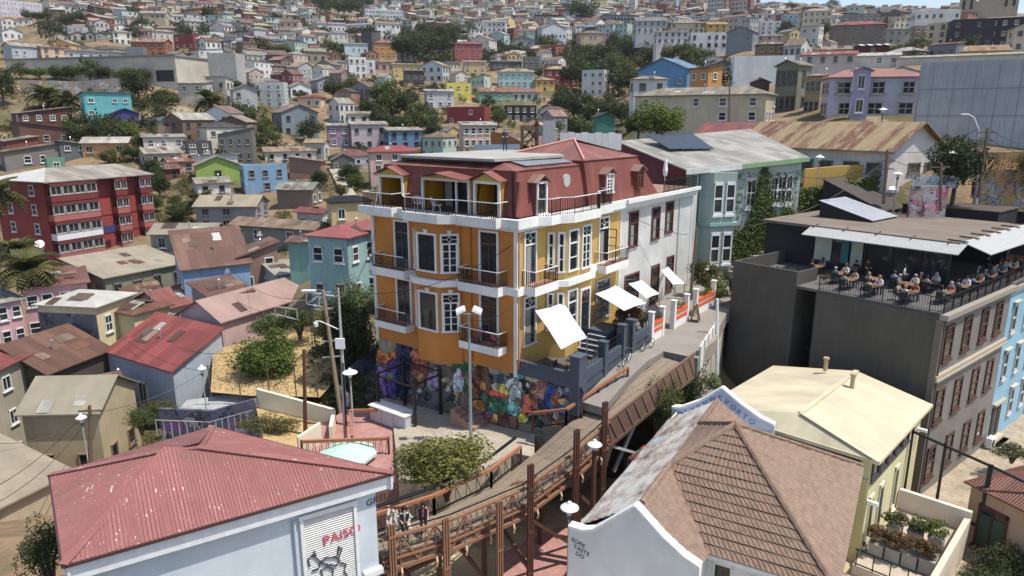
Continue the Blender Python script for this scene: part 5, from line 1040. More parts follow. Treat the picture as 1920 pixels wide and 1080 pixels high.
# right-hand truss
def seg(p, q, n_): return [p.lerp(q, i/n_) for i in range(n_)]
TS = seg(Rs[2],Rs[3],2)+seg(Rs[3],Rs[4],2)+seg(Rs[4],Rs[5],3)+seg(Rs[5],Rs[6],2)+[Rs[6]]
for i, (p, q) in enumerate(zip(TS, TS[1:])):
    for h, s, nm in ((.85,.13,'top_chord'),(-.75,.17,'bottom_chord'),(-.25,.1,'side_beam')):
        m = MB(); m.beam(p+V(0,0,h), q+V(0,0,h), .14, s); B_(m, nm, TIMB)
    m = MB(); mid_ = p.lerp(q,.5); m.beam(mid_+V(0,0,-.95), mid_+V(0,0,.85), .07, .07); B_(m, 'truss_post', TIMB)
    m = MB(); m.beam(p+V(0,0,-.6), mid_+V(0,0,.8), .08, .09); B_(m, 'diagonal', TIMB)
    m = MB(); m.beam(mid_+V(0,0,.8), q+V(0,0,-.55), .08, .09); B_(m, 'diagonal', TIMB)
    m = MB(); nn_ = 8; off = (Ls[3]-Rs[3]).normalized()*.12
    for k in range(nn_): a, b = p.lerp(q,k/nn_), p.lerp(q,(k+1)/nn_); m.beam(a+off+V(0,0,.05), (b if k%2 else a)+off+V(0,0,.95), .025, .025)
    m.beam(p+off+V(0,0,1.08), q+off+V(0,0,1.08), .05, .05); tag(B_(m, 'rail_pickets', IRON), kind='stuff')
    m = MB(); m.tube([mid_+V(.05,-.12,-.75), mid_+V(.1,-.3,-.9), mid_+V(.06,-.3,-1.15)], .05, 5); B_(m, 'hook', plain(srgb(190,160,130)))
# upper girder with sheet panels
for i, (p, q) in enumerate(((Rs[0],Rs[0].lerp(Rs[1],.5)),(Rs[0].lerp(Rs[1],.5),Rs[1]),(Rs[1],Rs[1].lerp(Rs[2],.5)),(Rs[1].lerp(Rs[2],.5),Rs[2]))):
    m = MB(); m.beam(p+V(0,0,.15), q+V(0,0,.15), .05, 1.5); B_(m, 'side_panel', plain(srgb(110,86,72), .6))
    m = MB(); m.beam(p+V(0,0,.95), q+V(0,0,.95), .12, .08); B_(m, 'top_chord', plain(srgb(120,92,76)))
    m = MB(); m.beam(p+V(0,0,-.7), q+V(0,0,-.7), .2, .2); B_(m, 'bottom_chord', plain(srgb(96,76,64)))
    for k in range(3):
        a, b = p.lerp(q,k/3), p.lerp(q,(k+1)/3); out = V(.03,-.04,0); m = MB(); m.beam(a+out+V(0,0,-.55), b+out+V(0,0,.85), .06, .06); B_(m, 'diagonal', plain(srgb(130,104,88)))
for a, b in ((Rs[2]+V(.2,.3,-.8), V(8.2,40.2,-2.6)), (Rs[2]+V(.2,.3,-.8), V(5.6,38.6,-3.)), (V(7.6,38.8,.6), V(6.2,38.4,-2.8))):
    m = MB(); m.beam(a, b, .16, .16); B_(m, 'brace', plain((.5,.5,.48)))
# tall posts; front ones are made of three planks
def col3(x, y, z1, mat, sep=.125, w_=.075, z0=-6., ang=.55):
    c, s = math.cos(ang), math.sin(ang)
    for k in (-1, 0, 1):
        m = MB(); m.beam((x+c*sep*k, y+s*sep*k, z0), (x+c*sep*k, y+s*sep*k, z1-.02*abs(k)), w_, .17, up=(-s, c, 0)); B_(m, 'post_plank', mat)
    for z in np.arange(z0+1.2, z1-.3, 2.4): m = MB(); m.beam((x-c*.17, y-s*.17, z), (x+c*.17, y+s*.17, z), .2, .12); B_(m, 'spacer', mat)
for x, y, z1, mt in ((5.15,35.7,2.9,TIMD),(3.42,33.7,2.2,TIMD),(.93,31.4,1.4,TIMD),(-.6,29.9,.25,TIMB),(-3.05,28.5,.2,TIMB),(-5.35,27.35,.6,TIMB)): col3(x, y, z1, mt)
for L_ in (V(-6.2,29.3,-1.2), V(-3.7,30.9,-1.2), V(-1.5,33.,-1.2), V(1.6,35.8,-1.2), V(4.,37.3,0)):
    m = MB(); m.box(L_.x-.14,L_.x+.14,L_.y-.14,L_.y+.14,-6,L_.z); B_(m, 'column', TIMD)
for a, b in ((V(-3.05,28.5,-5.6),V(-6.2,29.3,-1.6)),(V(-.6,30,-5.2),V(-3.5,31,-1.7)),(V(.93,31.4,-4.6),V(-1.5,33,-1.6)),(V(3.4,33.8,-4.8),V(.93,31.6,-1.8)),(V(-6,29.2,-3.6),V(-3.6,30.8,-3.4)),(V(5.1,35.7,-4),V(3.4,33.9,-1.5))):
    m = MB(); m.beam(a, b, .14, .18); B_(m, 'brace', TIMD)
# dark post and rails beside the plaza's pink terrace
pr = empty('timber_rail', atz(650,785,-2), 0, 'brown timber railing round the pink terrace behind the green umbrella', 'railing')
o0 = pr.location
RP = [atz(565,828,-1.), atz(728,822,-1.), atz(726,768,-1.1), atz(656,770,-1.1), atz(660,820,-1.)]
for p, q in ((RP[0],RP[1]),(RP[2],RP[3]),(RP[3],RP[4])):
    m = MB(); m.beam(p-o0, q-o0, .16, .18); m.obj('rail', RAILT, pr)
for p in RP[:3]+[RP[4]]: m = MB(); m.beam(p-o0-V(0,0,1.1), p-o0+V(0,0,.1), .12, .12); m.obj('rail_post', TIMD, pr)
m = MB()
for k in range(26):
    a = RP[0].lerp(RP[1], k/26)-o0; m.beam(a-V(0,0,1.), a+V(.12*(k%2),0,-.08), .03, .03)
tag(m.obj('rail_pickets', IRON, pr), kind='stuff')
# ---------------------------------------------------------------- foreground warehouse with red corrugated hip roof
ws = empty('warehouse', (-12,26,-1.2), 0, 'pale blue warehouse with red corrugated hip roof in the foreground', 'warehouse'); wo = V(-12,26,-1.2)
FR, FLc, BLc, BRc = atz(737,886,3.5), atz(118,1060,3.5), atz(93,890,3.5), atz(398,799,3.5); r1, r2 = atz(308,846,5.0), atz(376,839,5.05)
n = NT('red_corrugated'); uv = n.uv(); u_, v_, _z = n.sep(uv); base = srgb(176,88,86); base = mute((base[0]*.78, base[1]*.86, base[2]*.74), .4)
big = n.noise(n.mapv(uv,(1,.4,1)), .5, 5); c = n.mix(1., base, n.ramp(big,.3,.7,(.8,.8,.8,1),(1.16,1.12,1.1,1)), 'MULTIPLY')
gr_ = n.noise(n.mapv(n.ob(),(.5,1.2,1)), .55, 4); side = n.ramp(gr_, .52, .68); c = n.mix(n.math('MULTIPLY', side, .35), c, (.16,.11,.08))
ch_ = n.ramp(n.noise(n.mapv(uv,(1.5,.3,1)), 2.2, 5, .7), .55, .75); c = n.mix(n.math('MULTIPLY', ch_, .3), c, (.4,.24,.22))
dv = n.n('ShaderNodeTexVoronoi', i_Scale=1.); n.l(n.mapv(uv,(4.,1.1,1)), dv.inputs['Vector']); spot = n.math('LESS_THAN', dv.outputs['Distance'], .13); msk = n.math('GREATER_THAN', n.noise(uv, .45, 3), .5)
c = n.mix(n.math('MULTIPLY', n.math('MULTIPLY', spot, msk), .85), c, (.62,.58,.55))
dv2 = n.n('ShaderNodeTexVoronoi', i_Scale=1.); n.l(n.mapv(uv,(9.,9.,1)), dv2.inputs['Vector']); sp2 = n.math('LESS_THAN', dv2.outputs['Distance'], .14); m2 = n.math('GREATER_THAN', n.noise(uv, .8, 3), .54)
c = n.mix(n.math('MULTIPLY', n.math('MULTIPLY', sp2, m2), .8), c, (.6,.55,.52))
sh = n.n('ShaderNodeTexBrick'); n.l(uv, sh.inputs['Vector']); sh.offset = 0; sh.inputs['Scale'].default_value = 1; sh.inputs['Brick Width'].default_value = .83; sh.inputs['Row Height'].default_value = 2.9; sh.inputs['Mortar Size'].default_value = .012; sh.inputs['Color1'].default_value = (.94,.94,.94,1); sh.inputs['Color2'].default_value = (1.06,1.05,1.05,1); sh.inputs['Mortar'].default_value = (.75,.72,.7,1)
c = n.mix(1., c, sh.outputs['Color'], 'MULTIPLY'); n.col(c); REDC = n.fin(.55, 0, .25)
def corr_face(pts, name, mat, parent, off, step=.045, amp=.018, pitch=.13, th=True):
    """a roof slope as true corrugated sheet: ribs run up the slope. pts planar polygon, first edge = eave"""
    P = [Vector(p) for p in pts]; e = (P[1]-P[0]).normalized(); nrm = (P[1]-P[0]).cross(P[2]-P[1]).normalized(); nrm = -nrm if nrm.z < 0 else nrm
    f = nrm.cross(e); uv2 = [((p-P[0]).dot(e), (p-P[0]).dot(f)) for p in P]
    a0, a1 = min(q[0] for q in uv2), max(q[0] for q in uv2); m = MB(); nst = int((a1-a0)/step); prev = None
    def rng(a):
        ys = []
        for i in range(len(uv2)):
            (xa, ya), (xb, yb) = uv2[i], uv2[(i+1) % len(uv2)]
            if (xa-a)*(xb-a) <= 0 and abs(xa-xb) > 1e-6: ys.append(ya+(yb-ya)*(a-xa)/(xb-xa))
        return (min(ys), max(ys)) if ys else None
    for i in range(nst+1):
        a = a0+.001+(a1-a0-.002)*i/nst; r = rng(a)
        if not r: prev = None; continue
        h = amp*math.sin(2*math.pi*a/pitch); lo = P[0]+e*a+f*r[0]+nrm*h; hi = P[0]+e*a+f*r[1]+nrm*h; cur = (lo-off, hi-off)
        if prev: m.face([prev[0], cur[0], cur[1], prev[1]])
        prev = cur
    return m.obj(name, mat, parent, smooth=False)
for q in ((FLc,FR,r2,r1),(FR,BRc,r2),(BRc,BLc,r1,r2),(BLc,FLc,r1)): corr_face(q, 'roof_slope', REDC, ws, wo)
for a, b in ((FR,r2),(BRc,r2),(BLc,r1),(FLc,r1),(r1,r2)):
    m = MB(); m.beam(a-wo+V(0,0,.02), b-wo+V(0,0,.03), .34, .05); m.obj('hip_flashing', REDC, ws)
LB_ = wallm(Wc(200,212,224), 'plaster', .12); FAS = plain((.7,.72,.74), .6)
def inset(a, b, c, k):  # a moved towards inside
    return a+((b-a).normalized()+(c-a).normalized())*k
Q = [inset(FLc,FR,BLc,.45), inset(FR,FLc,BRc,.45), inset(BRc,FR,BLc,.45), inset(BLc,BRc,FLc,.45)]
m = MB(); m.prism([tuple((p-wo).xy) for p in Q], -6, 4.3); m.obj('wall', LB_, ws)
for a, b in ((FLc,FR),(FR,BRc),(BLc,FLc)):
    d = (b-a).normalized(); nn_ = Vector((d.y,-d.x,0)); m = MB(); p, q = a-wo-nn_*.12, b-wo-nn_*.12; m.beam(p-V(0,0,.42), q-V(0,0,.42), .08, .62); m.obj('fascia', FAS, ws)
    m = MB(); m.beam(a-wo-V(0,0,.06), b-wo-V(0,0,.06), .14, .1); m.obj('gutter', plain(srgb(70,50,46)), ws)
d = (Q[1]-Q[0]).normalized(); Wn = Vector((d.y,-d.x,0)); Lw = (Q[1]-Q[0]).length
def onW(px, py): 
    r = ray(px, py); t = (Wn.dot(Q[0]))/Wn.dot(r+V(0,0,0)) if 0 else (Wn.x*Q[0].x+Wn.y*Q[0].y)/(Wn.x*r.x+Wn.y*r.y); p = V(r.x*t, r.y*t, CZ+r.z*t); return (p-Q[0]).dot(d), p.z+1.2
def Wp(u, z, o=0.): return Q[0]-wo+d*u+Wn*o+V(0,0,z-(Q[0].z-wo.z))
ux0, _zz = onW(566, 1000); ux1, zt_ = onW(664, 945); 
SH = plain((.56,.55,.52), .45, .3)
sh_ = MB(); k = 0; zz_ = -4.5+1.2
za, zb_ = -2.5, zt_
nsl = int((zb_-za)/.1); g = []
for i in range(nsl*2+1):
    z = za+(zb_-za)*i/(nsl*2); o = .06 if i % 2 else .02; g += [Wp(ux0, z, o), Wp(ux1, z, o)]
sh_.add(g, [(2*i, 2*i+1, 2*i+3, 2*i+2) for i in range(nsl*2)]); shut = sh_.obj('roller_shutter', SH, ws)
for u in (ux0, ux1): m = MB(); m.beam(Wp(u, za, .04), Wp(u, zb_+.12, .04), .14, .14, up=(Wn.x,Wn.y,0)); m.obj('shutter_guide', FAS, ws)
m = MB(); m.beam(Wp(ux0-.1, zb_+.1, .05), Wp(ux1+.1, zb_+.1, .05), .16, .2); m.obj('shutter_box', FAS, ws)
u5 = onW(552, 1000)[0]; m = MB(); m.tube([Wp(u5, -3, .1), Wp(u5, zt_+.1, .1)], .06, 8); m.obj('downpipe', plain((.5,.55,.6)), ws)
m = MB(); p0, p1 = onW(700,1065), onW(735,1055); m.beam(Wp(ux1+.2,p0[1]-.1,.12), Wp(Lw+.1,p0[1]-.1,.12), .3, .25); m.obj('plinth', FAS, ws)
def text3(s, mat, size, mtx, parent, name='lettering', shear=0, ext=.004):
    cu = bpy.data.curves.new('t', 'FONT'); cu.body = s; cu.size = size; cu.extrude = ext; cu.shear = shear; cu.align_x = 'LEFT'; cu.resolution_u = 3
    t = bpy.data.objects.new('t', cu); dg = bpy.context.evaluated_depsgraph_get(); COL.objects.link(t); dg.update(); me = bpy.data.meshes.new_from_object(t.evaluated_get(dg)); bpy.data.objects.remove(t)
    me.materials.clear(); me.materials.append(mat); me.name = name; o = bpy.data.objects.new(name, me); put(o, parent); o.matrix_local = mtx; return o
def wmat(u, z, o, rot=0.):
    M = Matrix((( d.x, 0, Wn.x), (d.y, 0, Wn.y), (0, 1, 0))).to_4x4(); M.translation = Wp(u, z, o); return M @ Matrix.Rotation(rot, 4, 'Z')
REDP, BLKP, BLUP = plain(srgb(214,60,84), .7), plain((.03,.03,.035), .7), plain(srgb(60,100,190), .7)
tu, tz_ = onW(605, 1022); text3('PAiSO', REDP, .62, wmat(tu, tz_, .085, .08), shut)
def scribble(mb, pts, mapper, r=.03): mb.tube([mapper(*p) for p in pts], r, 5)
for strokes in [[(580,1060),(576,1046),(586,1038),(600,1052),(596,1064),(584,1068)], [(592,1040),(588,1030),(586,1042)], [(600,1050),(610,1044),(628,1042),(636,1048),(630,1058),(612,1056),(600,1052)], [(634,1044),(640,1026),(634,1022),(632,1040)], [(604,1078),(600,1066),(614,1060),(624,1066),(622,1080),(612,1082)], [(636,1052),(648,1056),(644,1068),(650,1078)]]:
    m = MB(); m.tube([Wp(*onW(*p), .09) for p in strokes], .028, 5); m.obj('graffiti_stroke', BLKP, shut)
tu, tz_ = onW(686, 950); text3('GRELU', BLKP, .42, wmat(tu, tz_, .03, .12), ws, 'graffiti_tag', .2)
# ---------------------------------------------------------------- foreground tiled house with white curvy gable
TO = V(2.9,26.5,0); tu_ = V(.5,.866,0); tv_ = V(.866,-.5,0); TRZ = math.atan2(tu_.y, tu_.x)   # local x = u, local y = -v
def tl(v, u, z): return V(u, -v, z)
th_ = empty('tiled_house', TO, TRZ, 'white house with curvy gables and brown clay tile hip roof in the foreground', 'house')
def tilem(c, key, white=0.):
    n = NT('clay_tile_'+key); ob = n.ob(); rnd = n.noise(n.mapv(ob,(1,1,1)), 3.2, 4, .7); col = n.mix(1., c, n.ramp(rnd,.3,.7,(.72,.72,.72,1),(1.2,1.18,1.15,1)), 'MULTIPLY')
    col = n.mix(n.math('MULTIPLY', n.ramp(n.noise(ob,.7,5),.5,.7), .4), col, (.2,.16,.12))
    if white: col = n.mix(n.math('MULTIPLY', n.ramp(n.noise(n.mapv(ob,(1,1.6,1)),.55,6,.7),.36,.56), white), col, (.5,.48,.44))
    if key == 'wash': col = n.mix(n.math('MULTIPLY', n.ramp(n.noise(ob,.35,5,.7),.6,.68), .6), col, (.3,.5,.55))
    n.col(col); return n.fin(.85, 0, .2)
TB = tilem(mute(tuple(x*.58 for x in srgb(168,132,106)),.28), 'brown'); TW = tilem(tuple(x*.55 for x in srgb(150,122,108)), 'wash', .95); TB2 = tilem(mute(tuple(x*.62 for x in srgb(174,140,114)),.28), 'tan')
def tiles(poly, mat, parent, row=.36, pitch=.21):
    P = [Vector(p) for p in poly]; e = (P[1]-P[0]).normalized(); nrm = (P[1]-P[0]).cross(P[2]-P[1]).normalized(); nrm = -nrm if nrm.z < 0 else nrm
    f = nrm.cross(e); f = -f if f.z < 0 else f; q = [((p-P[0]).dot(e), (p-P[0]).dot(f)) for p in P]; fm = max(b for a, b in q); f0 = min(b for a, b in q)
    m = MB(); m.face([p-nrm*.03 for p in P]); m.obj('roof_underlay', plain((.03,.02,.018)), parent)
    def rng(y):
        xs = []
        for i in range(len(q)):
            (xa, ya), (xb, yb) = q[i], q[(i+1) % len(q)]
            if (ya-y)*(yb-y) <= 0 and abs(ya-yb) > 1e-6: xs.append(xa+(xb-xa)*(y-ya)/(yb-ya))
        return (min(xs), max(xs)) if len(xs) >= 2 else None
    R = random.Random(3); y = f0
    while y < fm-.08:
        lo, hi = rng(y+.01), rng(min(y+row*.98, fm-.01))
        if lo and hi:
            m = MB(); n_ = max(3, int((lo[1]-lo[0])/(pitch/4))); rows = ([], [], []); jog = R.uniform(-.012,.012)
            for i in range(n_+1):
                t = i/n_; xl, xh = lo[0]+(lo[1]-lo[0])*t, hi[0]+(hi[1]-hi[0])*t; ph = abs(math.sin(math.pi*xl/pitch)); k = .045*ph+.012*math.sin(int(xl/pitch)*12.9+y*7)
                rows[0].append(P[0]+e*xl+f*(y-.04+jog)+nrm*(k+.015)); rows[1].append(P[0]+e*xl+f*(y-.04+jog)+nrm*(k+.075)); rows[2].append(P[0]+e*xh+f*(y+row*.98)+nrm*(.045*ph+.02))
            v = rows[0]+rows[1]+rows[2]; w_ = n_+1
            m.add(v, [(i, i+1, w_+i+1, w_+i) for i in range(n_)]+[(w_+i, w_+i+1, 2*w_+i+1, 2*w_+i) for i in range(n_)]); m.obj('tile_course', mat, parent)
        y += row
AP = tl(4.8,6.6,4.2); E1 = 1.0; zr = 2.73
tiles([tl(0,12.7,E1), tl(0,0,E1), tl(2.6,0,zr), tl(2.6,12.7,zr)], TW, th_)
tiles([tl(2.6,9.1,zr), tl(2.6,4.,zr), AP], TB2, th_)
tiles([tl(5.2,0,E1), tl(5.2,.9,E1), tl(2.6,4.,zr), tl(2.6,0,zr)], TB2, th_)
tiles([tl(5.2,.9,E1), tl(10.,.9,E1), AP, tl(2.6,4.,zr)], TB, th_, row=.42)
tiles([tl(10.,.9,E1), tl(10.1,12,E1), AP], TB2, th_, row=.42, pitch=.3)
tiles([tl(10.1,12,E1), tl(0,12,E1), AP], TB2, th_)
tiles([tl(5.2,12,E1), tl(5.2,12.7,E1), tl(2.6,12.7,zr), tl(2.6,9.1,zr)], TB2, th_)
def ridge(a, b, mat, name='ridge_tiles', r=.15, step=.42):
    n_ = max(2, int((b-a).length/step))
    for i in range(n_):
        p, q = a.lerp(b, i/n_), a.lerp(b, (i+1.08)/n_); m = MB(); m.tube([p+V(0,0,.06), q+V(0,0,.09)], [r, r*.86], 7); m.obj('ridge_tile', mat, th_)
ridge(tl(10.,.9,E1), AP, TB); ridge(tl(10.1,12,E1), AP, TB); ridge(tl(2.6,0.3,zr), tl(2.6,4.,zr), TB2); ridge(tl(2.6,4.,zr), AP, TB2); ridge(tl(2.6,9.1,zr), AP, TB); ridge(tl(2.6,9.1,zr), tl(2.6,12.6,zr), TB)
WPL = wallm((.74,.75,.77), 'plaster', .12)
def gable(u, prof, z0, th, name, mat):
    f = [tl(v, u, z) for v, z in prof]; b = [tl(v, u+th, z) for v, z in prof]; lo_f = [tl(v, u, z0) for v, z in prof]; lo_b = [tl(v, u+th, z0) for v, z in prof]; m = MB()
    for i in range(len(prof)-1):
        m.face([lo_f[i], lo_f[i+1], f[i+1], f[i]]); m.face([lo_b[i+1], lo_b[i], b[i], b[i+1]]); m.face([f[i], f[i+1], b[i+1], b[i]])
    m.face([lo_f[0], f[0], b[0], lo_b[0]]); m.face([lo_f[-1], lo_b[-1], b[-1], f[-1]]); m.obj(name, mat, th_)
    for i in range(len(prof)-1):
        m = MB(); a, c = tl(prof[i][0], u+th/2, prof[i][1]+.05), tl(prof[i+1][0], u+th/2, prof[i+1][1]+.05); m.beam(a, c, th+.14, .12); m.obj('coping', plain((.8,.8,.78), .7), th_)
GP = [(-.35,1.1),(.35,1.12),(.8,1.3),(1.25,1.7),(2.55,2.92),(3.7,1.95),(4.6,1.35),(5.1,1.15),(5.25,1.08)]
gable(-.35, GP, -6.2, .3, 'gable_wall', WPL); gable(14.05, [(-.35,1.15),(.2,1.25),(1.3,1.9),(2.5,2.95),(3.6,2.2),(4.7,1.6),(5.5,1.35)], -6, .3, 'gable_wall', wallm(Wc(196,208,224), 'plaster', .15))
m = MB(); m.prism([(.0,-.15),(14.,-.15),(14.,-5.3),(11.9,-5.3),(11.9,-9.5),(1.6,-9.5),(1.6,-5.1),(0,-5.1)], -6.2, .93); m.obj('wall', WPL, th_)
m = MB(); m.beam(tl(5.2,.95,.9), tl(10.,.95,.9), .2, .2); m.obj('eave_board', plain((.76,.76,.76)), th_); m = MB(); m.beam(tl(10.,.9,.88), tl(10.1,12,.88), .16, .2); m.obj('eave_board', plain((.76,.76,.76)), th_)
m = MB(); m.beam(tl(-.02,0,.92), tl(-.02,14,.92), .12, .14); m.obj('eave_board', plain((.5,.46,.4)), th_)
for v, w2, h2 in ((5.75,.75,2.0),(8.6,1.0,.7)):
    o = child('window', WINF['one'], th_, tl(v, 1.6, -.6 if v < 6 else -.8), (0,0,-math.pi/2), (w2,1,h2), (.75,.75,.75)); child('pane', PANE, o)
child('door', DOORM, th_, tl(7.2,1.6,-2.2), (0,0,-math.pi/2), (1.2,1,2.6), (.74,.74,.76))
each('window', DARK, th_, (-.42,-.33,-3.2,-1.4,-4.4,-1.0)) if 0 else None
m = MB(); m.box(-.40,-.33,-4.3,-2.4,-4.6,-1.35); m.obj('doorway', DARK, th_)
def gtxt(s, v, u, z, size, rot, mat): 
    M = Matrix(((0,0,-1),(-1,0,0),(0,1,0))).to_4x4(); M.translation = tl(v, u, z); return text3(s, mat, size, M @ Matrix.Rotation(rot,4,'Z'), th_, 'graffiti_tag')
BGP = [(-.35,1.15),(.2,1.25),(1.3,1.9),(2.5,2.95),(3.6,2.2),(4.7,1.6),(5.5,1.35)]
for i, ch in enumerate('SOEXONWEVORTO'):
    v = -.25+i*.36; zt = float(np.interp(v+.15,[p[0] for p in BGP],[p[1] for p in BGP])); z2 = float(np.interp(v+.45,[p[0] for p in BGP],[p[1] for p in BGP])); gtxt(ch, v, 14.04, zt-.6, .44, math.atan2(z2-zt,.3)*.8, BLUP)
for i, s in enumerate(('SORE','TASTE','DO')): gtxt(s, -.22+.1*i, -.36, .5-.3*i, .27, -.25, BLKP)
# ---------------------------------------------------------------- cream house
cN, cR, cF = V(19.3,33.8,0), V(26.3,41.1,0), V(13.5,39.3,0); cB = cF+cR-cN; CO = V(19.3,33.8,-6.5)
cd = (cR-cN).normalized(); cf = (cF-cN).normalized(); CRZ = math.atan2(cd.y, cd.x); Lc, Wd = (cR-cN).length, (cF-cN).length   # local x along right wall, y along front
ch_ = empty('cream_house', CO, CRZ, 'cream house with large pale yellow metal roof beside the dark building', 'house')
CRM = wallm(Wc(214,204,150), 'plaster', .1); CRC = wallm(Wc(196,184,120), 'corr', .1); CRF = roofm(tuple(x*.70 for x in srgb(226,216,186)), 'felt', .06)
m = MB(); m.box(.1,Lc-.1,.1,Wd,-1,6.85); m.obj('wall', CRM, ch_)
m = MB(); m.box(.02,.1,.15,Wd,-1,5.6); m.obj('end_wall', CRC, ch_)
m = MB(); m.box(.0,.08,.6,Wd,5.65,6.8); m.obj('window', GLASS, ch_)
E7 = 7.0; a, b, c, e_ = V(-.35,-.35,E7), V(Lc+.1,-.35,E7), V(Lc+.1,Wd+2,E7), V(-.35,Wd+2,E7); rA, rB = V(.75,4.3,8.0), V(Lc+.1,4.3,8.05)
off0 = V(0,0,0)
MB().face([a,b,rB,rA]).obj('roof_slope', CRF, ch_); MB().face([e_,a,rA]).obj('roof_slope', CRF, ch_)
m = MB(); m.face([c,e_,rA,rB]); m.obj('roof_slope', CRF, ch_)
m = MB(); m.beam(rA+V(0,0,.03), rB+V(0,0,.03), .3, .06); m.obj('ridge_cap', CRF, ch_); m = MB(); m.beam(a+V(0,0,.02), rA+V(0,0,.03), .25, .06); m.obj('ridge_cap', CRF, ch_)
for p, q in ((a,b),(a,e_)): m = MB(); m.beam(p-V(0,0,.08), q-V(0,0,.08), .08, .2); m.obj('fascia', plain(srgb(206,196,160)), ch_)
for vx in (7.2, 9.2): m = MB(); m.lathe([(.14,7.9),(.14,8.7),(.2,8.72),(.2,8.85)], (vx,3.6 if vx < 8 else 6.,0), 8); m.obj('roof_vent', plain(srgb(176,160,130)), ch_)
for i in range(5): 
    o = child('window', WINF['one'], ch_, (.9+i*1.42, .1, 6.05), (0,0,0), (1.3,1,1.2), (.06,.06,.06)); child('pane', PANE, o)
for x in (.9, 2.7, 5.6):
    o = child('window', WINF['one'], ch_, (x, .1, 2.9), (0,0,0), (.75,1,3.0), (.7,.66,.5)); child('pane', PANE, o)
for x, z in ((.2,4.2),(9.3,5.4)): m = MB(); m.box(x-.1,x+.12,-.45,.08,z,z+.18); m.obj('camera_box', WHITE, ch_)
# planter terrace in front of the cream house
pt = empty('planter_terrace', CO, CRZ, 'paved roof terrace with a wall below the tall windows of the cream house', 'terrace')
each('terrace_slab', plain(srgb(176,164,146), .8), pt, (-1.2,6.6,-3.5,.05,-.6,1.1)); each('terrace_wall', wallm(Wc(214,196,172),'plaster',.3), pt, (-1.2,6.7,-3.8,-3.5,-3,2.0)); each('terrace_wall', wallm(Wc(214,200,186),'plaster',.2), pt, (6.6,6.9,-3.8,0,-1,2.4))
rl = MB(); rl.box(-1.2,-1.14,-3.45,.0,2.05,2.12); rl.box(-1.2,-1.14,-3.45,.0,1.2,1.25)
for i in range(5): rl.box(-1.2,-1.14,-3.45+i*.83,-3.4+i*.83,1.1,2.1)
rl.obj('terrace_railing', IRON, pt)
# black steel screen
sc_ = empty('steel_frame_screen', CO+cd*7.6, CRZ, 'tall black steel frame with glass panes between cream house and alley', 'screen')
for bx in ((0,.12,-.1,.02,1,6.2),(0,.12,-1.9,-1.75,1.2,5.8),(0,.14,-4.3,-4.05,.8,5.2),(0,.12,-6.4,-6.3,1.8,4.6)): m = MB(); m.box(*bx); m.obj('post', DARK, sc_)
for p, q in (((.06,-.1,5.9),(.06,-4.2,5.1)),((.06,-4.2,5.1),(.06,-6.4,4.6)),((.06,-.1,1.3),(.06,-4.2,1.2)),((.06,-4.2,2.4),(.06,-6.4,2.2))): m = MB(); m.beam(p,q,.12,.14); m.obj('rail', DARK, sc_)
# ---------------------------------------------------------------- dark grey restaurant building
DK = V(27.2,42.1,0); d1 = V(.78,.63,0).normalized(); DRZ = math.atan2(d1.y, d1.x)
dk = empty('dark_building', DK, DRZ, 'dark grey building with rooftop restaurant terrace and brown windows', 'building')
DGR = wallm(Wc(88,86,82), 'corr', .6); GRW = wallm(Wc(136,131,125), 'corr', .5); BLK = wallm(Wc(48,48,52), 'plaster', .1)
m = MB(); m.box(0,13.,.15,8.3,-8,5.9); m.obj('wall', DGR, dk)
m = MB(); m.box(3,20,8.3,9.9,-8,5.9); m.obj('wall', DGR, dk)
m = MB(); m.box(0,20.,9.9,15.3,-8,5.9); m.obj('wall', DGR, dk)
m = MB(); m.box(13.,24,.6,8.3,-8,5.9); m.obj('wall', DGR, dk)
each('parapet', DGR, dk, (0,.2,9.9,15.3,5.9,7.15), (0.2,7.5,15.1,15.3,5.9,7.15), (.2,3,9.9,10.05,5.9,7.1))
m = MB(); m.box(.02,13.,0,.15,-8,5.7); m.obj('side_wall', GRW, dk)
m = MB(); m.box(-.1,13.2,-.35,.15,5.7,6.05); m.obj('cornice', plain(srgb(150,142,132)), dk)
for z, h, o in ((1.55,.14,.28),(1.75,.2,.2)): m = MB(); m.box(-.05,13.1,-o,0,z,z+h); m.obj('string_course', plain(srgb(176,164,146)), dk)
m = MB(); m.box(-.12,.1,-.1,.3,-8,5.7); m.obj('corner_board', plain(srgb(110,100,92)), dk)
m = MB(); m.tube([(.2,-.12,-8),(.2,-.12,5.6)], .07, 6); m.obj('downpipe', plain((.12,.1,.09)), dk)
for z in (3.95,-.45,-4.6):
    for x in (1.55,4.7,7.9,10.8):
        o = child('window', WINF['sash'], dk, (x,0,z), (0,0,0), (1.35,1,2.4), Wc(92,60,50)); child('pane', PANE, o)
        for q in (-.2, .22): m = MB(); m.box(x-.5,x+.5,-.05,-.03,z+q*2.4-.03,z+q*2.4+.03); m.obj('glazing_bar', BRWOOD, dk)
fl = MB(); fl.box(.1,20,.1,15.1,5.9,6.1); fl.obj('terrace_floor', plain(srgb(96,94,92), .8), dk)
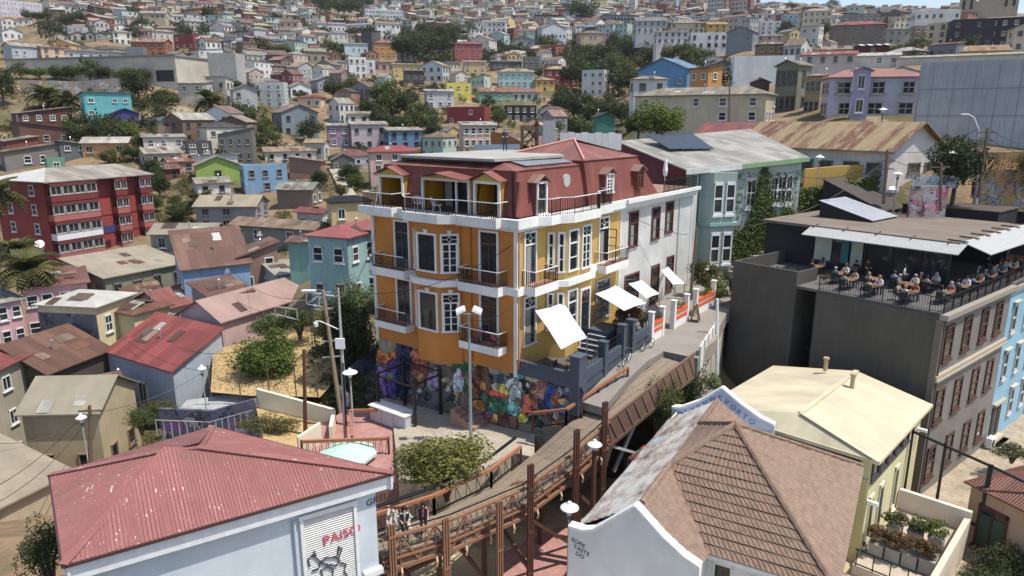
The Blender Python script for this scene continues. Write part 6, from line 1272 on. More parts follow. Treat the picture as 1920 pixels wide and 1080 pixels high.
# pavilion
each('pavilion_wall', BLK, dk, (7.5,7.7,13.,17.2,6.1,9.4), (7.7,20,17,17.2,6.1,9.4), (20,20.2,2.6,17,6.1,9.4))
m = MB(); m.box(7.55,7.6,2.6,13.,6.1,9.3); m.obj('pavilion_glazing', glassm((.03,.035,.04)), dk)
each('glazing_post', DARK, dk, *[(7.45,7.65,y-.06,y+.06,6.1,9.4) for y in (2.6,4.5,6.5,8.5,10.3,12.9)])
each('inner_panel', plain((.5,.55,.45), .7), dk, (7.42,7.47,11.2,12.6,6.8,9.2), (7.42,7.47,8.7,9.6,6.6,9.2)); each('inner_panel', plain((.05,.2,.22), .7), dk, (7.42,7.47,9.8,10.4,6.8,9.1))
m = MB(); m.box(7.,21.,1.9,17.3,9.4,9.62); m.obj('pavilion_roof', roofm(tuple(x*.62 for x in srgb(152,138,124)),'felt',.3), dk)
MB().hexa([(5.6,1.5,8.95),(7.1,1.5,9.5),(7.1,12.9,9.5),(5.6,12.9,8.95),(5.6,1.5,9.01),(7.1,1.5,9.56),(7.1,12.9,9.56),(5.6,12.9,9.01)]).obj('awning', plain((.37,.37,.355), .7), dk); MB().hexa([(7.4,.1,8.95),(24,.1,8.95),(24,1.95,9.6),(7.4,1.95,9.6),(7.4,.1,9.01),(24,.1,9.01),(24,1.95,9.66),(7.4,1.95,9.66)]).obj('awning', plain((.37,.37,.355), .7), dk)
for k in range(7): m = MB(); m.beam((7.5+k*2.2,2.9,9.7),(7.5+k*2.2,1.6,9.66),.1,.08); m.obj('awning_arm', DARK, dk)
for k in range(5): m = MB(); m.beam((7.6,2.6+k*2.5,9.68),(6.7,2.6+k*2.5,9.5),.06,.06); m.obj('awning_arm', DARK, dk)
m = MB(); m.hexa([(12.3,10.4,9.6),(17,10.4,9.6),(17,15.,9.6),(12.3,15.,9.6),(12.3,10.4,9.75),(17,10.4,9.75),(17,15,11.),(12.3,15.,11.)]); m.obj('skylight', BLK, dk)
for k in range(5): m = MB(); m.hexa([(12.2+k*.97,10.3,9.76),(13.12+k*.97,10.3,9.76),(13.12+k*.97,15.1,11.05),(12.2+k*.97,15.1,11.05),(12.2+k*.97,10.3,9.8),(13.12+k*.97,10.3,9.8),(13.12+k*.97,15.1,11.09),(12.2+k*.97,15.1,11.09)]); m.obj('skylight_panel', plain((.5,.52,.55), .3, .3), dk)
m = MB(); m.box(22,27,4.2,12.,6,10.3); m.obj('plant_box', BLK, dk); m = MB(); m.box(21.9,27.1,4.1,12.1,10.3,10.38); m.obj('plant_roof', roofm(tuple(x*.5 for x in srgb(120,112,106)),'felt',.1), dk)
m = MB(); m.hexa([(19.5,12.6,8),(24.5,12.6,8),(24.5,18.6,8),(19.5,18.6,8),(19.5,12.6,9.7),(24.5,12.6,9.7),(24.5,18.6,12.3),(19.5,18.6,12.3)]); m.obj('stair_wedge', BLK, dk); m = MB(); m.hexa([(19.4,12.5,9.72),(24.6,12.5,9.72),(24.6,18.7,12.33),(19.4,18.7,12.33),(19.4,12.5,9.8),(24.6,12.5,9.8),(24.6,18.7,12.4),(19.4,18.7,12.4)]); m.obj('stair_roof', roofm(tuple(x*.45 for x in srgb(110,104,98)),'felt',.1), dk)
m = MB(); m.box(27.5,40,-2,7,6,9.9); m.obj('rear_block', BLK, dk); m = MB(); m.box(27.4,40.1,-2.1,7.1,9.9,9.98); m.obj('rear_roof', roofm(tuple(x*.5 for x in srgb(110,104,100)),'felt',.1), dk)
vt = MB(); vt.lathe([(.5,0),(.5,.5),(.95,.6),(1.,1.0),(.8,1.15),(.8,1.6),(.95,1.7),(.9,2.0),(.5,2.3),(.1,2.35)], (25.6,14.9,9.3), 18); vt.obj('exhaust_cowl', STEEL, dk)
# terrace railing
def barrail(pts, z, h, parent, mat=IRON, gap=.16, name='railing'):
    m = MB()
    for p, q in zip(pts, pts[1:]):
        p, q = V(*p,z), V(*q,z); n_ = int((q-p).length/gap); m.beam(p+V(0,0,h), q+V(0,0,h), .06, .05); m.beam(p+V(0,0,.1), q+V(0,0,.1), .03, .03)
        for i in range(n_+1): a = p.lerp(q,i/max(1,n_)); t = .011 if i%9 else .03; m.box(a.x-t,a.x+t,a.y-t,a.y+t,z,z+h)
    return m.obj(name, mat, parent)
barrail([(.1,8.2),(.1,.05),(13,.05)], 6.1, 1.0, dk); barrail([(13,.3),(24,.3)], 6.1, 1.0, dk); barrail([(2.9,8.4),(2.9,9.8)], 1.2, 1.1, dk)
m = MB(); m.box(1.8,3,8.35,9.85,.9,1.15); m.obj('light_well_floor', BLK, dk)
# blue building next along the alley
bb = empty('blue_building', DK+d1*13.05, DRZ, 'sky blue corrugated building with brown sash windows beyond the grey facade', 'building')
m = MB(); m.box(0,9.,0,.6,-9,5.5); m.obj('wall', wallm(Wc(140,196,224),'corr',.15), bb)
m = MB(); m.box(-.02,9.1,-.2,.1,5.5,5.8); m.obj('cornice', plain(srgb(150,140,130)), bb)
for z, xs in ((3.2,(1.6,4.6,7.4)),(-.6,(1.4,4.2,7.)),(-4.4,(4.6,7.4))):
    for x in xs:
        o = child('window', WINF['sash'], bb, (x,0,z), (0,0,0), (.95,1,2.3), (.5,.5,.48)); child('pane', PANE, o); m = MB(); m.box(x-.7,x+.7,-.25,0,z+1.3,z+1.4); m.obj('window_hood', plain(srgb(190,180,160)), bb)
for x in (.7,1.9): child('door', DOORM, bb, (x,0,-6.6), (0,0,0), (.9,1,2.7), Wc(70,50,44))
each('door_hood', plain(srgb(170,160,140)), bb, (.1,2.6,-.3,0,-3.7,-3.55)); 
for i in range(3): m = MB(); m.box(.1,2.6,-.5-.4*i,-.1-.4*i if i else 0,-8,-6.6-.25*i); m.obj('door_step', plain(srgb(190,176,152)), bb)
# alley paving
m = MB(); m.box(-26,40,-24,0,-7.2,-6.85); tag(m.obj('alley_paving', ground(srgb(172,158,138), srgb(150,138,120), .6, .9, srgb(112,106,88)), None, DK, rz=DRZ), kind='structure')
# rust-roofed house bottom right
h0 = hq(atz(1822,908,-3)+V(0,0,0), atz(2010,1000,-3.), 9., -10.5, 'peach plastered house with rusty red roof and green shuttered window', (196,160,130), (166,98,82), 'hip', rows=1, cols=1, skip=1, rise=1.6, rust=.5, over=.3)
wq = h0.children[0]; o = window(h0, (-(atz(2010,1000,-3.)-atz(1822,908,-3)).length/2+1.5, -4.5, 5.3), 0, 1.7, 2.7, 'two', Wc(96,50,46), True)
for s in (-1,1): m = MB(); m.box(s*.04 if s > 0 else -.44, .44 if s > 0 else -.04, -.07, -.03, -.44, .3); m.obj('shutter', plain(srgb(60,84,72)), o)
# ---------------------------------------------------------------- green Victorian house up the lane
G0, G1 = V(16.2,64.5,0), V(28.2,68.4,0); gd = (G1-G0).normalized(); GRZ = math.atan2(gd.y, gd.x); GL = (G1-G0).length
gh = empty('green_house', G0, GRZ, 'pale green clapboard house with bay windows, ivy and grey metal roof', 'house')
GRN = wallm(mute(Wc(186,208,194),.25), 'clap', .3); MAR = wallm(Wc(122,56,58), 'plaster', .2)
def gl(w_): d_ = w_-G0; return V(d_.dot(gd), d_.dot(V(-gd.y,gd.x,0)), w_.z)
bk0, bk1 = gl(V(12.,79.,15.7)), gl(V(27.8,84.,17.))
m = MB(); m.prism([(0,0),(GL,0),(GL,.3),(0,.3)], 0, lambda x, y: 13.55+.07*x); m.obj('wall', GRN, gh)
m = MB(); m.hexa([(0,.3,0),(.3,.3,0),(bk0.x+.3,bk0.y,4),(bk0.x,bk0.y,4),(0,.3,13.5),(.3,.3,13.5),(bk0.x+.3,bk0.y,15.6),(bk0.x,bk0.y,15.6)]); m.obj('side_wall', MAR, gh)
m = MB(); m.hexa([(GL-.3,.3,0),(GL,.3,0),(bk1.x,bk1.y,4),(bk1.x-.3,bk1.y,4),(GL-.3,.3,14.3),(GL,.3,14.3),(bk1.x,bk1.y,16.8),(bk1.x-.3,bk1.y,16.8)]); m.obj('side_wall', GRN, gh)
GRF = roofm(tuple(x*.6 for x in srgb(204,200,190)), 'tin', .12)
top = [V(-.5,-.45,13.6), V(GL+.4,-.5,14.5), V(bk1.x+.4,bk1.y,17.), V(bk0.x-.4,bk0.y,15.72)]
m = MB(); m.face(top); m.face([top[0]-V(0,0,.12),top[3]-V(0,0,.12),top[2]-V(0,0,.12),top[1]-V(0,0,.12)])
for i in range(4): a_, b_ = top[i], top[(i+1)%4]; m.face([a_-V(0,0,.12), b_-V(0,0,.12), b_, a_])
m.obj('roof', GRF, gh)
m = MB(); m.face([V(1.6,.2,13.80),V(6.,.2,14.14),V(6.,3.3,14.62),V(1.6,3.3,14.28)]); m.obj('roof_patch', roofm(tuple(x*.55 for x in srgb(196,140,120)),'tin',.4), gh) if 0 else None
m = MB(); m.beam((5.4,-.5,13.75),(GL+.4,-.55,14.32),.1,.4); m.obj('fascia', plain(mute(srgb(130,170,116),.2)), gh); m = MB(); m.beam((-.5,-.5,13.4),(5.4,-.5,13.75),.12,.5); m.obj('fascia', plain((.6,.62,.6)), gh)
GB = [(1.5,0),(2.2,-.95),(4.7,-.95),(5.3,0)]
m = MB(); m.prism(GB, 8.6, 13.3); m.obj('bay', wallm(mute(Wc(172,196,184),.2),'clap',.3), gh); m = MB(); m.prism(GB, 3, 8.5); m.obj('bay', wallm(mute(Wc(172,196,184),.2),'clap',.3), gh)
m = MB(); m.prism([(1.2,0),(2.0,-1.1),(4.9,-1.1),(5.6,0)], 8.35, 8.62); m.obj('string_course', plain(srgb(140,176,166)), gh)
m = MB(); m.box(0,1.2,-.12,0,8.35,8.6); m.obj('string_course', plain(srgb(140,176,166)), gh)
GT = (.72,.74,.74)
for (x, y, a, w_) in ((2.75,-.95,0,.95),(4.05,-.95,0,.95)):
    for z in (10.9,6.2):
        o = child('window', WINF['sash'], gh, (x,y,z), (0,0,a), (w_,1,3.0), GT); child('pane', PANE, o)
for x, w_, z in ((7.0,1.1,11.2),(9.6,.8,11.4),(10.5,1.0,11.4),(11.35,.7,11.4)):
    o = child('window', WINF['four'], gh, (x,0,z), (0,0,0), (w_,1,2.9), GT); child('pane', PANE, o)
m = MB(); m.tube([(1.25,-.1,4),(1.25,-.1,13.3)], .07, 6); m.obj('downpipe', plain(srgb(70,110,96)), gh)
# tilted solar collectors on the green house roof
for i in range(4):
    p = [aty(1212+i*22,253,77), aty(1234+i*22,251,77), aty(1286+i*20-8,278,72), aty(1264+i*20-8,279,72)]; m = MB(); c_ = sum(p, V(0,0,0))/4
    m.hexa([q-c_-V(0,0,.08) for q in (p[3],p[2],p[1],p[0])]+[q-c_ for q in (p[3],p[2],p[1],p[0])]); o = m.obj('solar_panel', plain((.05,.055,.065), .15), None, c_)
    tag(o, ('leftmost of four tilted solar collectors on the grey roof','second from left of four tilted solar collectors on the grey roof','third from left of four tilted solar collectors on the grey roof','rightmost of four tilted solar collectors on the grey roof')[i], 'solar panel', 'row of solar collectors on the green house roof')
# grey corrugated fence and roof structure behind the mansard
fn = empty('sheet_fence', aty(1050,282,66), 0, 'light grey corrugated fence behind the hip roof of the corner house', 'fence')
fo = fn.location
for i in range(9):
    a, b = aty(1050,282,66).lerp(aty(1165,282,69), i/9), aty(1050,282,66).lerp(aty(1165,282,69), (i+.98)/9); m = MB(); m.hexa([p-fo+q for q in (V(0,0,0),) for p in (a,b,b+V(0,.05,0),a+V(0,.05,0))]+[p-fo+V(0,0,1.6+.1*(i%2)) for p in (a,b,b+V(0,.05,0),a+V(0,.05,0))]); m.obj('sheet', wallm((.5,.52,.54),'corr',.1), fn)
rs = empty('lookout_structure', aty(980,286,66), 0, 'half-built timber and concrete lookout behind the flat roof deck', 'structure'); ro = rs.location
WB = wood(srgb(120,88,50))
def rsb(px0, px1, py0, py1, y, dep, name, mat): a, b = aty(px0,py1,y), aty(px1,py0,y); m = MB(); m.box(a.x-ro.x,b.x-ro.x,y-ro.y,y-ro.y+dep,a.z-ro.z-1,b.z-ro.z); m.obj(name, mat, rs)
rsb(1018,1042,226,285,66,1.,'column',plain((.4,.4,.4))); rsb(1003,1010,226,285,66,.3,'post',BRWOOD); rsb(976,982,236,285,67,.3,'post',WB)
m = MB(); c0 = aty(952,284,64)-ro
for k in range(8): 
    x = k*.42-1.6; m.hexa([(c0.x+x,0,c0.z),(c0.x+x+.42,0,c0.z),(c0.x+x+.42,1.2,c0.z),(c0.x+x,1.2,c0.z),(c0.x+x,0,c0.z+1.7-.02*k*k),(c0.x+x+.42,0,c0.z+1.7-.02*(k+1)**2),(c0.x+x+.42,1.2,c0.z+1.7-.02*(k+1)**2),(c0.x+x,1.2,c0.z+1.7-.02*k*k)])
m.obj('curved_parapet', WB, rs); rsb(888,975,271,286,63.5,.2,'metal_parapet',plain(srgb(150,164,176)))
for a, b in (((980,262),(1006,232)),((982,236),(1006,262)),((975,286),(1004,250))): m = MB(); m.beam(aty(*a,66.1)-ro, aty(*b,66.1)-ro, .2, .2); m.obj('brace', WB, rs)
# ---------------------------------------------------------------- vegetation
def crown_mesh(seed, nleaf, leaf, clumps=26, flat=.8, hole=.0, mat=None, core=True, droop=0., name='crown'):
    R = np.random.RandomState(seed); cs = []
    for i in range(clumps):
        d = R.normal(size=3); d /= np.linalg.norm(d); d[2] = d[2]*flat if d[2] > 0 else d[2]*.55*flat
        cs.append((d*R.uniform(.42, .82), R.uniform(.22, .42)))
    k = R.randint(0, clumps, nleaf); C_ = np.array([c[0] for c in cs])[k]; r_ = np.array([c[1] for c in cs])[k]
    d = R.normal(size=(nleaf, 3)); d /= np.linalg.norm(d, axis=1)[:, None]; p = C_+d*(r_*R.uniform(.55, 1.05, nleaf)**.6)[:, None]; p[:, 2] -= droop*R.uniform(0, .3, nleaf)
    nrm = d*.75+R.normal(size=(nleaf, 3))*.45+np.array([0,0,.35]); nrm /= np.linalg.norm(nrm, axis=1)[:, None]
    a = np.cross(nrm, R.normal(size=(nleaf, 3))); a /= np.linalg.norm(a, axis=1)[:, None]; b = np.cross(nrm, a); s = (leaf*R.uniform(.6, 1.35, nleaf))[:, None]
    v = np.stack([p-a*s*.5, p+b*s*.32, p+a*s*.5+nrm*s*.1, p-b*s*.32], 1).reshape(-1, 3)
    me = bpy.data.meshes.new(name); f = np.arange(nleaf*4).reshape(-1, 4); me.from_pydata(v.tolist(), [], f.tolist()); me.materials.append(mat); return me
LF = {'dark': leafm((.026,.042,.015),(.06,.078,.028),'d'), 'mid': leafm((.045,.068,.018),(.095,.12,.036),'m'), 'bright': leafm((.065,.10,.016),(.14,.18,.04),'b'), 'olive': leafm((.06,.065,.022),(.12,.12,.045),'o'), 'yellow': leafm((.14,.15,.035),(.27,.25,.075),'y'), 'straw': leafm((.2,.15,.07),(.36,.28,.15),'s'), 'pale': leafm((.09,.12,.05),(.19,.22,.1),'p'), 'rust': leafm((.09,.05,.025),(.16,.1,.05),'r'), 'ivy': leafm((.05,.08,.018),(.12,.15,.04),'i')}
BARK = plain((.10,.075,.055), .9)
FARC = {k: [crown_mesh(10+i, 1900, .13, 30, [.85,1.1,.7,.95][i], mat=LF[k]) for i in range(4)] for k in ('dark','mid','bright','olive')}
_midc = {}
def midcrown(k, i):
    if (k, i) not in _midc: _midc[(k, i)] = crown_mesh(50+i, 6500, .085, 34, .9, mat=LF[k])
    return _midc[(k, i)]
def trunk_mesh(seed):
    R = random.Random(seed); m = MB(); m.tube([(0,0,-1.2),(.03,.02,-.3),(R.uniform(-.05,.05),.03,.15)], [.09,.07,.05], 6)
    for i in range(5):
        a = i*1.26+R.random(); m.tube([(0,0,-.25+.05*i),(.25*math.cos(a),.25*math.sin(a),.1),(.5*math.cos(a),.5*math.sin(a),.35)], [.04,.028,.012], 5)
    return m.mesh('trunk', [BARK])
TRK = [trunk_mesh(i) for i in range(3)]
TREES = []
def tree(label, base, hgt, wid, kind, near=False, name='tree', cat='tree', group=None, seed=None, lift=.55):
    s = seed if seed is not None else len(TREES); rt = empty(name, base, random.Random(s).uniform(0, 6.28), label, cat, group)
    cr = (midcrown(kind, s % 3) if near else FARC[kind][s % 4]); ch = hgt*lift
    child('crown', cr, rt, (0,0,hgt-ch*.62-ch*.0), (0,0,0), (wid/2, wid/2, ch*.62)); child('trunk', TRK[s % 3], rt, (0,0,hgt-ch*.62), (0,0,0), (wid*.42, wid*.42, max(.5,(hgt-ch*.62)/1.2*1.15)))
    TREES.append(rt); return rt
def short(lbl):
    w_ = lbl.split(); out = []
    for t in w_:
        if out and t.strip(',') in ('with','on','below','above','under','behind','right','left','in','amid','near','at','by','beside','running','across','among','wedged','highest','leftmost','squeezed','over','between','carrying','up') and len(out) > 2: break
        out.append(t)
        if t.endswith(','): break
        if len(out) == 6: break
    return ' '.join(out).strip(',')
LM = []
for o in list(COL.objects):
    if o.parent is None and 'label' in o and o.get('category') not in ('wall',) and o.name.split('.')[0] in ('house','apartment_block','hall','apartment_tower','church','warehouse','tower_block','corner_mansion','green_house','dark_building'):
        c_ = V(*o.location)+V(0,0,2); 
        if o.name == 'corner_mansion': c_ = hw(6,6,8)
        LM.append((topx(c_), short(o['label'])))
USED = set()
def place_label(head, p, maxw=16):
    x, y, dep = topx(p); ranked = sorted(LM, key=lambda l: (l[0][0]-x)**2+((l[0][1]-y)*1.6)**2)
    for (lx, ly, ld), s in ranked[:60]:
        dx, dy = lx-x, ly-y
        rel = ('left of' if dx > 0 else 'right of') if abs(dx) > 1.3*abs(dy) else ('above' if dy > 0 else 'below')
        dist = math.hypot(dx, dy); pre = 'just ' if dist < 30 else ('' if dist < 80 else 'well ')
        for txt in (f'{head} {pre}{rel} the {s}',):
            if len(txt.split()) <= maxw and txt not in USED: USED.add(txt); return txt
    USED.add(head); return head
KN = {'dark':'dark green', 'mid':'mid-green', 'bright':'bright green', 'olive':'olive green'}
def ptree(px, pyb, hpx, wpx, kind, lab=None, dist=None, near=None, head=None, **kw):
    b = aty(px, pyb, dist) if dist else hit(px, pyb); dep = topx(b)[2]; s = FPX/dep
    lab = lab or place_label((head or ('tall ' if hpx > wpx*1.15 else 'round ' if hpx > wpx*.75 else 'low spreading ')+KN.get(kind, kind)+' tree'), b+V(0,0,hpx/s*.5))
    if near is None: near = dep < 130
    kw.setdefault('lift', .75); return tree(lab, b-V(0,0,.3), hpx/s, wpx/s, kind, near=near, **kw)
for t in [  # pixel x, base y, height, width, kind
 (8,200,84,60,'dark'),(40,150,34,40,'mid'),(75,150,30,38,'bright'),(105,152,30,36,'mid'),(135,153,36,44,'mid'),(170,155,44,60,'mid'),(205,156,32,46,'dark'),(228,160,30,34,'mid'),
 (248,188,70,50,'olive'),(262,192,60,56,'dark'),(272,160,40,36,'olive'),(305,196,30,40,'dark'),(325,200,26,34,'mid'),(240,205,36,44,'dark'),
 (20,110,24,34,'dark'),(52,42,26,22,'dark'),(72,44,22,30,'dark'),(92,40,24,22,'mid'),(130,60,40,42,'dark'),(148,62,44,44,'dark'),(168,52,34,34,'dark'),(190,40,28,30,'dark'),(268,72,46,34,'dark'),(258,40,30,26,'mid'),(150,34,22,30,'dark'),(212,46,24,24,'dark'),
 (395,42,34,40,'dark'),(415,40,30,34,'dark'),(440,38,26,36,'mid'),(480,24,24,20,'dark'),(490,75,30,30,'dark'),(505,72,26,34,'dark'),(520,60,40,26,'dark'),(492,115,44,50,'dark'),(530,112,34,40,'mid'),(470,110,36,40,'dark'),(552,96,26,30,'mid'),(612,92,24,34,'mid'),(640,118,22,26,'mid'),(632,104,18,26,'olive'),
 (152,270,40,56,'dark'),(190,262,40,50,'dark'),(218,262,36,44,'mid'),(245,270,40,44,'bright'),(262,282,36,30,'mid'),(130,250,30,30,'mid'),(205,312,34,44,'olive'),(245,308,36,34,'mid'),
 (290,345,56,46,'dark'),(300,376,60,46,'dark'),(288,402,44,40,'mid'),(340,415,40,50,'mid'),(352,400,30,40,'dark'),(330,392,30,30,'olive'),(470,245,50,40,'mid'),(450,232,44,40,'dark'),(490,262,44,44,'mid'),(512,275,40,36,'bright'),(455,272,44,50,'dark'),(470,196,44,40,'dark'),(445,186,40,34,'dark'),(500,250,36,30,'olive'),(420,338,24,44,'olive'),
 (580,270,56,50,'dark'),(602,352,36,32,'dark'),(595,345,26,26,'mid'),(565,190,24,30,'mid'),(625,188,44,50,'dark'),(645,192,40,44,'dark'),(660,180,40,40,'mid'),(632,312,30,40,'mid'),(655,345,44,44,'dark'),(668,360,40,40,'mid'),(640,372,30,30,'olive'),
 (755,116,60,50,'dark'),(778,122,66,56,'dark'),(802,116,60,52,'dark'),(826,112,60,50,'dark'),(845,92,46,44,'dark'),(858,80,36,36,'dark'),(790,72,30,34,'dark'),(880,72,30,34,'mid'),(895,70,22,26,'dark'),(868,104,26,24,'mid'),
 (715,215,66,58,'mid'),(738,222,72,60,'mid'),(760,230,66,54,'dark'),(710,250,50,50,'dark'),(745,262,50,50,'dark'),(782,256,60,56,'mid'),(805,252,60,50,'mid'),(812,262,40,40,'dark'),(795,232,44,40,'dark'),(770,205,44,40,'dark'),(690,222,44,36,'dark'),(690,190,44,36,'mid'),(802,285,36,34,'mid'),(822,268,24,24,'olive'),
 (635,28,34,60,'dark'),(660,32,34,50,'dark'),(612,24,30,44,'dark'),(600,16,22,36,'dark'),(690,18,24,30,'dark'),(640,10,18,40,'dark'),
 (1090,54,52,70,'dark'),(1030,100,34,40,'olive'),(1020,96,30,34,'mid'),(960,108,24,36,'mid'),(985,112,22,30,'mid'),(1000,118,24,26,'dark'),
 (1070,172,60,50,'dark'),(1092,176,66,56,'dark'),(1115,172,66,60,'dark'),(1140,178,66,60,'dark'),(1160,182,60,60,'dark'),(1180,178,56,50,'dark'),(1130,130,50,50,'dark'),(1108,128,44,44,'mid'),(1150,140,50,50,'mid'),(1170,150,44,50,'mid'),(1190,140,40,40,'olive'),(1152,100,40,40,'dark'),(1172,104,36,36,'dark'),
 (1050,225,64,44,'dark'),(1075,232,70,50,'dark'),(1095,238,60,50,'dark'),(1060,256,50,50,'dark'),(1090,262,44,46,'mid'),(1115,224,50,46,'mid'),(1140,232,56,50,'dark'),(1165,238,60,56,'dark'),(1185,244,56,50,'dark'),(1040,262,40,40,'mid'),(1120,262,30,40,'mid'),(1020,262,30,34,'dark'),(1090,160,40,40,'dark'),(1060,200,44,40,'olive'),
 (1210,112,40,40,'dark'),(1230,118,40,44,'mid'),(1252,122,40,40,'olive'),(1275,118,40,40,'mid'),(1292,124,40,44,'mid'),(1310,118,36,36,'bright'),(1320,108,30,30,'mid'),(1205,160,34,40,'mid'),(1180,120,40,40,'dark'),(1160,76,30,36,'dark'),(1250,34,20,24,'dark'),(1240,60,24,30,'mid'),
 (1470,80,40,34,'dark'),(1545,75,34,22,'dark'),(1560,24,26,26,'dark'),(1430,38,20,34,'mid'),(1450,32,20,30,'dark'),(1395,38,18,30,'mid'),(1480,30,22,26,'dark'),(1345,160,34,30,'dark'),(1660,66,30,24,'dark'),(1902,100,24,26,'mid'),
 (935,240,44,40,'mid'),(930,222,30,30,'mid'),(916,206,26,30,'dark'),(1000,240,26,40,'mid'),(1010,150,24,24,'mid')]:
    ptree(*t)
ptree(1232,268,84,116,'bright','bright round tree above the solar collectors',dist=84,near=True,seed=1)
ptree(1196,262,66,60,'dark','dark tree at the left shoulder of the bright round tree',dist=88,near=True)
ptree(1785,378,140,112,'dark','broad glossy dark tree beside the street lamps at upper right',dist=63,near=True,seed=2)
ptree(1905,372,100,66,'olive','loose street tree in front of the orange graffiti wall',dist=64,near=True)
# palms
def frond_mesh(L_=1., n_=12):
    m = MB(); pts = [(L_*t, 0, .42*math.sin(t*1.9)*L_-.55*t*t*L_) for t in np.linspace(0,1,n_+1)]; m.tube(pts, .012, 4)
    for i in range(1, n_+1):
        x, y, z = pts[i]; k = .26*L_*math.sin(math.pi*(.12+.8*i/n_))
        for s in (-1, 1):
            for q in (0, .5): xx = x-q*L_/n_; m.face([(xx-.03,0,z), (xx+.02,0,z), (xx+.10,s*k,z-.35*k), (xx+.06,s*k,z-.35*k)])
    return m.mesh('frond', [LF['olive']])
FROND = frond_mesh()
def palm(label, px, pyb, hpx, rpx, dist=None, n_=34):
    b = aty(px, pyb, dist) if dist else hit(px, pyb); s = FPX/topx(b)[2]; h, r = hpx/s, rpx/s; rt = empty('palm_tree', b-V(0,0,.3), 0, label, 'palm tree'); R = random.Random(int(px))
    m = MB(); m.tube([(0,0,-.5),(.02*h,0,h*.5),(0,0,h)], [r*.13,r*.1,r*.11], 8); m.obj('trunk', BARK, rt)
    for i in range(n_): child('frond', FROND, rt, (0,0,h), (0, R.uniform(-.95,.55), i*2.4+R.uniform(-.2,.2)), (r, r, r))
    return rt
palm('single tall palm on the terrace left of the cream houses', 398, 226, 32, 32); palm('left palm of the pair under the graffiti wall', 92, 206, 22, 36); palm('right palm of the pair under the graffiti wall', 130, 210, 18, 30)
palm('big palm in front of the pink row house at left', 56, 535, 30, 56, 66, 40); palm('smaller palm behind the big palm near the red apartments', 36, 490, 24, 36, 74); palm('palm cut by the left edge beside the red apartments', -4, 395, 30, 50, 80, 40); palm('palm-like bush beside the grey and pink house', 378, 392, 14, 34, 98); palm('small palm among dark shacks in the middle distance', 556, 152, 14, 20)
# near shrubs and trees
def shrub(label, c, rad, kind, nl=5000, leaf=.09, name='shrub', flat=.8, seed=0, trunk=True, clumps=34, cat=None):
    rt = empty(name, c, 0, label, cat or name.replace('_',' ')); child('foliage', crown_mesh(200+seed, nl, leaf, clumps, flat, mat=LF[kind], name='foliage'), rt, (0,0,0), (0,0,0), rad)
    if trunk:
        m = MB(); R = random.Random(seed)
        for i in range(6): a = i*1.05; m.tube([(0,0,-rad[2]*1.2),(.2*math.cos(a)*rad[0],.2*math.sin(a)*rad[1],-.3*rad[2]),(.6*math.cos(a)*rad[0],.6*math.sin(a)*rad[1],.35*rad[2])], [.09,.06,.02], 5)
        m.obj('stem', BARK, rt)
    return rt
def ctr(px, py, y): return aty(px, py, y)
shrub('airy yellow-green tree between the plaza and the footbridge', ctr(836,864,32.8), (2.9,1.7,1.95), 'yellow', 9000, .07, name='tree', seed=1, clumps=40)
shrub('dense green shrub on the dry slope behind the cream wall', ctr(505,668,52), (2.9,2.6,2.5), 'bright', 9000, .07, name='tree', seed=2)
shrub('darker bush behind the dense green shrub', ctr(505,610,58), (1.9,1.8,1.3), 'mid', 4000, .09, seed=3)
shrub('dark shaded hedge beside the stairs left of the orange house', ctr(652,625,52), (2.3,3.0,3.6), 'dark', 7000, .08, seed=4); shrub('pale bamboo-like bush against the turquoise house', ctr(672,568,55), (2.1,2.4,2.6), 'pale', 8000, .07, seed=5); shrub('yellowing shrub beside the utility pole', ctr(612,610,54), (1.2,1.6,2.4), 'yellow', 5000, .08, seed=6); shrub('low mid-green bush under the roof antenna platform', ctr(560,600,57), (2.0,1.6,1.5), 'mid', 4500, .08, seed=7)
shrub('scrubby bush on the dry plot behind the red warehouse roof', ctr(505,795,43), (2.2,1.2,.9), 'olive', 4500, .07, seed=8); shrub('overgrown green bushes by the low graffiti wall', ctr(262,785,47), (1.3,1.,1.1), 'mid', 4000, .08, seed=9); shrub('bushy weeds between blue house and low wall', ctr(300,762,50), (1.6,1.,.8), 'olive', 3500, .08, seed=10); shrub('dark bush at the left side of the red roof', ctr(85,1030,27), (1.3,1.4,2.0), 'dark', 5000, .07, seed=11)
shrub('green creepers hanging beneath the lane at the footbridge', ctr(1235,755,40.5), (1.6,1.8,2.4), 'mid', 6500, .07, seed=12); shrub('dense creepers in the shade below the upper girder', ctr(1285,720,43.5), (1.6,1.6,2.4), 'dark', 5500, .07, seed=13); shrub('spiky agave clump on the pale retaining wall', ctr(1338,718,43), (.6,.6,.8), 'pale', 900, .22, seed=14, trunk=False)
shrub('small tree with pale leaves by the lane wall, far end', ctr(1330,520,58), (1.6,1.6,1.8), 'olive', 4500, .08, name='tree', seed=15)
for i, (px, py, y, r, k) in enumerate([(1345,545,56,1.2,'bright'),(1310,505,58,1.0,'olive'),(1372,520,58,1.,'mid')]): shrub(('leafy planting at the far end of the lane','dry planting beside the leaning pole at the lane','plants at the dark building\'s left edge')[i], ctr(px,py,y), (r,r,r), k, 2500, .1, seed=20+i)
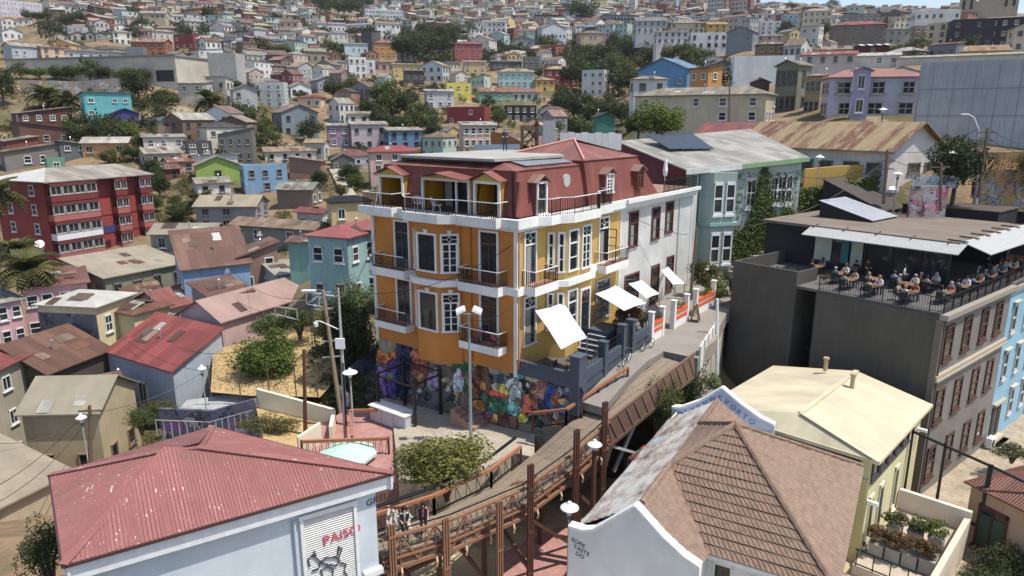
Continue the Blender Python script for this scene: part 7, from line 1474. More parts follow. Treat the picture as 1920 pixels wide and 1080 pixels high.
# ivy on the green house and on the garden wall
def leafsheet(label, fn, n_, leaf, kind, parent=None, name='ivy', seed=1, flat=None):
    R = random.Random(seed); m = MB()
    for i in range(n_):
        p, nr = fn(R)
        if p is None: continue
        nr = (nr+Vector((R.gauss(0,.5),R.gauss(0,.5),R.gauss(0,.5)))).normalized(); a = nr.orthogonal().normalized(); a.rotate(Matrix.Rotation(R.uniform(0,6.28),3,nr)); b = nr.cross(a); s = leaf*R.uniform(.6,1.4)
        m.face([p-a*s*.5, p+b*s*.35, p+a*s*.5+nr*s*.1, p-b*s*.35])
    return m.obj(name, LF[kind], parent)
def ivyf(R):
    while True:
        x, z = R.uniform(5.2,GL), R.uniform(3,13.6); dn = math.sin(x*1.7+1)*1.0+math.sin(x*.7)*.6
        top = 8.6+2.6*math.exp(-((x-8.4)/1.1)**2)*2+.7*dn
        if z < top or (R.random() < .10 and z < 13.2): return V(x, -.08-R.random()*.35, z), V(0,-1,.35)
leafsheet('', ivyf, 9000, .22, 'ivy', gh, 'ivy', 3)
gwall = empty('hedge_wall', aty(1500,440,70), 0, 'ivy-covered wall between the green house and the yellow garden wall', 'hedge'); A_, B_2 = aty(1490,432,70)-gwall.location, aty(1655,404,70)-gwall.location
m = MB(); q = [A_-V(0,0,2.5), B_2-V(0,0,2.5), B_2-V(0,-.4,2.5), A_-V(0,-.4,2.5)]; m.hexa(q+[p+V(0,0,6.6) for p in q]); m.obj('wall_core', wallm(Wc(120,110,80),'plaster'), gwall)
leafsheet('', lambda R: (A_.lerp(B_2, R.random())+V(0,-R.random()*.4,R.uniform(-2.4,4.2)), V(0,-1,.4)), 8000, .22, 'ivy', gwall, 'ivy', 4)
leafsheet('', lambda R: (A_.lerp(B_2, R.random())+V(0,-.1-R.random()*.4,R.uniform(.5,4.3)), V(0,-1,.6)), 2200, .22, 'yellow', gwall, 'ivy', 5)
# terrace planters by the cream house
PB = plain(srgb(150,146,138), .8)
for j, (x, y) in enumerate([(.6,-.6),(.75,-1.4),(.85,-2.2),(.95,-3.0),(3.,-.8),(3.3,-1.8),(3.45,-2.8)]):
    rt = empty('planter_box', CO+cd*x+cf*y+V(0,0,1.12), CRZ, None, 'planter'); rt['label'] = ['grey planter box with rusty shrub nearest the cream wall, front row','grey planter with rusty shrub, second from the wall in front row','grey planter with rusty shrub, third from the wall in front row','grey planter with rusty shrub at the outer end of front row','grey planter with dry grasses nearest the wall, back row','grey planter with mixed green shrub, middle of back row','grey planter with bright green shrub, outer end of back row'][j]
    m = MB(); m.box(-.36,.36,-.36,.36,0,.75); m.box(-.39,.39,-.39,.39,.75,.8); m.obj('box', PB, rt); child('foliage', crown_mesh(400+j, 1300, .16, 16, .8, mat=LF[('rust','rust','rust','rust','olive','mid','bright')[j]], name='foliage'), rt, (0,0,1.25), (0,0,0), (.75,.75,.62))
shrub('round green bush at the foot of the planter terrace', CO+cd*-.9+cf*-4.6+V(0,0,.9), (.8,.8,1.0), 'mid', 2600, .1, seed=31); shrub('pale conical bush beside the round bush below the terrace', CO+cd*.2+cf*-4.9+V(0,0,.9), (.55,.55,.9), 'pale', 2000, .1, seed=32); shrub('dark ivy mass in the shaded gap by the peach house', CO+cd*5.2+cf*-5.6+V(0,0,.4), (2.0,1.4,1.7), 'dark', 6000, .07, seed=33); shrub('dark climbing plants in the shaded gap left of the peach house', CO+cd*1.5+cf*-5.6+V(0,0,.6), (2.4,1.2,1.8), 'dark', 5000, .08, seed=35); shrub('low blue-grey hedge beside the alley at right', ctr(1900,848,45), (1.6,1.2,.7), 'dark', 2500, .1, seed=34)
# ---------------------------------------------------------------- hillside houses beyond the hand-measured ones
R = random.Random(11)
WPAL = [('white',(216,214,208)),('white',(222,220,216)),('cream',(212,202,180)),('brown',(150,124,100)),('beige',(192,182,162)),('pale blue',(186,196,198)),('pink',(198,172,158)),('yellow',(206,184,120)),('mint green',(172,196,182)),('terracotta',(170,120,96)),('beige',(186,166,140)),('brown',(124,100,84)),('dark grey',(92,92,92)),('grey',(150,150,148)),('red',(146,80,74)),('white',(210,206,200)),('white',(206,206,204)),('grey',(186,186,186)),('dark grey',(110,108,104)),('beige',(180,170,152))]
RPAL = [('tan',(186,168,140)),('grey',(170,168,162)),('pale',(210,206,196)),('brown',(146,112,90)),('rusty',(160,122,100)),('red',(166,100,92)),('brown',(140,108,84)),('dark',(96,92,88)),('grey',(150,150,150)),('pale',(196,188,172)),('pink',(196,150,136)),('brown',(166,134,108))]
TZ = [(1040,1200,60,270),(690,830,150,265),(740,850,56,122),(400,445,262,332),(455,520,215,290),(275,330,330,420),(310,365,395,430),(100,270,230,285),(255,340,186,245),(590,690,-5,32),(1195,1330,85,130),(0,60,118,205),(1380,1440,120,232)]
def blocked(x, y, wpx, hpx):
    if x < 400 and 108 < y < 232: return True
    for (a,b,c,d) in TZ:
        if a < x < b and c < y < d: return True
    return False
def overl(x0,x1,y0,y1):
    A0 = (x1-x0)*(y1-y0)
    for h in HOUSES:
        ix = min(x1,h[1])-max(x0,h[0]); iy = min(y1,h[3])-max(y0,h[2])
        if ix > 0 and iy > 0 and ix*iy > .22*min(A0, (h[1]-h[0])*max(3,h[3]-h[2])): return True
    return False
PROTO = []
for i in range(14):
    w_, d_, h_ = R.uniform(6,11), R.uniform(6,9), R.choice((2.8,3.,5.2,5.6,5.8,8.2)); rt = ('gable','gable','hip','shed','flat','gable','shedl')[i % 7]
    p = house('house', 'x', 'house', None, V(0.01,60.,0), w_, d_, h_, 0, (.5,.5,.5), (.3,.3,.3), rt, wk=('plaster','corr')[i%2], near=False, drop=6, ridge='xy'[i%2], rnd=random.Random(i), side=False, over=.3, rk='tin')
    for k in list(p.children):
        pass
    wn = [c for c in p.children if c.name.startswith('window')]
    for c in wn:    # the same windows on the two side walls
        for a, off in ((math.pi/2, w_/2), (-math.pi/2, -w_/2)):
            if R.random() < .55 and abs(c.location.x) < d_/2-.4: child('window', c.data, p, (off, c.location.x*(1 if a > 0 else -1), c.location.z), (0,0,a), tuple(c.scale), c.color)
    PROTO.append((p, w_, d_, h_, rt))
GRID = {}
def free(x, y, rad):
    cx, cy = int(x//20), int(y//20)
    for i in (-1,0,1):
        for j in (-1,0,1):
            for (a,b,r) in GRID.get((cx+i,cy+j), ()):
                if (a-x)**2+(b-y)**2 < (rad+r)**2: return False
    GRID.setdefault((cx,cy), []).append((x,y,rad)); return True
for h in HOUSES: GRID.setdefault((int(h[5]//20),int(h[6]//20)), []).append((h[5],h[6],h[7]*.45))
cand = []
for _ in range(34000):
    y = 108*math.exp(R.random()*math.log(1500/108)); k = R.uniform(-.62,.62); x = k*y
    if y > 420 and R.random() < .25: continue
    cand.append((y, x))
cand.sort(); nind = 0; far = MB(); FW = [wallm(Wc(*c),'plaster',.2) for n_, c in WPAL]; FR_ = [roofm(Rc(*c),'felt',.2) for n_, c in RPAL]; DKM = len(FW)+len(FR_)
nfar = 0; fillrows = []
for y, x in cand:
    z = terr(x, y); px, py, dep = topx((x, y, z))
    if not (-60 < px < 1980 and -40 < py < 345): continue
    if px > 1700 and y < 160: continue
    if 1180 < px < 1480 and y < 150: continue
    big = R.choice(PROTO if y > 230 else [q for q in PROTO if q[3] < 6]); p, w_, d_, h_, rt = big; s = FPX/dep; Wp_, Hp = w_*s*1.1, (h_+1.2)*s
    if blocked(px, py-Hp*.5, Wp_, Hp) or (dep < 420 and overl(px-Wp_/2, px+Wp_/2, py-Hp, py)): continue
    if math.sin(x*.018+y*.007)+math.sin(x*.011-y*.013+2.)+.7*math.sin(y*.021+x*.03) > 1.0 and R.random() < .75: continue
    if not free(x, y, 3.3 if y < 200 else 3.8 if y < 300 else 4.3 if y < 500 else 4.8): continue
    rz = -math.atan2(x, y)+R.choice((-.6,-.35,-.15,.1,.3,.5,.8))+R.uniform(-.1,.1); wc = R.choice(WPAL); rc = R.choice(RPAL)
    if nind < 165:
        o = copy_tree(p); o.location = (x, y, z-.3); o.rotation_euler = (0,0,rz); nind += 1
        sw = R.uniform(.55,.9); o.scale = (sw, R.uniform(.55,.85), R.uniform(.65,.95)); fcol = R.choice(FCOL)
        for c in o.children:
            nm = c.name.split('.')[0]
            if nm == 'wall': c.color = (*Wc(*wc[1]),1)
            elif nm == 'window': c.color = (*fcol,1)
            elif nm == 'roof': c.color = (*Rc(*rc[1]),1)
        st = 'one-storey' if h_ < 4 else 'two-storey' if h_ < 7 else 'three-storey'; rtn = {'gable':'gabled','hip':'hipped','shed':'sloping','shedl':'sloping','flat':'flat'}[rt]
        fillrows.append((o, f'{st} {wc[0]} house, {rtn} {rc[0]} roof,', V(x,y,z+2))); o['group'] = 'houses on the far hillside'
    elif nfar < 4200:
        nfar += 1; wi, ri = WPAL.index(wc), len(FW)+RPAL.index(rc); c, s_ = math.cos(rz), math.sin(rz)
        w2, d2, h2 = w_/2*R.uniform(.6,1.25), d_/2, h_*R.uniform(.85,1.15); T_ = lambda a, b, q: (x+a*c-b*s_, y+a*s_+b*c, z+q)
        B = [T_(-w2,-d2,-5),T_(w2,-d2,-5),T_(w2,d2,-5),T_(-w2,d2,-5)]; U = [T_(-w2,-d2,h2),T_(w2,-d2,h2),T_(w2,d2,h2),T_(-w2,d2,h2)]
        for i in range(4): far.face([B[i],B[(i+1)%4],U[(i+1)%4],U[i]], wi)
        e = .35; E_ = [T_(-w2-e,-d2-e,h2),T_(w2+e,-d2-e,h2),T_(w2+e,d2+e,h2),T_(-w2-e,d2+e,h2)]
        if rt in ('gable','shedl'):
            ra_, rb_ = T_(-w2-e,0,h2+.3*d2+.4), T_(w2+e,0,h2+.3*d2+.4); far.face([E_[0],E_[1],rb_,ra_], ri); far.face([E_[2],E_[3],ra_,rb_], ri); far.face([U[1],U[2],T_(w2,0,h2+.3*d2+.3)], wi); far.face([U[3],U[0],T_(-w2,0,h2+.3*d2+.3)], wi)
        elif rt == 'hip':
            ra_, rb_ = T_(-w2*.4,0,h2+1.6), T_(w2*.4,0,h2+1.6); far.face([E_[0],E_[1],rb_,ra_], ri); far.face([E_[1],E_[2],rb_], ri); far.face([E_[2],E_[3],ra_,rb_], ri); far.face([E_[3],E_[0],ra_], ri)
        else: up = [T_(w2+e,d2+e,h2+1.2),T_(-w2-e,d2+e,h2+1.2)]; far.face([E_[0],E_[1],up[0],up[1]], ri); far.face([U[1],U[2],up[0]], wi); far.face([U[3],U[0],up[1]], wi)
        nr = max(1,round(h2/2.8)); nc = max(2,int(w2*2/2.4))
        for i in range(nr):
            for j in range(nc):
                if R.random() < .2: continue
                a = -w2+2*w2*(j+.5)/nc; q = h2*(i+.5)/nr; far.face([T_(a-.5,-d2-.05,q-.6),T_(a+.5,-d2-.05,q-.6),T_(a+.5,-d2-.05,q+.65),T_(a-.5,-d2-.05,q+.65)], DKM)
                if j < 2: 
                    sgn = 1 if px < 900 else -1; bb_ = -d2*.5+d2*j; far.face([T_(sgn*(w2+.05),bb_-.5,q-.6),T_(sgn*(w2+.05),bb_+.5,q-.6),T_(sgn*(w2+.05),bb_+.5,q+.65),T_(sgn*(w2+.05),bb_-.5,q+.65)], DKM)
for p, *_r in PROTO:
    for c in list(p.children): bpy.data.objects.remove(c)
    bpy.data.objects.remove(p)
for o, head, pt in fillrows: o['label'] = place_label(head, pt)
tag(far.obj('far_hillside_houses', FW+FR_+[GLASS]), 'dense far-off houses covering the upper hillsides below the skyline', 'houses', kind='stuff')
# far woods and scrub between them
nt_ = 0; src = [np.array([v.co for v in FARC['dark'][i].vertices]) for i in range(4)]; lo = []
for i in range(4):
    Rn = np.random.RandomState(i); idx = Rn.choice(len(src[i])//4, 150, replace=False); lo.append(np.concatenate([src[i][4*j:4*j+4].mean(0)+(src[i][4*j:4*j+4]-src[i][4*j:4*j+4].mean(0))*(2.2 if i < 3 else 2.2) for j in idx]))
VV = []; NF = 0
for _ in range(15000):
    y = 120*math.exp(R.random()*math.log(1700/120)); k = R.uniform(-.64,.64); x = k*y; z = terr(x,y); px, py, dep = topx((x,y,z))
    if not (-60 < px < 1980 and -60 < py < 345): continue
    wood_ = math.sin(x*.018+y*.007)+math.sin(x*.011-y*.013+2.)+.7*math.sin(y*.021+x*.03)
    inz = any(a < px < b and c < py < d for a,b,c,d in TZ)
    if not inz and R.random() > (.2 if wood_ < .4 else .95): continue
    if y < 420 and overl(px-3, px+3, py-6, py): continue
    if not inz and not free(x, y, 1.6): continue
    if 1180 < px < 1480 and y < 150: continue
    if px > 1500 and y < 160: continue
    if y < 300 and R.random() < .5: continue
    r_ = R.uniform(1.6,4.2)*(.55 if y < 300 else 1)*(1.15 if wood_ > .6 else .85); h_ = r_*R.uniform(.8,1.35); VV.append(lo[R.randrange(4)]*np.array([r_,r_,h_])+np.array([x,y,z+h_*.8])); NF += 1
VV = np.concatenate(VV); me = bpy.data.meshes.new('far_woods'); me.from_pydata(VV.tolist(), [], np.arange(len(VV)).reshape(-1,4).tolist()); me.materials.append(leafm((.026,.036,.018),(.06,.066,.03),'far'))
o = bpy.data.objects.new('far_woods', me); put(o); tag(o, 'dark scrub and far-off trees scattered over the hillsides', 'trees', kind='stuff')
# weeds and low scrub between the nearer houses
VV = []
for _ in range(9000):
    px, py = R.uniform(-40, 720), R.uniform(175, 830); p = hit(px, py, 40)
    if p.y > 215 or p.y < 44 or any(h[0]-4 < px < h[1]+4 and h[2] < py < h[3]-2 for h in HOUSES): continue
    if math.sin(p.x*.35)+math.sin(p.y*.27+1)+R.uniform(-1.2,1.2) < .0: continue
    r_ = R.uniform(.3,1.0)*(1.5 if p.y > 110 else 1); VV.append(lo[R.randrange(4)][:200]*np.array([r_,r_,r_*.8])+np.array([p.x,p.y,p.z+r_*.4]))
VV = np.concatenate(VV); me = bpy.data.meshes.new('weeds'); me.from_pydata(VV.tolist(), [], np.arange(len(VV)).reshape(-1,4).tolist()); me.materials.append(LF['olive'])
o = bpy.data.objects.new('weeds', me); put(o); tag(o, 'weeds and low scrub between the nearer hillside houses', 'weeds', kind='stuff')
# pale street running straight up the left hill, and the brown stair street beside it
def draped(name, pts, wd, mat):
    L, Rr = [], []
    for px, py in pts: p = hit(px, py, 90); L.append(V(p.x-wd/2,p.y,terr(p.x-wd/2,p.y)+.5)); Rr.append(V(p.x+wd/2,p.y,terr(p.x+wd/2,p.y)+.5))
    strip(name, L, Rr, mat, .4)
draped('steep_street', [(372,66),(364,50),(356,34),(349,18),(344,4)], 7, CONC); draped('steep_street', [(478,76),(470,54),(464,34),(458,14),(454,2)], 6, ground(srgb(190,160,130), srgb(170,140,110)))
draped('footpath', [(668,402),(655,372),(640,345),(628,322),(645,300),(655,285)], 2.2, CONC)
# ---------------------------------------------------------------- poles, lamps, wires
POLE = plain((.42,.41,.39), .6); PWOOD = plain((.16,.11,.08), .8); LAMPW = plain((.75,.75,.74), .35)
def rootp(name, label, base, cat, group=None): return empty(name, base, 0, label, cat, group)
def disc_lamp(label, px, pyh, y, zb, r=.42, mat=STEEL, name='street_lamp', pr=.06):
    h = aty(px, pyh, y); rt = rootp(name, label, V(h.x, h.y, zb), 'street lamp'); H = h.z-zb
    m = MB(); m.tube([(0,0,-.3),(0,0,H-.3)], [pr*1.3, pr], 8); m.obj('pole', mat, rt); m = MB(); m.lathe([(.12,H-.42),(.13,H-.15),(r,H-.06),(r*.96,H-.02),(r*.5,H+.1),(.12,H+.14),(.08,H+.24)], (0,0,0), 20); m.obj('lamp_shade', LAMPW, rt)
    m = MB(); m.lathe([(.1,H-.6),(.1,H-.42),(.13,H-.4),(.13,H-.36)], (0,0,0), 10); m.obj('lamp_collar', plain((.12,.12,.12)), rt); return rt
disc_lamp('white disc street lamp on grey pole in front of the white gable', 1068, 950, 27.6, -6, .42)
disc_lamp('white disc street lamp on brown post beside the footbridge', 1115, 832, 33.9, -6, .40, TIMD, pr=.13)
disc_lamp('white disc lamp on short post beside the antenna pole', 656, 697, 43.2, -2.1, .5, POLE)
disc_lamp('white disc lamp on thin pole by the shrub slope at left', 378, 690, 48, -5, .3, POLE, pr=.04); disc_lamp('white disc lamp beside the turquoise graffiti house', 152, 782, 44, -9, .35, POLE, pr=.04); disc_lamp('white disc lamp by the wall at the far end of the lane', 1326, 503, 58, 2.5, .45, POLE)
disc_lamp('white disc lamp in front of the lavender house', 1656, 205, 84, 12, .5, DARK); disc_lamp('white disc lamp above the exhaust cowl at upper right', 1684, 325, 64.5, 8, .5, POLE); disc_lamp('white disc lamp by the glossy dark tree', 1784, 286, 63, 9, .5, POLE); disc_lamp('small white disc lamp behind yellow garden wall', 1537, 294, 70, 9, .45, POLE)
# double floodlight pole on the plaza
fb = atz(883, 832, -1.45); ft = aty(880, 588, fb.y); fp = rootp('floodlight_pole', 'tall grey pole with two white floodlights standing on the plaza', fb, 'lamp post'); H = ft.z-fb.z
m = MB(); m.tube([(0,0,-.2),(0,0,H)], [.11,.07], 10); m.obj('pole', plain((.36,.38,.4), .45, .3), fp); m = MB(); m.beam((-.5,0,H-.02),(.5,0,H-.02),.08,.08); m.obj('cross_arm', STEEL, fp)
for s in (-1,1): m = MB(); m.hexa([V(*q) for q in ((-.3,-.28,-.04),(.3,-.28,-.04),(.3,.28,-.04),(-.3,.28,-.04),(-.24,-.2,.1),(.24,-.2,.1),(.24,.2,.1),(-.24,.2,.1))]); o = m.obj('floodlight', LAMPW, fp, (s*.5,-.05,H+.22)); o.rotation_euler = (.35,s*.45,0); m = MB(); m.box(-.24,.24,-.22,.22,-.07,-.045); m.obj('lamp_glass', plain((.35,.36,.38), .2), o)
# antenna / utility poles at the stairs
ub = aty(647, 812, 43.5); up = rootp('utility_pole', 'grey steel pole with camera arm, box and cables left of the orange house', ub, 'utility pole'); ut = aty(634, 540, 43.5)-ub
m = MB(); m.tube([(0,0,-.3),(ut.x*.9,0,ut.z*.45),(ut.x,0,ut.z)], [.15,.12,.07], 8); m.obj('pole', POLE, up); m = MB(); m.tube([(ut.x*.95,0,ut.z*.72),(ut.x-1.3,0,ut.z*.78),(ut.x-1.6,0,ut.z*.78)], .04, 6); m.obj('camera_arm', LAMPW, up); m = MB(); m.lathe([(.02,-.3),(.14,-.25),(.15,0),(.05,.06)], (ut.x-1.6,0,ut.z*.77), 10); m.obj('dome_camera', LAMPW, up)
m = MB(); m.box(ut.x*.6-.3,ut.x*.6+.3,-.25,-.1,ut.z*.6,ut.z*.6+.7); m.obj('junction_box', WHITE, up); m = MB(); m.tube([(.15,-.12,0),(.1+ut.x*.5,-.12,ut.z*.5)], .06, 6); m.obj('cable', IRON, up)
cb = aty(641, 790, 45.5); cp = rootp('concrete_pole', 'slim concrete utility pole with crossarms behind the steel pole', cb, 'utility pole'); ct_ = aty(606, 545, 45.5)-cb
m = MB(); m.tube([(0,0,-.3),(ct_.x,0,ct_.z)], [.17,.11], 6); m.obj('pole', plain(srgb(150,134,112)), cp)
for t in (.98,.86,.62,.5): m = MB(); m.beam((ct_.x*t-.7,0,ct_.z*t),(ct_.x*t+.5,0,ct_.z*t+.1),.07,.07); m.obj('crossarm', POLE, cp)
ap = rootp('antenna_platform', 'white lattice antenna platform on the roof beside the poles', aty(600,572,56), 'platform'); ao = ap.location
for a, b in (((575,548),(632,556)),((575,570),(620,578)),((575,548),(575,570)),((600,552),(598,574)),((632,556),(622,578)),((575,570),(600,552)),((545,565),(575,562)),((520,590),(560,600)),((516,575),(556,580)),((516,575),(516,590)),((536,578),(536,594)),((556,580),(558,598))):
    m = MB(); m.beam(aty(*a,56)-ao, aty(*b,56)-ao, .09, .09); m.obj('strut', POLE if a[0] < 560 and a[1] > 560 else LAMPW, ap)
m = MB(); m.beam(aty(586,572,56)-ao, aty(586,572,56)-ao-V(0,0,3.5), .1, .1); m.obj('leg', PWOOD, ap); m = MB(); m.beam(aty(592,545,56)-ao, aty(566,545,56)-ao, .4, .12); m.obj('antenna', LAMPW, ap)
def wpole(label, px, pyt, pyb, y, arms=2, mat=PWOOD, lean=0., lamp=False, name='utility_pole'):
    b = aty(px, pyb, y); t = aty(px+lean, pyt, y)-b; rt = rootp(name, label, b, 'utility pole'); m = MB(); m.tube([(0,0,-.5),(t.x,0,t.z)], [.15,.1], 7); m.obj('pole', mat, rt)
    for i in range(arms): z = t.z-.4-i*.7; m = MB(); m.beam((t.x-.8,0,z),(t.x+.8,0,z+.05),.1,.1); o = m.obj('crossarm', mat, rt)
    if lamp: m = MB(); m.tube([(t.x,0,t.z),(t.x-.5,0,t.z+.9),(t.x-1.3,-.2,t.z+1.2)], .05, 6); m.obj('lamp_arm', LAMPW, rt); m = MB(); m.box(t.x-1.8,t.x-1.15,-.35,-.1,t.z+1.1,t.z+1.25); m.obj('lamp_head', LAMPW, rt)
    return b+t
W_ = []
W_ += [wpole('dark wooden pole at the left of the red warehouse roof', 168, 760, 860, 42, 1), wpole('pole with lamp arm beside the glossy dark tree', 1832, 240, 372, 62, 0, POLE, 2, True), wpole('leaning dark pole between lamp and graffiti wall', 1836, 240, 360, 61, 2, PWOOD, 16), wpole('pole loaded with transformers in front of the white gable end', 1658, 280, 372, 64, 3, PWOOD, 6), wpole('leaning bare pole beside the white wing on the lane', 1290, 425, 610, 57, 0, PWOOD, 16), wpole('slim dark pole in front of the long sand-coloured house', 1368, 150, 235, 98, 1), wpole('dark pole beside the banner at upper right', 1765, 305, 385, 60, 1), wpole('rusty pole on the dry plot by the cream wall', 572, 655, 800, 42.5, 0, TIMD, -2), wpole('wooden pole among the left hillside houses', 290, 20, 75, 300, 1), wpole('white pole on the lane beside the stairs', 1345, 560, 690, 48, 0, LAMPW, 0)]
def wire(a, b, sag, label, r=.02, grp='overhead power cables'):
    pts = [a.lerp(b, t)-V(0,0,sag*4*t*(1-t)) for t in np.linspace(0,1,11)]; m = MB(); m.tube([p-a for p in pts], r, 4); tag(m.obj('power_cable', IRON, None, a), label, 'cable', grp)
wire(W_[3], W_[1], 1., 'cable from transformer pole to the pole with lamp arm'); wire(W_[3]-V(0,0,.6), W_[6], .6, 'cable from transformer pole to the banner pole'); wire(W_[2], aty(1990,262,60), .8, 'cable running right from the leaning dark pole, upper one'); wire(W_[2]-V(0,0,.7), aty(1990,285,60), .8, 'cable running right from the leaning dark pole, lower one'); wire(W_[4], W_[3]-V(0,0,1.), 2., 'long cable from the lane to the transformer pole'); wire(W_[0], aty(-40,930,30), .6, 'cable from dark wooden pole down to left edge, upper one'); wire(W_[0]-V(0,0,.6), aty(-40,960,30), .8, 'cable from dark wooden pole down to left edge, lower one'); wire(aty(606,548,45.5), aty(330,650,45), 2., 'cable crossing the shrub slope from the concrete pole'); wire(aty(634,560,43.5), aty(705,430,46), 1., 'cable from steel pole to the corner of the orange house'); wire(aty(590,690,45), aty(578,560,50), 0., 'guy wire leaning beside the yellowing shrub')
for i, (a, b, sg) in enumerate([((168,775,42),(378,700,48),.5),((606,552,45.5),(412,480,78),2.),((606,560,45.5),(440,560,60),1.2),((634,545,43.5),(1000,430,41),1.5),((883,600,36.6),(970,560,41),.5),((634,552,43.5),(572,660,42.5),.3),((1290,440,57),(1170,395,52),.4),((1658,300,64),(1500,330,70),.8),((1658,310,64),(1920,330,60),1.2),((290,30,300),(420,20,420),3.),((152,790,44),(-30,830,40),.6),((378,695,48),(240,640,58),.5)]): wire(aty(*a), aty(*b), sg, ['cable from dark wooden pole to the thin shrub-slope lamp','cable from concrete pole over the rusty roofs','cable from concrete pole to the pink roof','long cable in front of the orange facade','short cable from floodlight pole to house corner','cable between steel pole and rusty pole','cable from leaning bare pole to the yellow facade','cable over the yellow garden wall','cable in front of the graffiti wall, lowest','cable between poles on the left hillside','cable from the lamp by turquoise graffiti house to left edge','cable from thin lamp to the blue house roof'][i], .018)
# ---------------------------------------------------------------- plaza and slope furnishings
CW = wallm(Wc(236,222,190), 'plaster', .25)
cw = empty('boundary_wall', aty(485,735,47), 0, 'low cream boundary wall round the dry plot', 'wall'); co = cw.location
for a, b, h in ((aty(485,760,47),aty(628,800,44),1.3),(aty(628,800,44),aty(622,832,41),1.2),(aty(602,822,40.6),aty(560,850,39.6),1.1)):
    d_ = b-a; nn_ = Vector((d_.y,-d_.x,0)).normalized()*.12; q = [a-nn_-co, b-nn_-co, b+nn_-co, a+nn_-co]; m = MB(); m.hexa([p-V(0,0,2) for p in q]+[p+V(0,0,h) for p in q]); m.obj('wall_section', CW, cw)
DRY = ground(srgb(188,162,118), srgb(168,142,98), .5, .95, srgb(136,120,80))
def sheet(name, pts, mat):
    P = [aty(*p) for p in pts]; m = MB(); m.face(P if (P[1]-P[0]).cross(P[2]-P[1]).z > 0 else P[::-1]); n_ = len(P); c_ = sum(P, V(0,0,0))/n_; tag(m.obj(name, mat), kind='structure')
m = MB(); m.prism([tuple(aty(*p).xy) for p in ((480,770,47.5),(632,795,44),(618,850,40),(500,860,40))], -8, -2.3); tag(m.obj('dry_plot', DRY), kind='structure')
P_ = [aty(395,735,49.5),aty(470,742,48.5),aty(600,745,47),aty(640,700,50),aty(600,615,60),aty(470,640,60),aty(400,655,58)]
m = MB(); c_ = sum(P_, V(0,0,0))/7
for i in range(7): m.face([P_[i], P_[(i+1)%7], c_])
m2 = MB()
for f in m.f:
    q = [Vector(m.v[i]) for i in f]; q = q if (q[1]-q[0]).cross(q[2]-q[1]).z > 0 else q[::-1]; m2.face(q)
tag(m2.obj('dry_grass_slope', DRY), kind='structure')
# tufts of dry grass
def tuftf(R):
    a, b = R.random(), R.random(); p = P_[0].lerp(P_[2], a).lerp(P_[6].lerp(P_[4], a), b); return p+V(0,0,R.uniform(0,.3)), V(R.gauss(0,1),R.gauss(0,1),.2)
tg = leafsheet('', tuftf, 2500, .10, 'straw', None, 'dry_grass', 8); tag(tg, 'dry straw grass on the slope behind the low wall', 'grass', kind='stuff')
fnc = empty('wire_fence', aty(350,740,49), 0, 'dark wire fence posts along the dry slope', 'fence'); fo = fnc.location; FP = [(395,738,49),(450,735,48.5),(505,738,48),(555,738,47.5),(595,735,47)]
for p in FP: b = aty(*p)-fo; m = MB(); m.tube([b-V(0,0,.4), b+V(0,0,2.3)], .05, 5); m.obj('post', PWOOD, fnc)
for z in (2.2,1.2):
    for a, b in zip(FP, FP[1:]): m = MB(); m.tube([aty(*a)-fo+V(0,0,z), aty(*b)-fo+V(0,0,z)], .015, 4); m.obj('wire', IRON, fnc)
lowg = empty('low_wall', aty(320,790,47), 0, 'low dark graffiti wall with railing above the red roof', 'wall'); lo_ = lowg.location; a, b, c_ = aty(300,788,47)-lo_, aty(400,792,46.5)-lo_, aty(480,770,46.5)-lo_
for p, q in ((a,b),(b,c_)):
    m = MB(); m.hexa([p-V(0,0,2),q-V(0,0,2),q+V(0,.25,-2),p+V(0,.25,-2),p+V(0,0,.9),q+V(0,0,.9),q+V(0,.25,.9),p+V(0,.25,.9)]); m.obj('wall_section', graffm('low', [(.1,.12,.2),(.3,.3,.34),(.2,.1,.25),(.06,.06,.08)], .9, (.12,.12,.14)), lowg)
    for k in range(7): r = p.lerp(q,k/7); m = MB(); m.tube([r+V(0,-.6,-1), r+V(0,-.6,.3)], .035, 5); m.obj('rail_post', POLE, lowg)
    m = MB(); m.tube([p+V(0,-.6,.3), q+V(0,-.6,.3)], .03, 5); m.obj('rail', POLE, lowg)
P2 = [aty(330,775,48.5),aty(480,765,48),aty(470,735,50),aty(350,750,50.5)]; m = MB(); m.face(P2); tag(m.obj('paved_path', ground(srgb(170,170,166), srgb(150,150,148), .6)), kind='structure')
# stairs and mural wall left of the orange house
for k in range(14):
    p = hw(-1.0+k*.7, 12.95, -1.95+k*.3); m = MB(); m.box(0,.74,0,2.5,-3,0); o = m.obj('public_stair', plain(srgb(96,94,92), .9), None, p, rz=HRZ); tag(o, kind='structure')
sw = empty('stair_wall', hw(-1.6,15.5,-2), HRZ, 'dark stair wall painted with blue graffiti beside the orange house', 'wall'); m = MB(); m.hexa([(0,0,-2),(11,0,-2),(11,.3,-2),(0,.3,-2),(0,0,1.1),(11,0,5.2),(11,.3,5.2),(0,.3,1.1)]); m.obj('wall_face', graffm('blue', [(.04,.08,.2),(.1,.16,.25),(.03,.04,.08),(.15,.16,.2)], .9, (.1,.11,.13)), sw)
m = MB(); m.box(0,2.2,0,.2,0,1.); tag(m.obj('low_barrier', CW, None, hw(-2.6,13.1,-2.2), rz=HRZ+1.2), 'short cream barrier at the foot of the dark stairs', 'barrier')
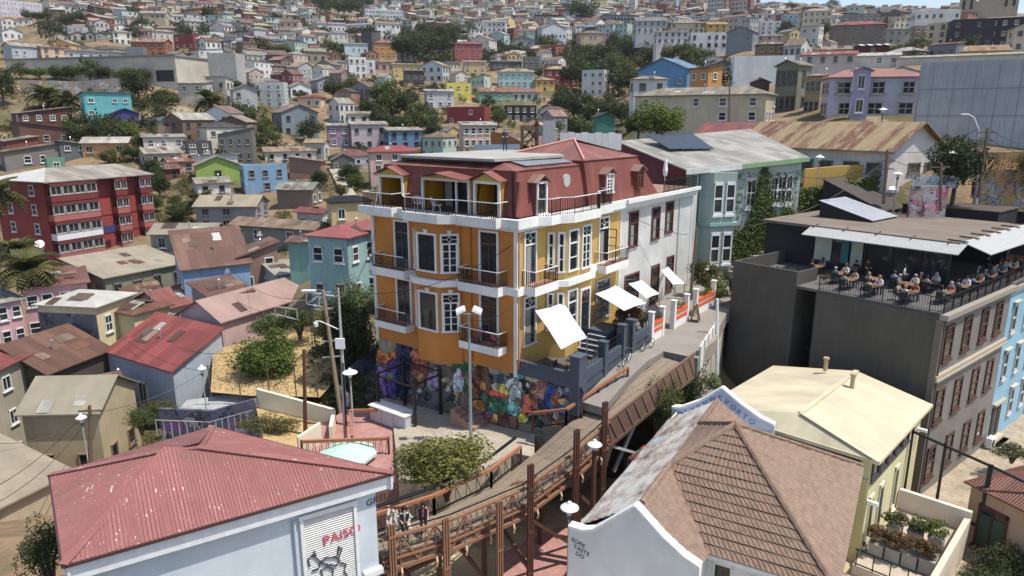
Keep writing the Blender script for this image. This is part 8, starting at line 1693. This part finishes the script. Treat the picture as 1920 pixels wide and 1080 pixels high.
# green market umbrella beside the pink terrace
uc = aty(652,842,38.5); um = rootp('parasol', 'pale green market parasol behind the red warehouse roof', uc-V(0,0,2.), 'parasol'); m = MB(); n_ = 8; R_ = 1.75
for i in range(n_): a, b = 2*math.pi*i/n_, 2*math.pi*(i+1)/n_; m.face([(0,0,2.35),(R_*math.cos(a),R_*math.sin(a),1.75),(R_*math.cos(b),R_*math.sin(b),1.75)]); m.face([(R_*math.cos(a),R_*math.sin(a),1.75),(R_*math.cos(a),R_*math.sin(a),1.58),(R_*math.cos(b),R_*math.sin(b),1.58),(R_*math.cos(b),R_*math.sin(b),1.75)])
m.obj('canopy', plain(mute(srgb(176,206,190),.1), .8), um); m = MB(); m.tube([(0,0,-.5),(0,0,2.45)], .03, 6); m.obj('pole', PWOOD, um)
# kiosk frame and counter cabinets under the bay
kq = empty('kiosk_frame', hw(-1.2,8.2,-1.8), HRZ, 'black steel kiosk frame with grey counter cabinets under the orange bay', 'kiosk')
for x, y in ((-1.6,1.6),(-1.6,-1.9),(.9,1.6),(.9,-1.9)): m = MB(); m.box(x-.09,x+.09,y-.09,y+.09,-.3,3.3 if x > 0 else 2.9); m.obj('post', DARK, kq)
each('top_beam', DARK, kq, (-1.65,.95,-1.95,-1.85,2.9,3.0), (-1.65,.95,1.55,1.65,2.9,3.0), (.85,.95,-1.85,1.55,3.1,3.2), (-1.65,-1.55,-1.85,1.55,2.75,2.85))
for k in range(3): m = MB(); m.box(-2.3,-1.75,-1.7+k*1.15,-.6+k*1.15,-.2,.85); m.obj('cabinet', plain((.5,.52,.54), .5), kq)
m = MB(); m.box(-2.4,-1.2,-1.75,1.8,.85,.92); m.obj('counter_top', plain((.6,.6,.58)), kq)
stp = empty('stone_steps', hw(-1.4,2.6,-1.45), HRZ, 'short brown stone steps with handrail against the mural', 'steps')
for k in range(5): m = MB(); m.box(-.1,1.4,-.3+k*.4,.12+k*.4,-.3,.2+k*.2); m.obj('step', plain(srgb(146,120,106), .9), stp)
m = MB(); m.tube([(-.1,-.2,1.0),(-.1,1.6,1.9)], .03, 5); m.obj('handrail', IRON, stp)
# solar panels on the grey shed, water heater
for i in range(7):
    t0, t1 = i/7, (i+.93)/7; A0, A1, B0, B1 = aty(338,630,66.), aty(440,592,69.5), aty(366,640,64), aty(452,608,67.5); q = [B0.lerp(B1,t0), B0.lerp(B1,t1), A0.lerp(A1,t1), A0.lerp(A1,t0)]; c_ = sum(q, V(0,0,0))/4; q = [p-c_ for p in q]; m = MB(); m.hexa([p+V(0,0,.1) for p in q]+[p+V(0,0,.18) for p in q]); tag(m.obj('solar_panel', plain((.045,.055,.075), .15), None, c_), ('first','second','third','fourth','fifth','sixth','seventh')[i]+' solar panel from the left on the low grey shed', 'solar panel', 'solar panels on the low grey shed')
whc = aty(452,598,68.); wt = rootp('water_heater', 'grey solar water heater on the pink roof beside solar panels', whc-V(0,0,.8), 'water heater'); m = MB(); m.hexa([(-.9,-1,0),(.9,-1,0),(.9,.2,.9),(-.9,.2,.9),(-.9,-1,.1),(.9,-1,.1),(.9,.2,1.),(-.9,.2,1.)]); m.obj('collector', plain((.3,.3,.28), .4), wt); m = MB(); m.tube([(-1,.3,1.2),(1,.3,1.2)], .25, 12); m.obj('tank', plain((.5,.6,.55), .4), wt)
# lane: planters, pillars, chalkboard, bicycles
WPI = plain((.76,.75,.72), .7); TERR = plain(srgb(206,96,52), .8)
for i, (x0, x1) in enumerate(((9.6,11.6),(13.3,15.9),(17.4,21.4))):
    g = empty('planter_wall', hw(x0,-4.5,zl(x0)), HRZ, ('white planter wall with orange tiles next to the slate gate','white planter wall with orange flowers, middle of the lane','white planter wall with orange stripe, farthest up the lane')[i], 'planter wall'); L_ = x1-x0
    for p in (0, L_-.25): m = MB(); m.box(p,p+.3,-.05,.3,-.4,2.1); m.box(p-.04,p+.34,-.09,.34,2.1,2.18); m.obj('pillar', WPI, g)
    m = MB(); m.box(.3,L_-.25,0,.25,-.4,1.1); m.obj('wall', WPI, g); m = MB(); m.box(.3,L_-.25,-.03,0,.62,.88); m.obj('tile_band', TERR, g); m = MB(); m.box(.32,L_-.28,-.08,.3,1.1,1.36); m.obj('flower_box', TERR, g)
    child('foliage', crown_mesh(500+i, 500, .16, 12, .6, mat=LF['bright' if i else 'rust'], name='foliage'), g, (L_/2,.1,1.6), (0,0,0), (L_*.4,.3,.45))
cbd = empty('chalkboard_sign', hw(16.2,-5.0,3.06), HRZ+.2, 'wooden A-frame chalkboard standing on the lane', 'sign'); m = MB(); m.hexa([(-.35,-.3,0),(.35,-.3,0),(.35,-.25,0),(-.35,-.25,0),(-.35,0,1.3),(.35,0,1.3),(.35,.05,1.3),(-.35,.05,1.3)]); m.obj('board', plain((.04,.05,.05)), cbd); m = MB(); m.hexa([(-.35,.3,0),(.35,.3,0),(.35,.35,0),(-.35,.35,0),(-.35,.05,1.3),(.35,.05,1.3),(.35,.09,1.3),(-.35,.09,1.3)]); m.obj('rear_leg', wood(srgb(190,150,90)), cbd)
for s in (-1,1): m = MB(); m.beam((s*.36,-.31,0),(s*.36,-.01,1.3),.06,.05); m.obj('frame', wood(srgb(190,150,90)), cbd)
def bicycle(label, p, rz):
    b = empty('bicycle', p, rz, label, 'bicycle')
    for x in (-.52,.52):
        m = MB(); m.tube([(x+.33*math.cos(t),0,.34+.33*math.sin(t)) for t in np.linspace(0,2*math.pi,19)], .022, 5, cap=False); w_ = m.obj('wheel', DARK, b)
        m = MB()
        for t in np.linspace(0,math.pi,6)[:-1]: m.tube([(x-.32*math.cos(t),0,.34-.32*math.sin(t)),(x+.32*math.cos(t),0,.34+.32*math.sin(t))], .005, 3)
        m.obj('spokes', STEEL, w_)
    m = MB()
    for a, c in (((-.52,0,.34),(-.05,0,.3)),((-.05,0,.3),(-.2,0,.85)),((-.2,0,.8),(.36,0,.82)),((.36,0,.82),(-.05,0,.3)),((-.52,0,.34),(-.2,0,.8)),((.52,0,.34),(.34,0,.95))): m.tube([a,c], .02, 5)
    m.obj('frame', plain((.06,.06,.07), .4), b); m = MB(); m.tube([(.3,-.25,1.),(.34,0,.98),(.3,.25,1.)], .016, 5); m.obj('handlebar', STEEL, b); m = MB(); m.box(-.32,-.08,-.07,.07,.88,.94); m.obj('saddle', DARK, b)
bicycle('bicycle leaning at the slate gate, nearer one', hw(4.9,-5.1,2.85), HRZ+.15); bicycle('bicycle beside the last slate panel, farther one', hw(8.0,-5.0,2.98), HRZ-.1)
# folded umbrella on roof terrace
fu = rootp('folded_parasol', 'folded white parasol on the roof terrace of the white wing', hw(23.,1.2,12.28), 'parasol'); m = MB(); m.lathe([(.03,0),(.03,1.0),(.16,1.1),(.22,1.5),(.12,2.3),(.03,2.6)], (0,0,0), 10); m.obj('canopy', WHITE, fu)
# ---------------------------------------------------------------- chairs and tables
def chair_proto(name, label, cat, mat, seatm):
    r = empty(name, (0,0,0), 0, label, cat); m = MB(); m.box(-.22,.22,-.22,.22,.42,.46); m.obj('seat', seatm, r); m = MB(); m.box(-.22,.22,.19,.23,.5,.88); m.obj('backrest', seatm, r)
    for x in (-.2,.2):
        for y in (-.2,.2): m = MB(); m.box(x-.018,x+.018,y-.018,y+.018,0,.42 if y < 0 else .86); m.obj('leg', mat, r)
    return r
def wire_chair(label, p, rz):
    r = empty('wire_chair', p, rz, label, 'chair', 'white wire chairs on the top balcony'); m = MB(); n_ = 12
    for i in range(n_): t = math.pi*(.05+.9*i/(n_-1)); c, s = math.cos(t), math.sin(t); m.tube([(.1*c,.1*s-.05,.4),(.36*c,.3*s,.46),(.42*c,.4*s,.6+.35*s)], .014, 4)
    m.tube([(.42*math.cos(t),.4*math.sin(t),.6+.35*math.sin(t)) for t in np.linspace(.15,math.pi-.15,12)], .02, 5); m.tube([(.36*math.cos(t),.3*math.sin(t)-.04*(math.sin(t) < 0),.45) for t in np.linspace(0,2*math.pi,16)], .016, 4); tag(m.obj('basket', WHITE, r), kind='stuff')
    for x in (-.26,.26):
        for y in (-.2,.22): m = MB(); m.tube([(x*1.15,y*1.1,0),(x*.8,y*.8,.44)], .016, 4); m.obj('leg', WHITE, r)
wire_chair('white wire basket chair on the top balcony, left one', hw(-.5,7.5,12.29), HRZ+math.pi/2+.3); wire_chair('white wire basket chair on the top balcony, turned right one', hw(-.5,6.0,12.29), HRZ+math.pi/2-.7)
PINKF = plain(srgb(196,110,120), .8); pc = chair_proto('balcony_chair', 'pink folding chair on the lower right balcony, nearer corner', 'chair', DARK, PINKF); pc.location = hw(-.5,1.3,4.24); pc.rotation_euler = (0,0,HRZ+1.2)
copy_tree(pc, None, hw(-.5,2.7,4.24), HRZ-1.4, 'pink folding chair on the lower right balcony, farther left', None)
def table_proto(name, label, mat, w=.9, d=.7):
    r = empty(name, (0,0,0), 0, label, 'table'); m = MB(); m.box(-w/2,w/2,-d/2,d/2,.71,.75); m.obj('table_top', mat, r)
    for x in (-w/2+.06,w/2-.06):
        for y in (-d/2+.06,d/2-.06): m = MB(); m.box(x-.02,x+.02,y-.02,y+.02,0,.71); m.obj('leg', DARK, r)
    return r
WT = wood(srgb(120,88,62)); tp = table_proto('cafe_table', 'wooden cafe table on the slate terrace below the steep sail', WT); tp.location = hw(1.6,-3.2,2.72); tp.rotation_euler = (0,0,HRZ)
for i, (x, y, lab) in enumerate(((1.0,-2.4,'dark cafe chair on the slate terrace behind the table'),(2.4,-3.3,'dark cafe chair on the slate terrace beside the corner post'),(3.4,-2.2,'dark cafe chair on the slate terrace near the steps'))):
    if i == 0: cc = chair_proto('cafe_chair', lab, 'chair', DARK, plain((.05,.04,.04))); cc.location = hw(x,y,2.72); cc.rotation_euler = (0,0,HRZ+i); cc['group'] = 'dark cafe chairs on the slate terrace'
    else: copy_tree(cc, None, hw(x,y,2.72), HRZ+1.3*i, lab, 'dark cafe chairs on the slate terrace')
for i, (x, y, z, r, k) in enumerate(((1.0,-3.6,3.1,.35,'bright'),(2.0,-3.7,3.5,.3,'yellow'),(2.7,-2.3,3.2,.4,'mid'),(.8,-1.6,3.1,.35,'olive'),(7.9,-3.3,3.9,1.2,'dark'),(9.8,-2.6,4.6,1.1,'rust'),(11.2,-3.,4.2,.8,'olive'))): shrub(('small bright pot plant on the slate terrace','yellow flowering pot plant by the corner post','leafy pot plant at the foot of the steps','pot plant at the terrace front edge','big dark shrub under the flat sail','brown leafy trellis plant beside the flat sail','straggly plant on the slate railing near white pillar')[i], hw(x,y,z), (r,r,r*.9), k, 900 if r < .6 else 3000, .12, name='pot_plant' if i < 4 else 'shrub', seed=60+i, trunk=i > 3, clumps=14)
shrub('small pot plant on the upper right-hand orange balcony', hw(-.7,3.3,8.45), (.35,.35,.3), 'olive', 500, .12, name='pot_plant', seed=70, trunk=False, clumps=10)
# loose ends: air conditioner, rags on the bridge post, satellite dishes
ac = empty('air_conditioner', DK+d1*12.6+V(.25,-.4,-6.85), DRZ, 'white air conditioner on the alley floor by the grey facade', 'air conditioner'); m = MB(); m.box(-.45,.45,-.2,.2,.1,.9); m.obj('casing', WHITE, ac); m = MB(); m.tube([(-.1,-.21,.5),(-.1,-.23,.5)], .3, 16); m.obj('fan_grille', DARK, ac)
rg = rootp('rag_bundle', 'bundle of knotted white rags hanging at the end of the footbridge', V(-5.2,28.6,-.2), 'rags'); Rr = random.Random(4); m = MB()
for i in range(26): a = V(Rr.uniform(-.6,.5),Rr.uniform(-.2,.2),Rr.uniform(.2,.9)); m.tube([a, a+V(Rr.uniform(-.1,.1),Rr.uniform(-.1,.1),-.25), a+V(Rr.uniform(-.15,.15),Rr.uniform(-.1,.1),-.6)], [.05,.08,.03], 5)
tag(m.obj('rags', plain((.62,.58,.5), .9), rg), kind='stuff'); m = MB(); m.box(-.7,.6,-.04,.04,.85,.93); m.obj('hanging_bar', TIMD, rg)
bn = aty(1708,352,62.); m = MB(); m.hexa([(0,0,0),(4.,-.3,0),(4.,-.25,0),(0,.05,0),(0,0,1.1),(4.,-.3,1.1),(4.,-.25,1.1),(0,.05,1.1)]); bo_ = m.obj('street_banner', graffm('ban', [(.5,.5,.5),(.3,.4,.4),(.55,.55,.55),(.12,.14,.15)], .8, (.4,.42,.42)), None, bn); tag(bo_, 'grey printed banner on the wall behind the exhaust cowl', 'banner')
m = MB(); m.box(0,3.2,0,.3,-2.,1.1); tag(m.obj('street_wall', graffm('redw', [(.5,.1,.2),(.6,.3,.4),(.4,.4,.42),(.1,.08,.1)], 1.1, (.35,.3,.27)), None, aty(1708,372,61)), 'low wall with red and white graffiti below the banner', 'wall')
M4 = Matrix.Translation(aty(1842,318,61.2)) @ Matrix.Rotation(math.pi/2,4,'X'); tt = text3('Valles', plain(mute(srgb(206,140,60),.2)), 1.25, M4, None, 'graffiti_lettering', .2, .02); tag(tt, 'orange graffiti lettering on the wall behind the street trees', 'graffiti')
for i, (px, py, y, lab) in enumerate([(336,455,80,'white satellite dish on the low grey shack roof'),(76,468,80,'white satellite dish below the red apartment block')]):
    sd = rootp('satellite_dish', lab, aty(px,py,y), 'satellite dish'); m = MB(); m.lathe([(.02,0),(.3,.06),(.5,.2),(.52,.2)], (0,0,0), 14); o = m.obj('dish', LAMPW, sd); o.rotation_euler = (1.0,0,.5); o.location = (0,0,.6); m = MB(); m.tube([(0,0,-.5),(0,0,.6)], .03, 5); m.obj('mast', STEEL, sd)
# ---------------------------------------------------------------- people
SKIN = plain(srgb(190,140,112), .6); HAIR = plain((.02,.014,.01), .6); JEAN = plain((.03,.045,.09), .8); SHOE = plain((.03,.03,.03), .6)
def body(pose):
    if pose == 'stand': J = dict(pel=(0,0,.93), sp=(0,.01,1.15), ch=(0,.01,1.36), nk=(0,0,1.5), hd=(0,-.02,1.63), hl=(-.09,0,.9), kl=(-.1,-.02,.5), al=(-.11,.02,.08), fl=(-.12,-.14,.03), hr=(.09,0,.9), kr=(.11,-.02,.5), ar=(.12,.02,.08), fr=(.13,-.14,.03), sl=(-.18,.01,1.4), el=(-.24,.02,1.13), wl=(-.16,-.18,1.08), sr=(.18,.01,1.4), er=(.24,.02,1.13), wr=(.14,-.2,1.1))
    elif pose == 'walk': J = dict(pel=(0,0,.92), sp=(0,.0,1.14), ch=(0,-.02,1.35), nk=(0,-.02,1.49), hd=(0,-.05,1.62), hl=(-.09,0,.89), kl=(-.1,-.2,.52), al=(-.1,-.3,.1), fl=(-.1,-.46,.08), hr=(.09,0,.89), kr=(.1,.06,.5), ar=(.1,.34,.14), fr=(.1,.26,.03), sl=(-.18,0,1.39), el=(-.23,.12,1.13), wl=(-.22,.04,.92), sr=(.18,0,1.39), er=(.23,-.1,1.13), wr=(.2,-.26,.98))
    else: J = dict(pel=(0,.02,.5), sp=(0,.05,.72), ch=(0,.02,.94), nk=(0,-.02,1.08), hd=(0,-.06,1.21), hl=(-.09,0,.5), kl=(-.13,-.42,.5), al=(-.13,-.4,.08), fl=(-.14,-.55,.03), hr=(.09,0,.5), kr=(.13,-.42,.5), ar=(.13,-.38,.08), fr=(.14,-.53,.03), sl=(-.18,.01,.97), el=(-.25,-.1,.74), wl=(-.16,-.36,.78), sr=(.18,.01,.97), er=(.26,-.08,.74), wr=(.14,-.38,.8))
    E = [('pel','sp'),('sp','ch'),('ch','nk'),('nk','hd'),('pel','hl'),('hl','kl'),('kl','al'),('al','fl'),('pel','hr'),('hr','kr'),('kr','ar'),('ar','fr'),('ch','sl'),('sl','el'),('el','wl'),('ch','sr'),('sr','er'),('er','wr')]
    # hands: a palm and four fingers plus a thumb from each wrist
    rad = dict(pel=(.15,.11),sp=(.13,.1),ch=(.15,.11),nk=(.055,.055),hd=(.085,.1),hl=(.1,.1),kl=(.065,.065),al=(.042,.042),fl=(.04,.03),hr=(.1,.1),kr=(.065,.065),ar=(.042,.042),fr=(.04,.03),sl=(.065,.065),el=(.045,.045),wl=(.03,.03),sr=(.065,.065),er=(.045,.045),wr=(.03,.03))
    for s, w in (('l','wl'),('r','wr')):
        e = Vector(J['e'+s]); d_ = (Vector(J[w])-e).normalized(); side = d_.cross(V(0,0,1)).normalized(); pm = 'p'+s; J[pm] = tuple(Vector(J[w])+d_*.06); rad[pm] = (.034,.022); E.append((w, pm))
        for i in range(4): k = f'f{s}{i}'; J[k] = tuple(Vector(J[pm])+d_*(.085-.012*abs(i-1.5))+side*(i-1.5)*.02+V(0,0,-.02)); rad[k] = (.009,.009); E.append((pm, k))
        k = 't'+s; J[k] = tuple(Vector(J[w])+d_*.06+side*(.06 if s == 'l' else -.06)); rad[k] = (.01,.01); E.append((w, k))
    names = list(J); me = bpy.data.meshes.new('body'); me.from_pydata([J[k] for k in names], [(names.index(a), names.index(b)) for a, b in E], [])
    o = bpy.data.objects.new('body', me); COL.objects.link(o); sk = o.modifiers.new('s', 'SKIN'); sk.use_smooth_shade = True; ss = o.modifiers.new('u', 'SUBSURF'); ss.levels = 1; ss.render_levels = 1
    for i, k in enumerate(names): me.skin_vertices[0].data[i].radius = rad[k]; me.skin_vertices[0].data[i].use_root = (k == 'pel')
    dg = bpy.context.evaluated_depsgraph_get(); dg.update(); out = bpy.data.meshes.new_from_object(o.evaluated_get(dg)); bpy.data.objects.remove(o); out.name = 'body_'+pose
    out.materials.clear(); [out.materials.append(x) for x in (OBJC, JEAN, SKIN, SHOE)]
    seg = [(Vector(J[a]), Vector(J[b]), a, b) for a, b in E]
    def mat(p):
        best = None
        for a, b, na, nb in seg:
            t = max(0, min(1, (p-a).dot(b-a)/max(1e-9, (b-a).length_squared))); dd = (a+(b-a)*t-p).length
            if best is None or dd < best[0]: best = (dd, na, nb, t)
        _, na, nb, t = best
        if nb in ('fl','fr'): return 3
        if nb in ('hl','hr','kl','kr','al','ar'): return 1
        if nb == 'hd' or (nb == 'nk' and t > .6) or nb[0] in 'pft' and nb != 'pel' or (nb in ('wl','wr') and t > .35): return 2
        return 0
    for p in out.polygons: p.material_index = mat(p.center)
    return out, Vector(J['hd'])
BOD = {k: body(k) for k in ('stand','walk','sit')}
hm = MB(); hm.lathe([(.085,-.05),(.108,.0),(.11,.06),(.085,.115),(.03,.135)], (0,.015,0), 12); hm.v = [(x, max(y, -.03) if z < .05 else y, z) for x, y, z in hm.v]; HMESH = hm.mesh('hair', [OBJC], True)
hl_ = MB(); hl_.lathe([(.1,-.28),(.12,-.15),(.115,.0),(.11,.07),(.085,.12),(.03,.14)], (0,.035,0), 12); hl_.v = [(x, max(y, -.035) if z < .055 else y, z) for x, y, z in hl_.v]; HLONG = hl_.mesh('hair', [OBJC], True)
fc = MB(); fc.add([(0,-.135,.0),(-.018,-.1,-.015),(.018,-.1,-.015),(0,-.098,.035)], [(0,1,2),(0,3,1),(0,2,3)]); FACE = fc.mesh('nose', [SKIN])
ey = MB(); ey.box(-.045,-.02,-.102,-.09,.02,.034); EYE1 = ey.mesh('eye', [DARK]); ey = MB(); ey.box(.02,.045,-.102,-.09,.02,.034); EYE2 = ey.mesh('eye', [DARK]); ey = MB(); ey.box(-.025,.025,-.1,-.085,-.05,-.038); MOU = ey.mesh('mouth', [plain((.3,.09,.08))])
def person(label, p, rz, pose, shirt, hair=(.02,.014,.01), long=False, group=None, pants=None):
    r = empty('person', p, rz, label, 'person', group); me, hd = BOD[pose]
    if pants: me = me.copy(); me.materials[1] = pants
    b = child('body', me, r, color=shirt); child('hair', HLONG if long else HMESH, r, hd, color=hair); child('nose', FACE, r, hd); child('eye', EYE1, r, hd); child('eye', EYE2, r, hd); child('mouth', MOU, r, hd); return r
person('man in blue shirt and jeans standing on the flat roof deck', hw(10.2,8.7,15.66), .2, 'stand', (.03,.045,.09), (.3,.25,.2))
person('person in dark clothes walking on the lane by the white wall', hw(22.5,-5.6,3.1), .6, 'walk', (.02,.02,.025), pants=plain((.02,.02,.02)))
a1 = person('woman in black jacket with pale top at the end of the footbridge', V(-4.95,28.55,-.98), .3, 'stand', (.5,.48,.45), long=True, pants=plain((.02,.02,.022))); a2 = person('woman in dark jacket and pink top walking on the footbridge', V(-4.15,29.0,-.98), .1, 'walk', (.55,.2,.26), long=True, pants=plain((.02,.02,.022)))
for r in (a1, a2):
    jm = MB()
    for s in (-1,1): jm.prism([(s*.05,-.13),(s*.2,-.1),(s*.22,.05),(s*.19,.14),(s*.0,.16),(s*.0,.13),(s*.15,.1),(s*.16,-.07)], .82, 1.42)
    jm.obj('jacket', plain((.015,.015,.018), .8), r)
person('pedestrian in black by the pole behind the banner, upper right', aty(1822,372,61.4), .4, 'stand', (.02,.02,.02), pants=plain((.02,.02,.02)))
# restaurant terrace: tables and diners
TT = [table_proto('dining_table', 'x', WT, 1.1, .8)]
SH_ = [('white',(.7,.7,.69)),('light blue',(.2,.32,.45)),('dark',(.03,.03,.035)),('beige',(.45,.38,.28)),('teal',(.04,.14,.17)),('grey',(.25,.25,.25)),('white',(.66,.66,.66)),('rust',(.35,.14,.08))]
HR_ = [('dark-haired',(.02,.014,.01)),('fair-haired',(.35,.22,.1)),('grey-haired',(.4,.39,.38)),('brown-haired',(.08,.045,.025))]
tabs = [(2.0,7.0),(1.4,5.0),(1.3,2.6),(3.6,6.0),(3.8,3.6),(3.2,1.1),(6.0,1.1),(8.6,1.1),(11.2,1.1),(13.8,1.2),(16.4,1.2),(19.2,1.2),(5.6,8.6),(4.6,10.8),(5.4,5.0),(5.6,2.9),(3.5,8.4)]
RR = random.Random(5); ordn = ['front left corner','front middle','front right','second row left','second row right','first along the right rail','second along the right rail','third along the right rail','fourth along the right rail','fifth along the right rail','sixth along the right rail','last along the right rail','by the glass doors','by the dark wing','third row centre','third row right','second row far left']
chp = None; used_p = set()
for i, (x, y) in enumerate(tabs):
    p = DK+d1*x+V(-d1.y,d1.x,0)*y+V(0,0,6.1); lab = f'wooden restaurant table, {ordn[i]} of the roof terrace'
    if i == 0: t = TT[0]; t.location = p; t.rotation_euler = (0,0,DRZ); t['label'] = lab
    else: t = copy_tree(TT[0], None, p, DRZ, lab)
    t['group'] = 'tables on the roof terrace'
    for k, (dx, dy, a) in enumerate(((-.85,0,math.pi/2),(.85,0,-math.pi/2),(0,.75,0))):
        if k == 2 and RR.random() < .5: continue
        q = p+d1*dx+V(-d1.y,d1.x,0)*dy; cl = f'black restaurant chair at the table {ordn[i]}, {("left","right","far")[k]} side'; ca = DRZ+a
        if chp is None: chp = chair_proto('restaurant_chair', cl, 'chair', DARK, plain((.03,.03,.03))); chp.location = q; chp.rotation_euler = (0,0,ca); chp['group'] = 'chairs on the roof terrace'
        else: copy_tree(chp, None, q, ca, cl, 'chairs on the roof terrace')
        if RR.random() < .92:
            sn, sc2 = RR.choice(SH_); hn, hc = RR.choice(HR_); person(f'{hn} diner in {sn} top, {("left","right","far")[k]} side of table {ordn[i]}', q+V(0,0,.0), ca, 'sit', sc2, hc, RR.random() < .4, 'diners on the roof terrace')
person('waiter in white shirt standing among the roof terrace tables', DK+d1*5.2+V(-d1.y,d1.x,0)*4.6+V(0,0,6.1), DRZ+.4, 'stand', (.6,.58,.52)); person('waiter in black standing behind the roof terrace tables', DK+d1*5.4+V(-d1.y,d1.x,0)*7.3+V(0,0,6.1), DRZ-.6, 'stand', (.02,.02,.02), pants=plain((.02,.02,.02))); person('waiter in black by the right rail under the awning', DK+d1*14.+V(-d1.y,d1.x,0)*2.1+V(0,0,6.1), DRZ+1., 'stand', (.02,.02,.02), pants=plain((.02,.02,.02)))
for i, (x, y) in enumerate([(.5,10.6),(.5,11.6),(.5,12.6),(.5,13.6),(.5,14.5),(2.2,8.9),(3.2,8.6)]): shrub(('first','second','third','fourth','fifth','sixth','seventh')[i]+' rusty pot plant along the parapet of the dark building', DK+d1*x+V(-d1.y,d1.x,0)*y+V(0,0,7.0 if i < 5 else 6.6), (.5,.45,.42), 'rust' if i % 2 else 'olive', 700, .13, name='pot_plant', seed=80+i, trunk=False, clumps=12)
# ---------------------------------------------------------------- haze
hz_ = MB(); hz_.box(-4200, 4200, -60, 2700, -60, 480); n = NT('haze_air'); n.t.nodes.remove(n.b); pv = n.n('ShaderNodeVolumePrincipled'); pv.inputs['Color'].default_value = (.9,.92,.94,1); pv.inputs['Density'].default_value = .00009; pv.inputs['Anisotropy'].default_value = .2
n.l(pv.outputs[0], n.t.nodes['Material Output'].inputs['Volume']); tag(hz_.obj('haze', n.mat), 'thin pale haze over the city hills', 'haze', kind='stuff')
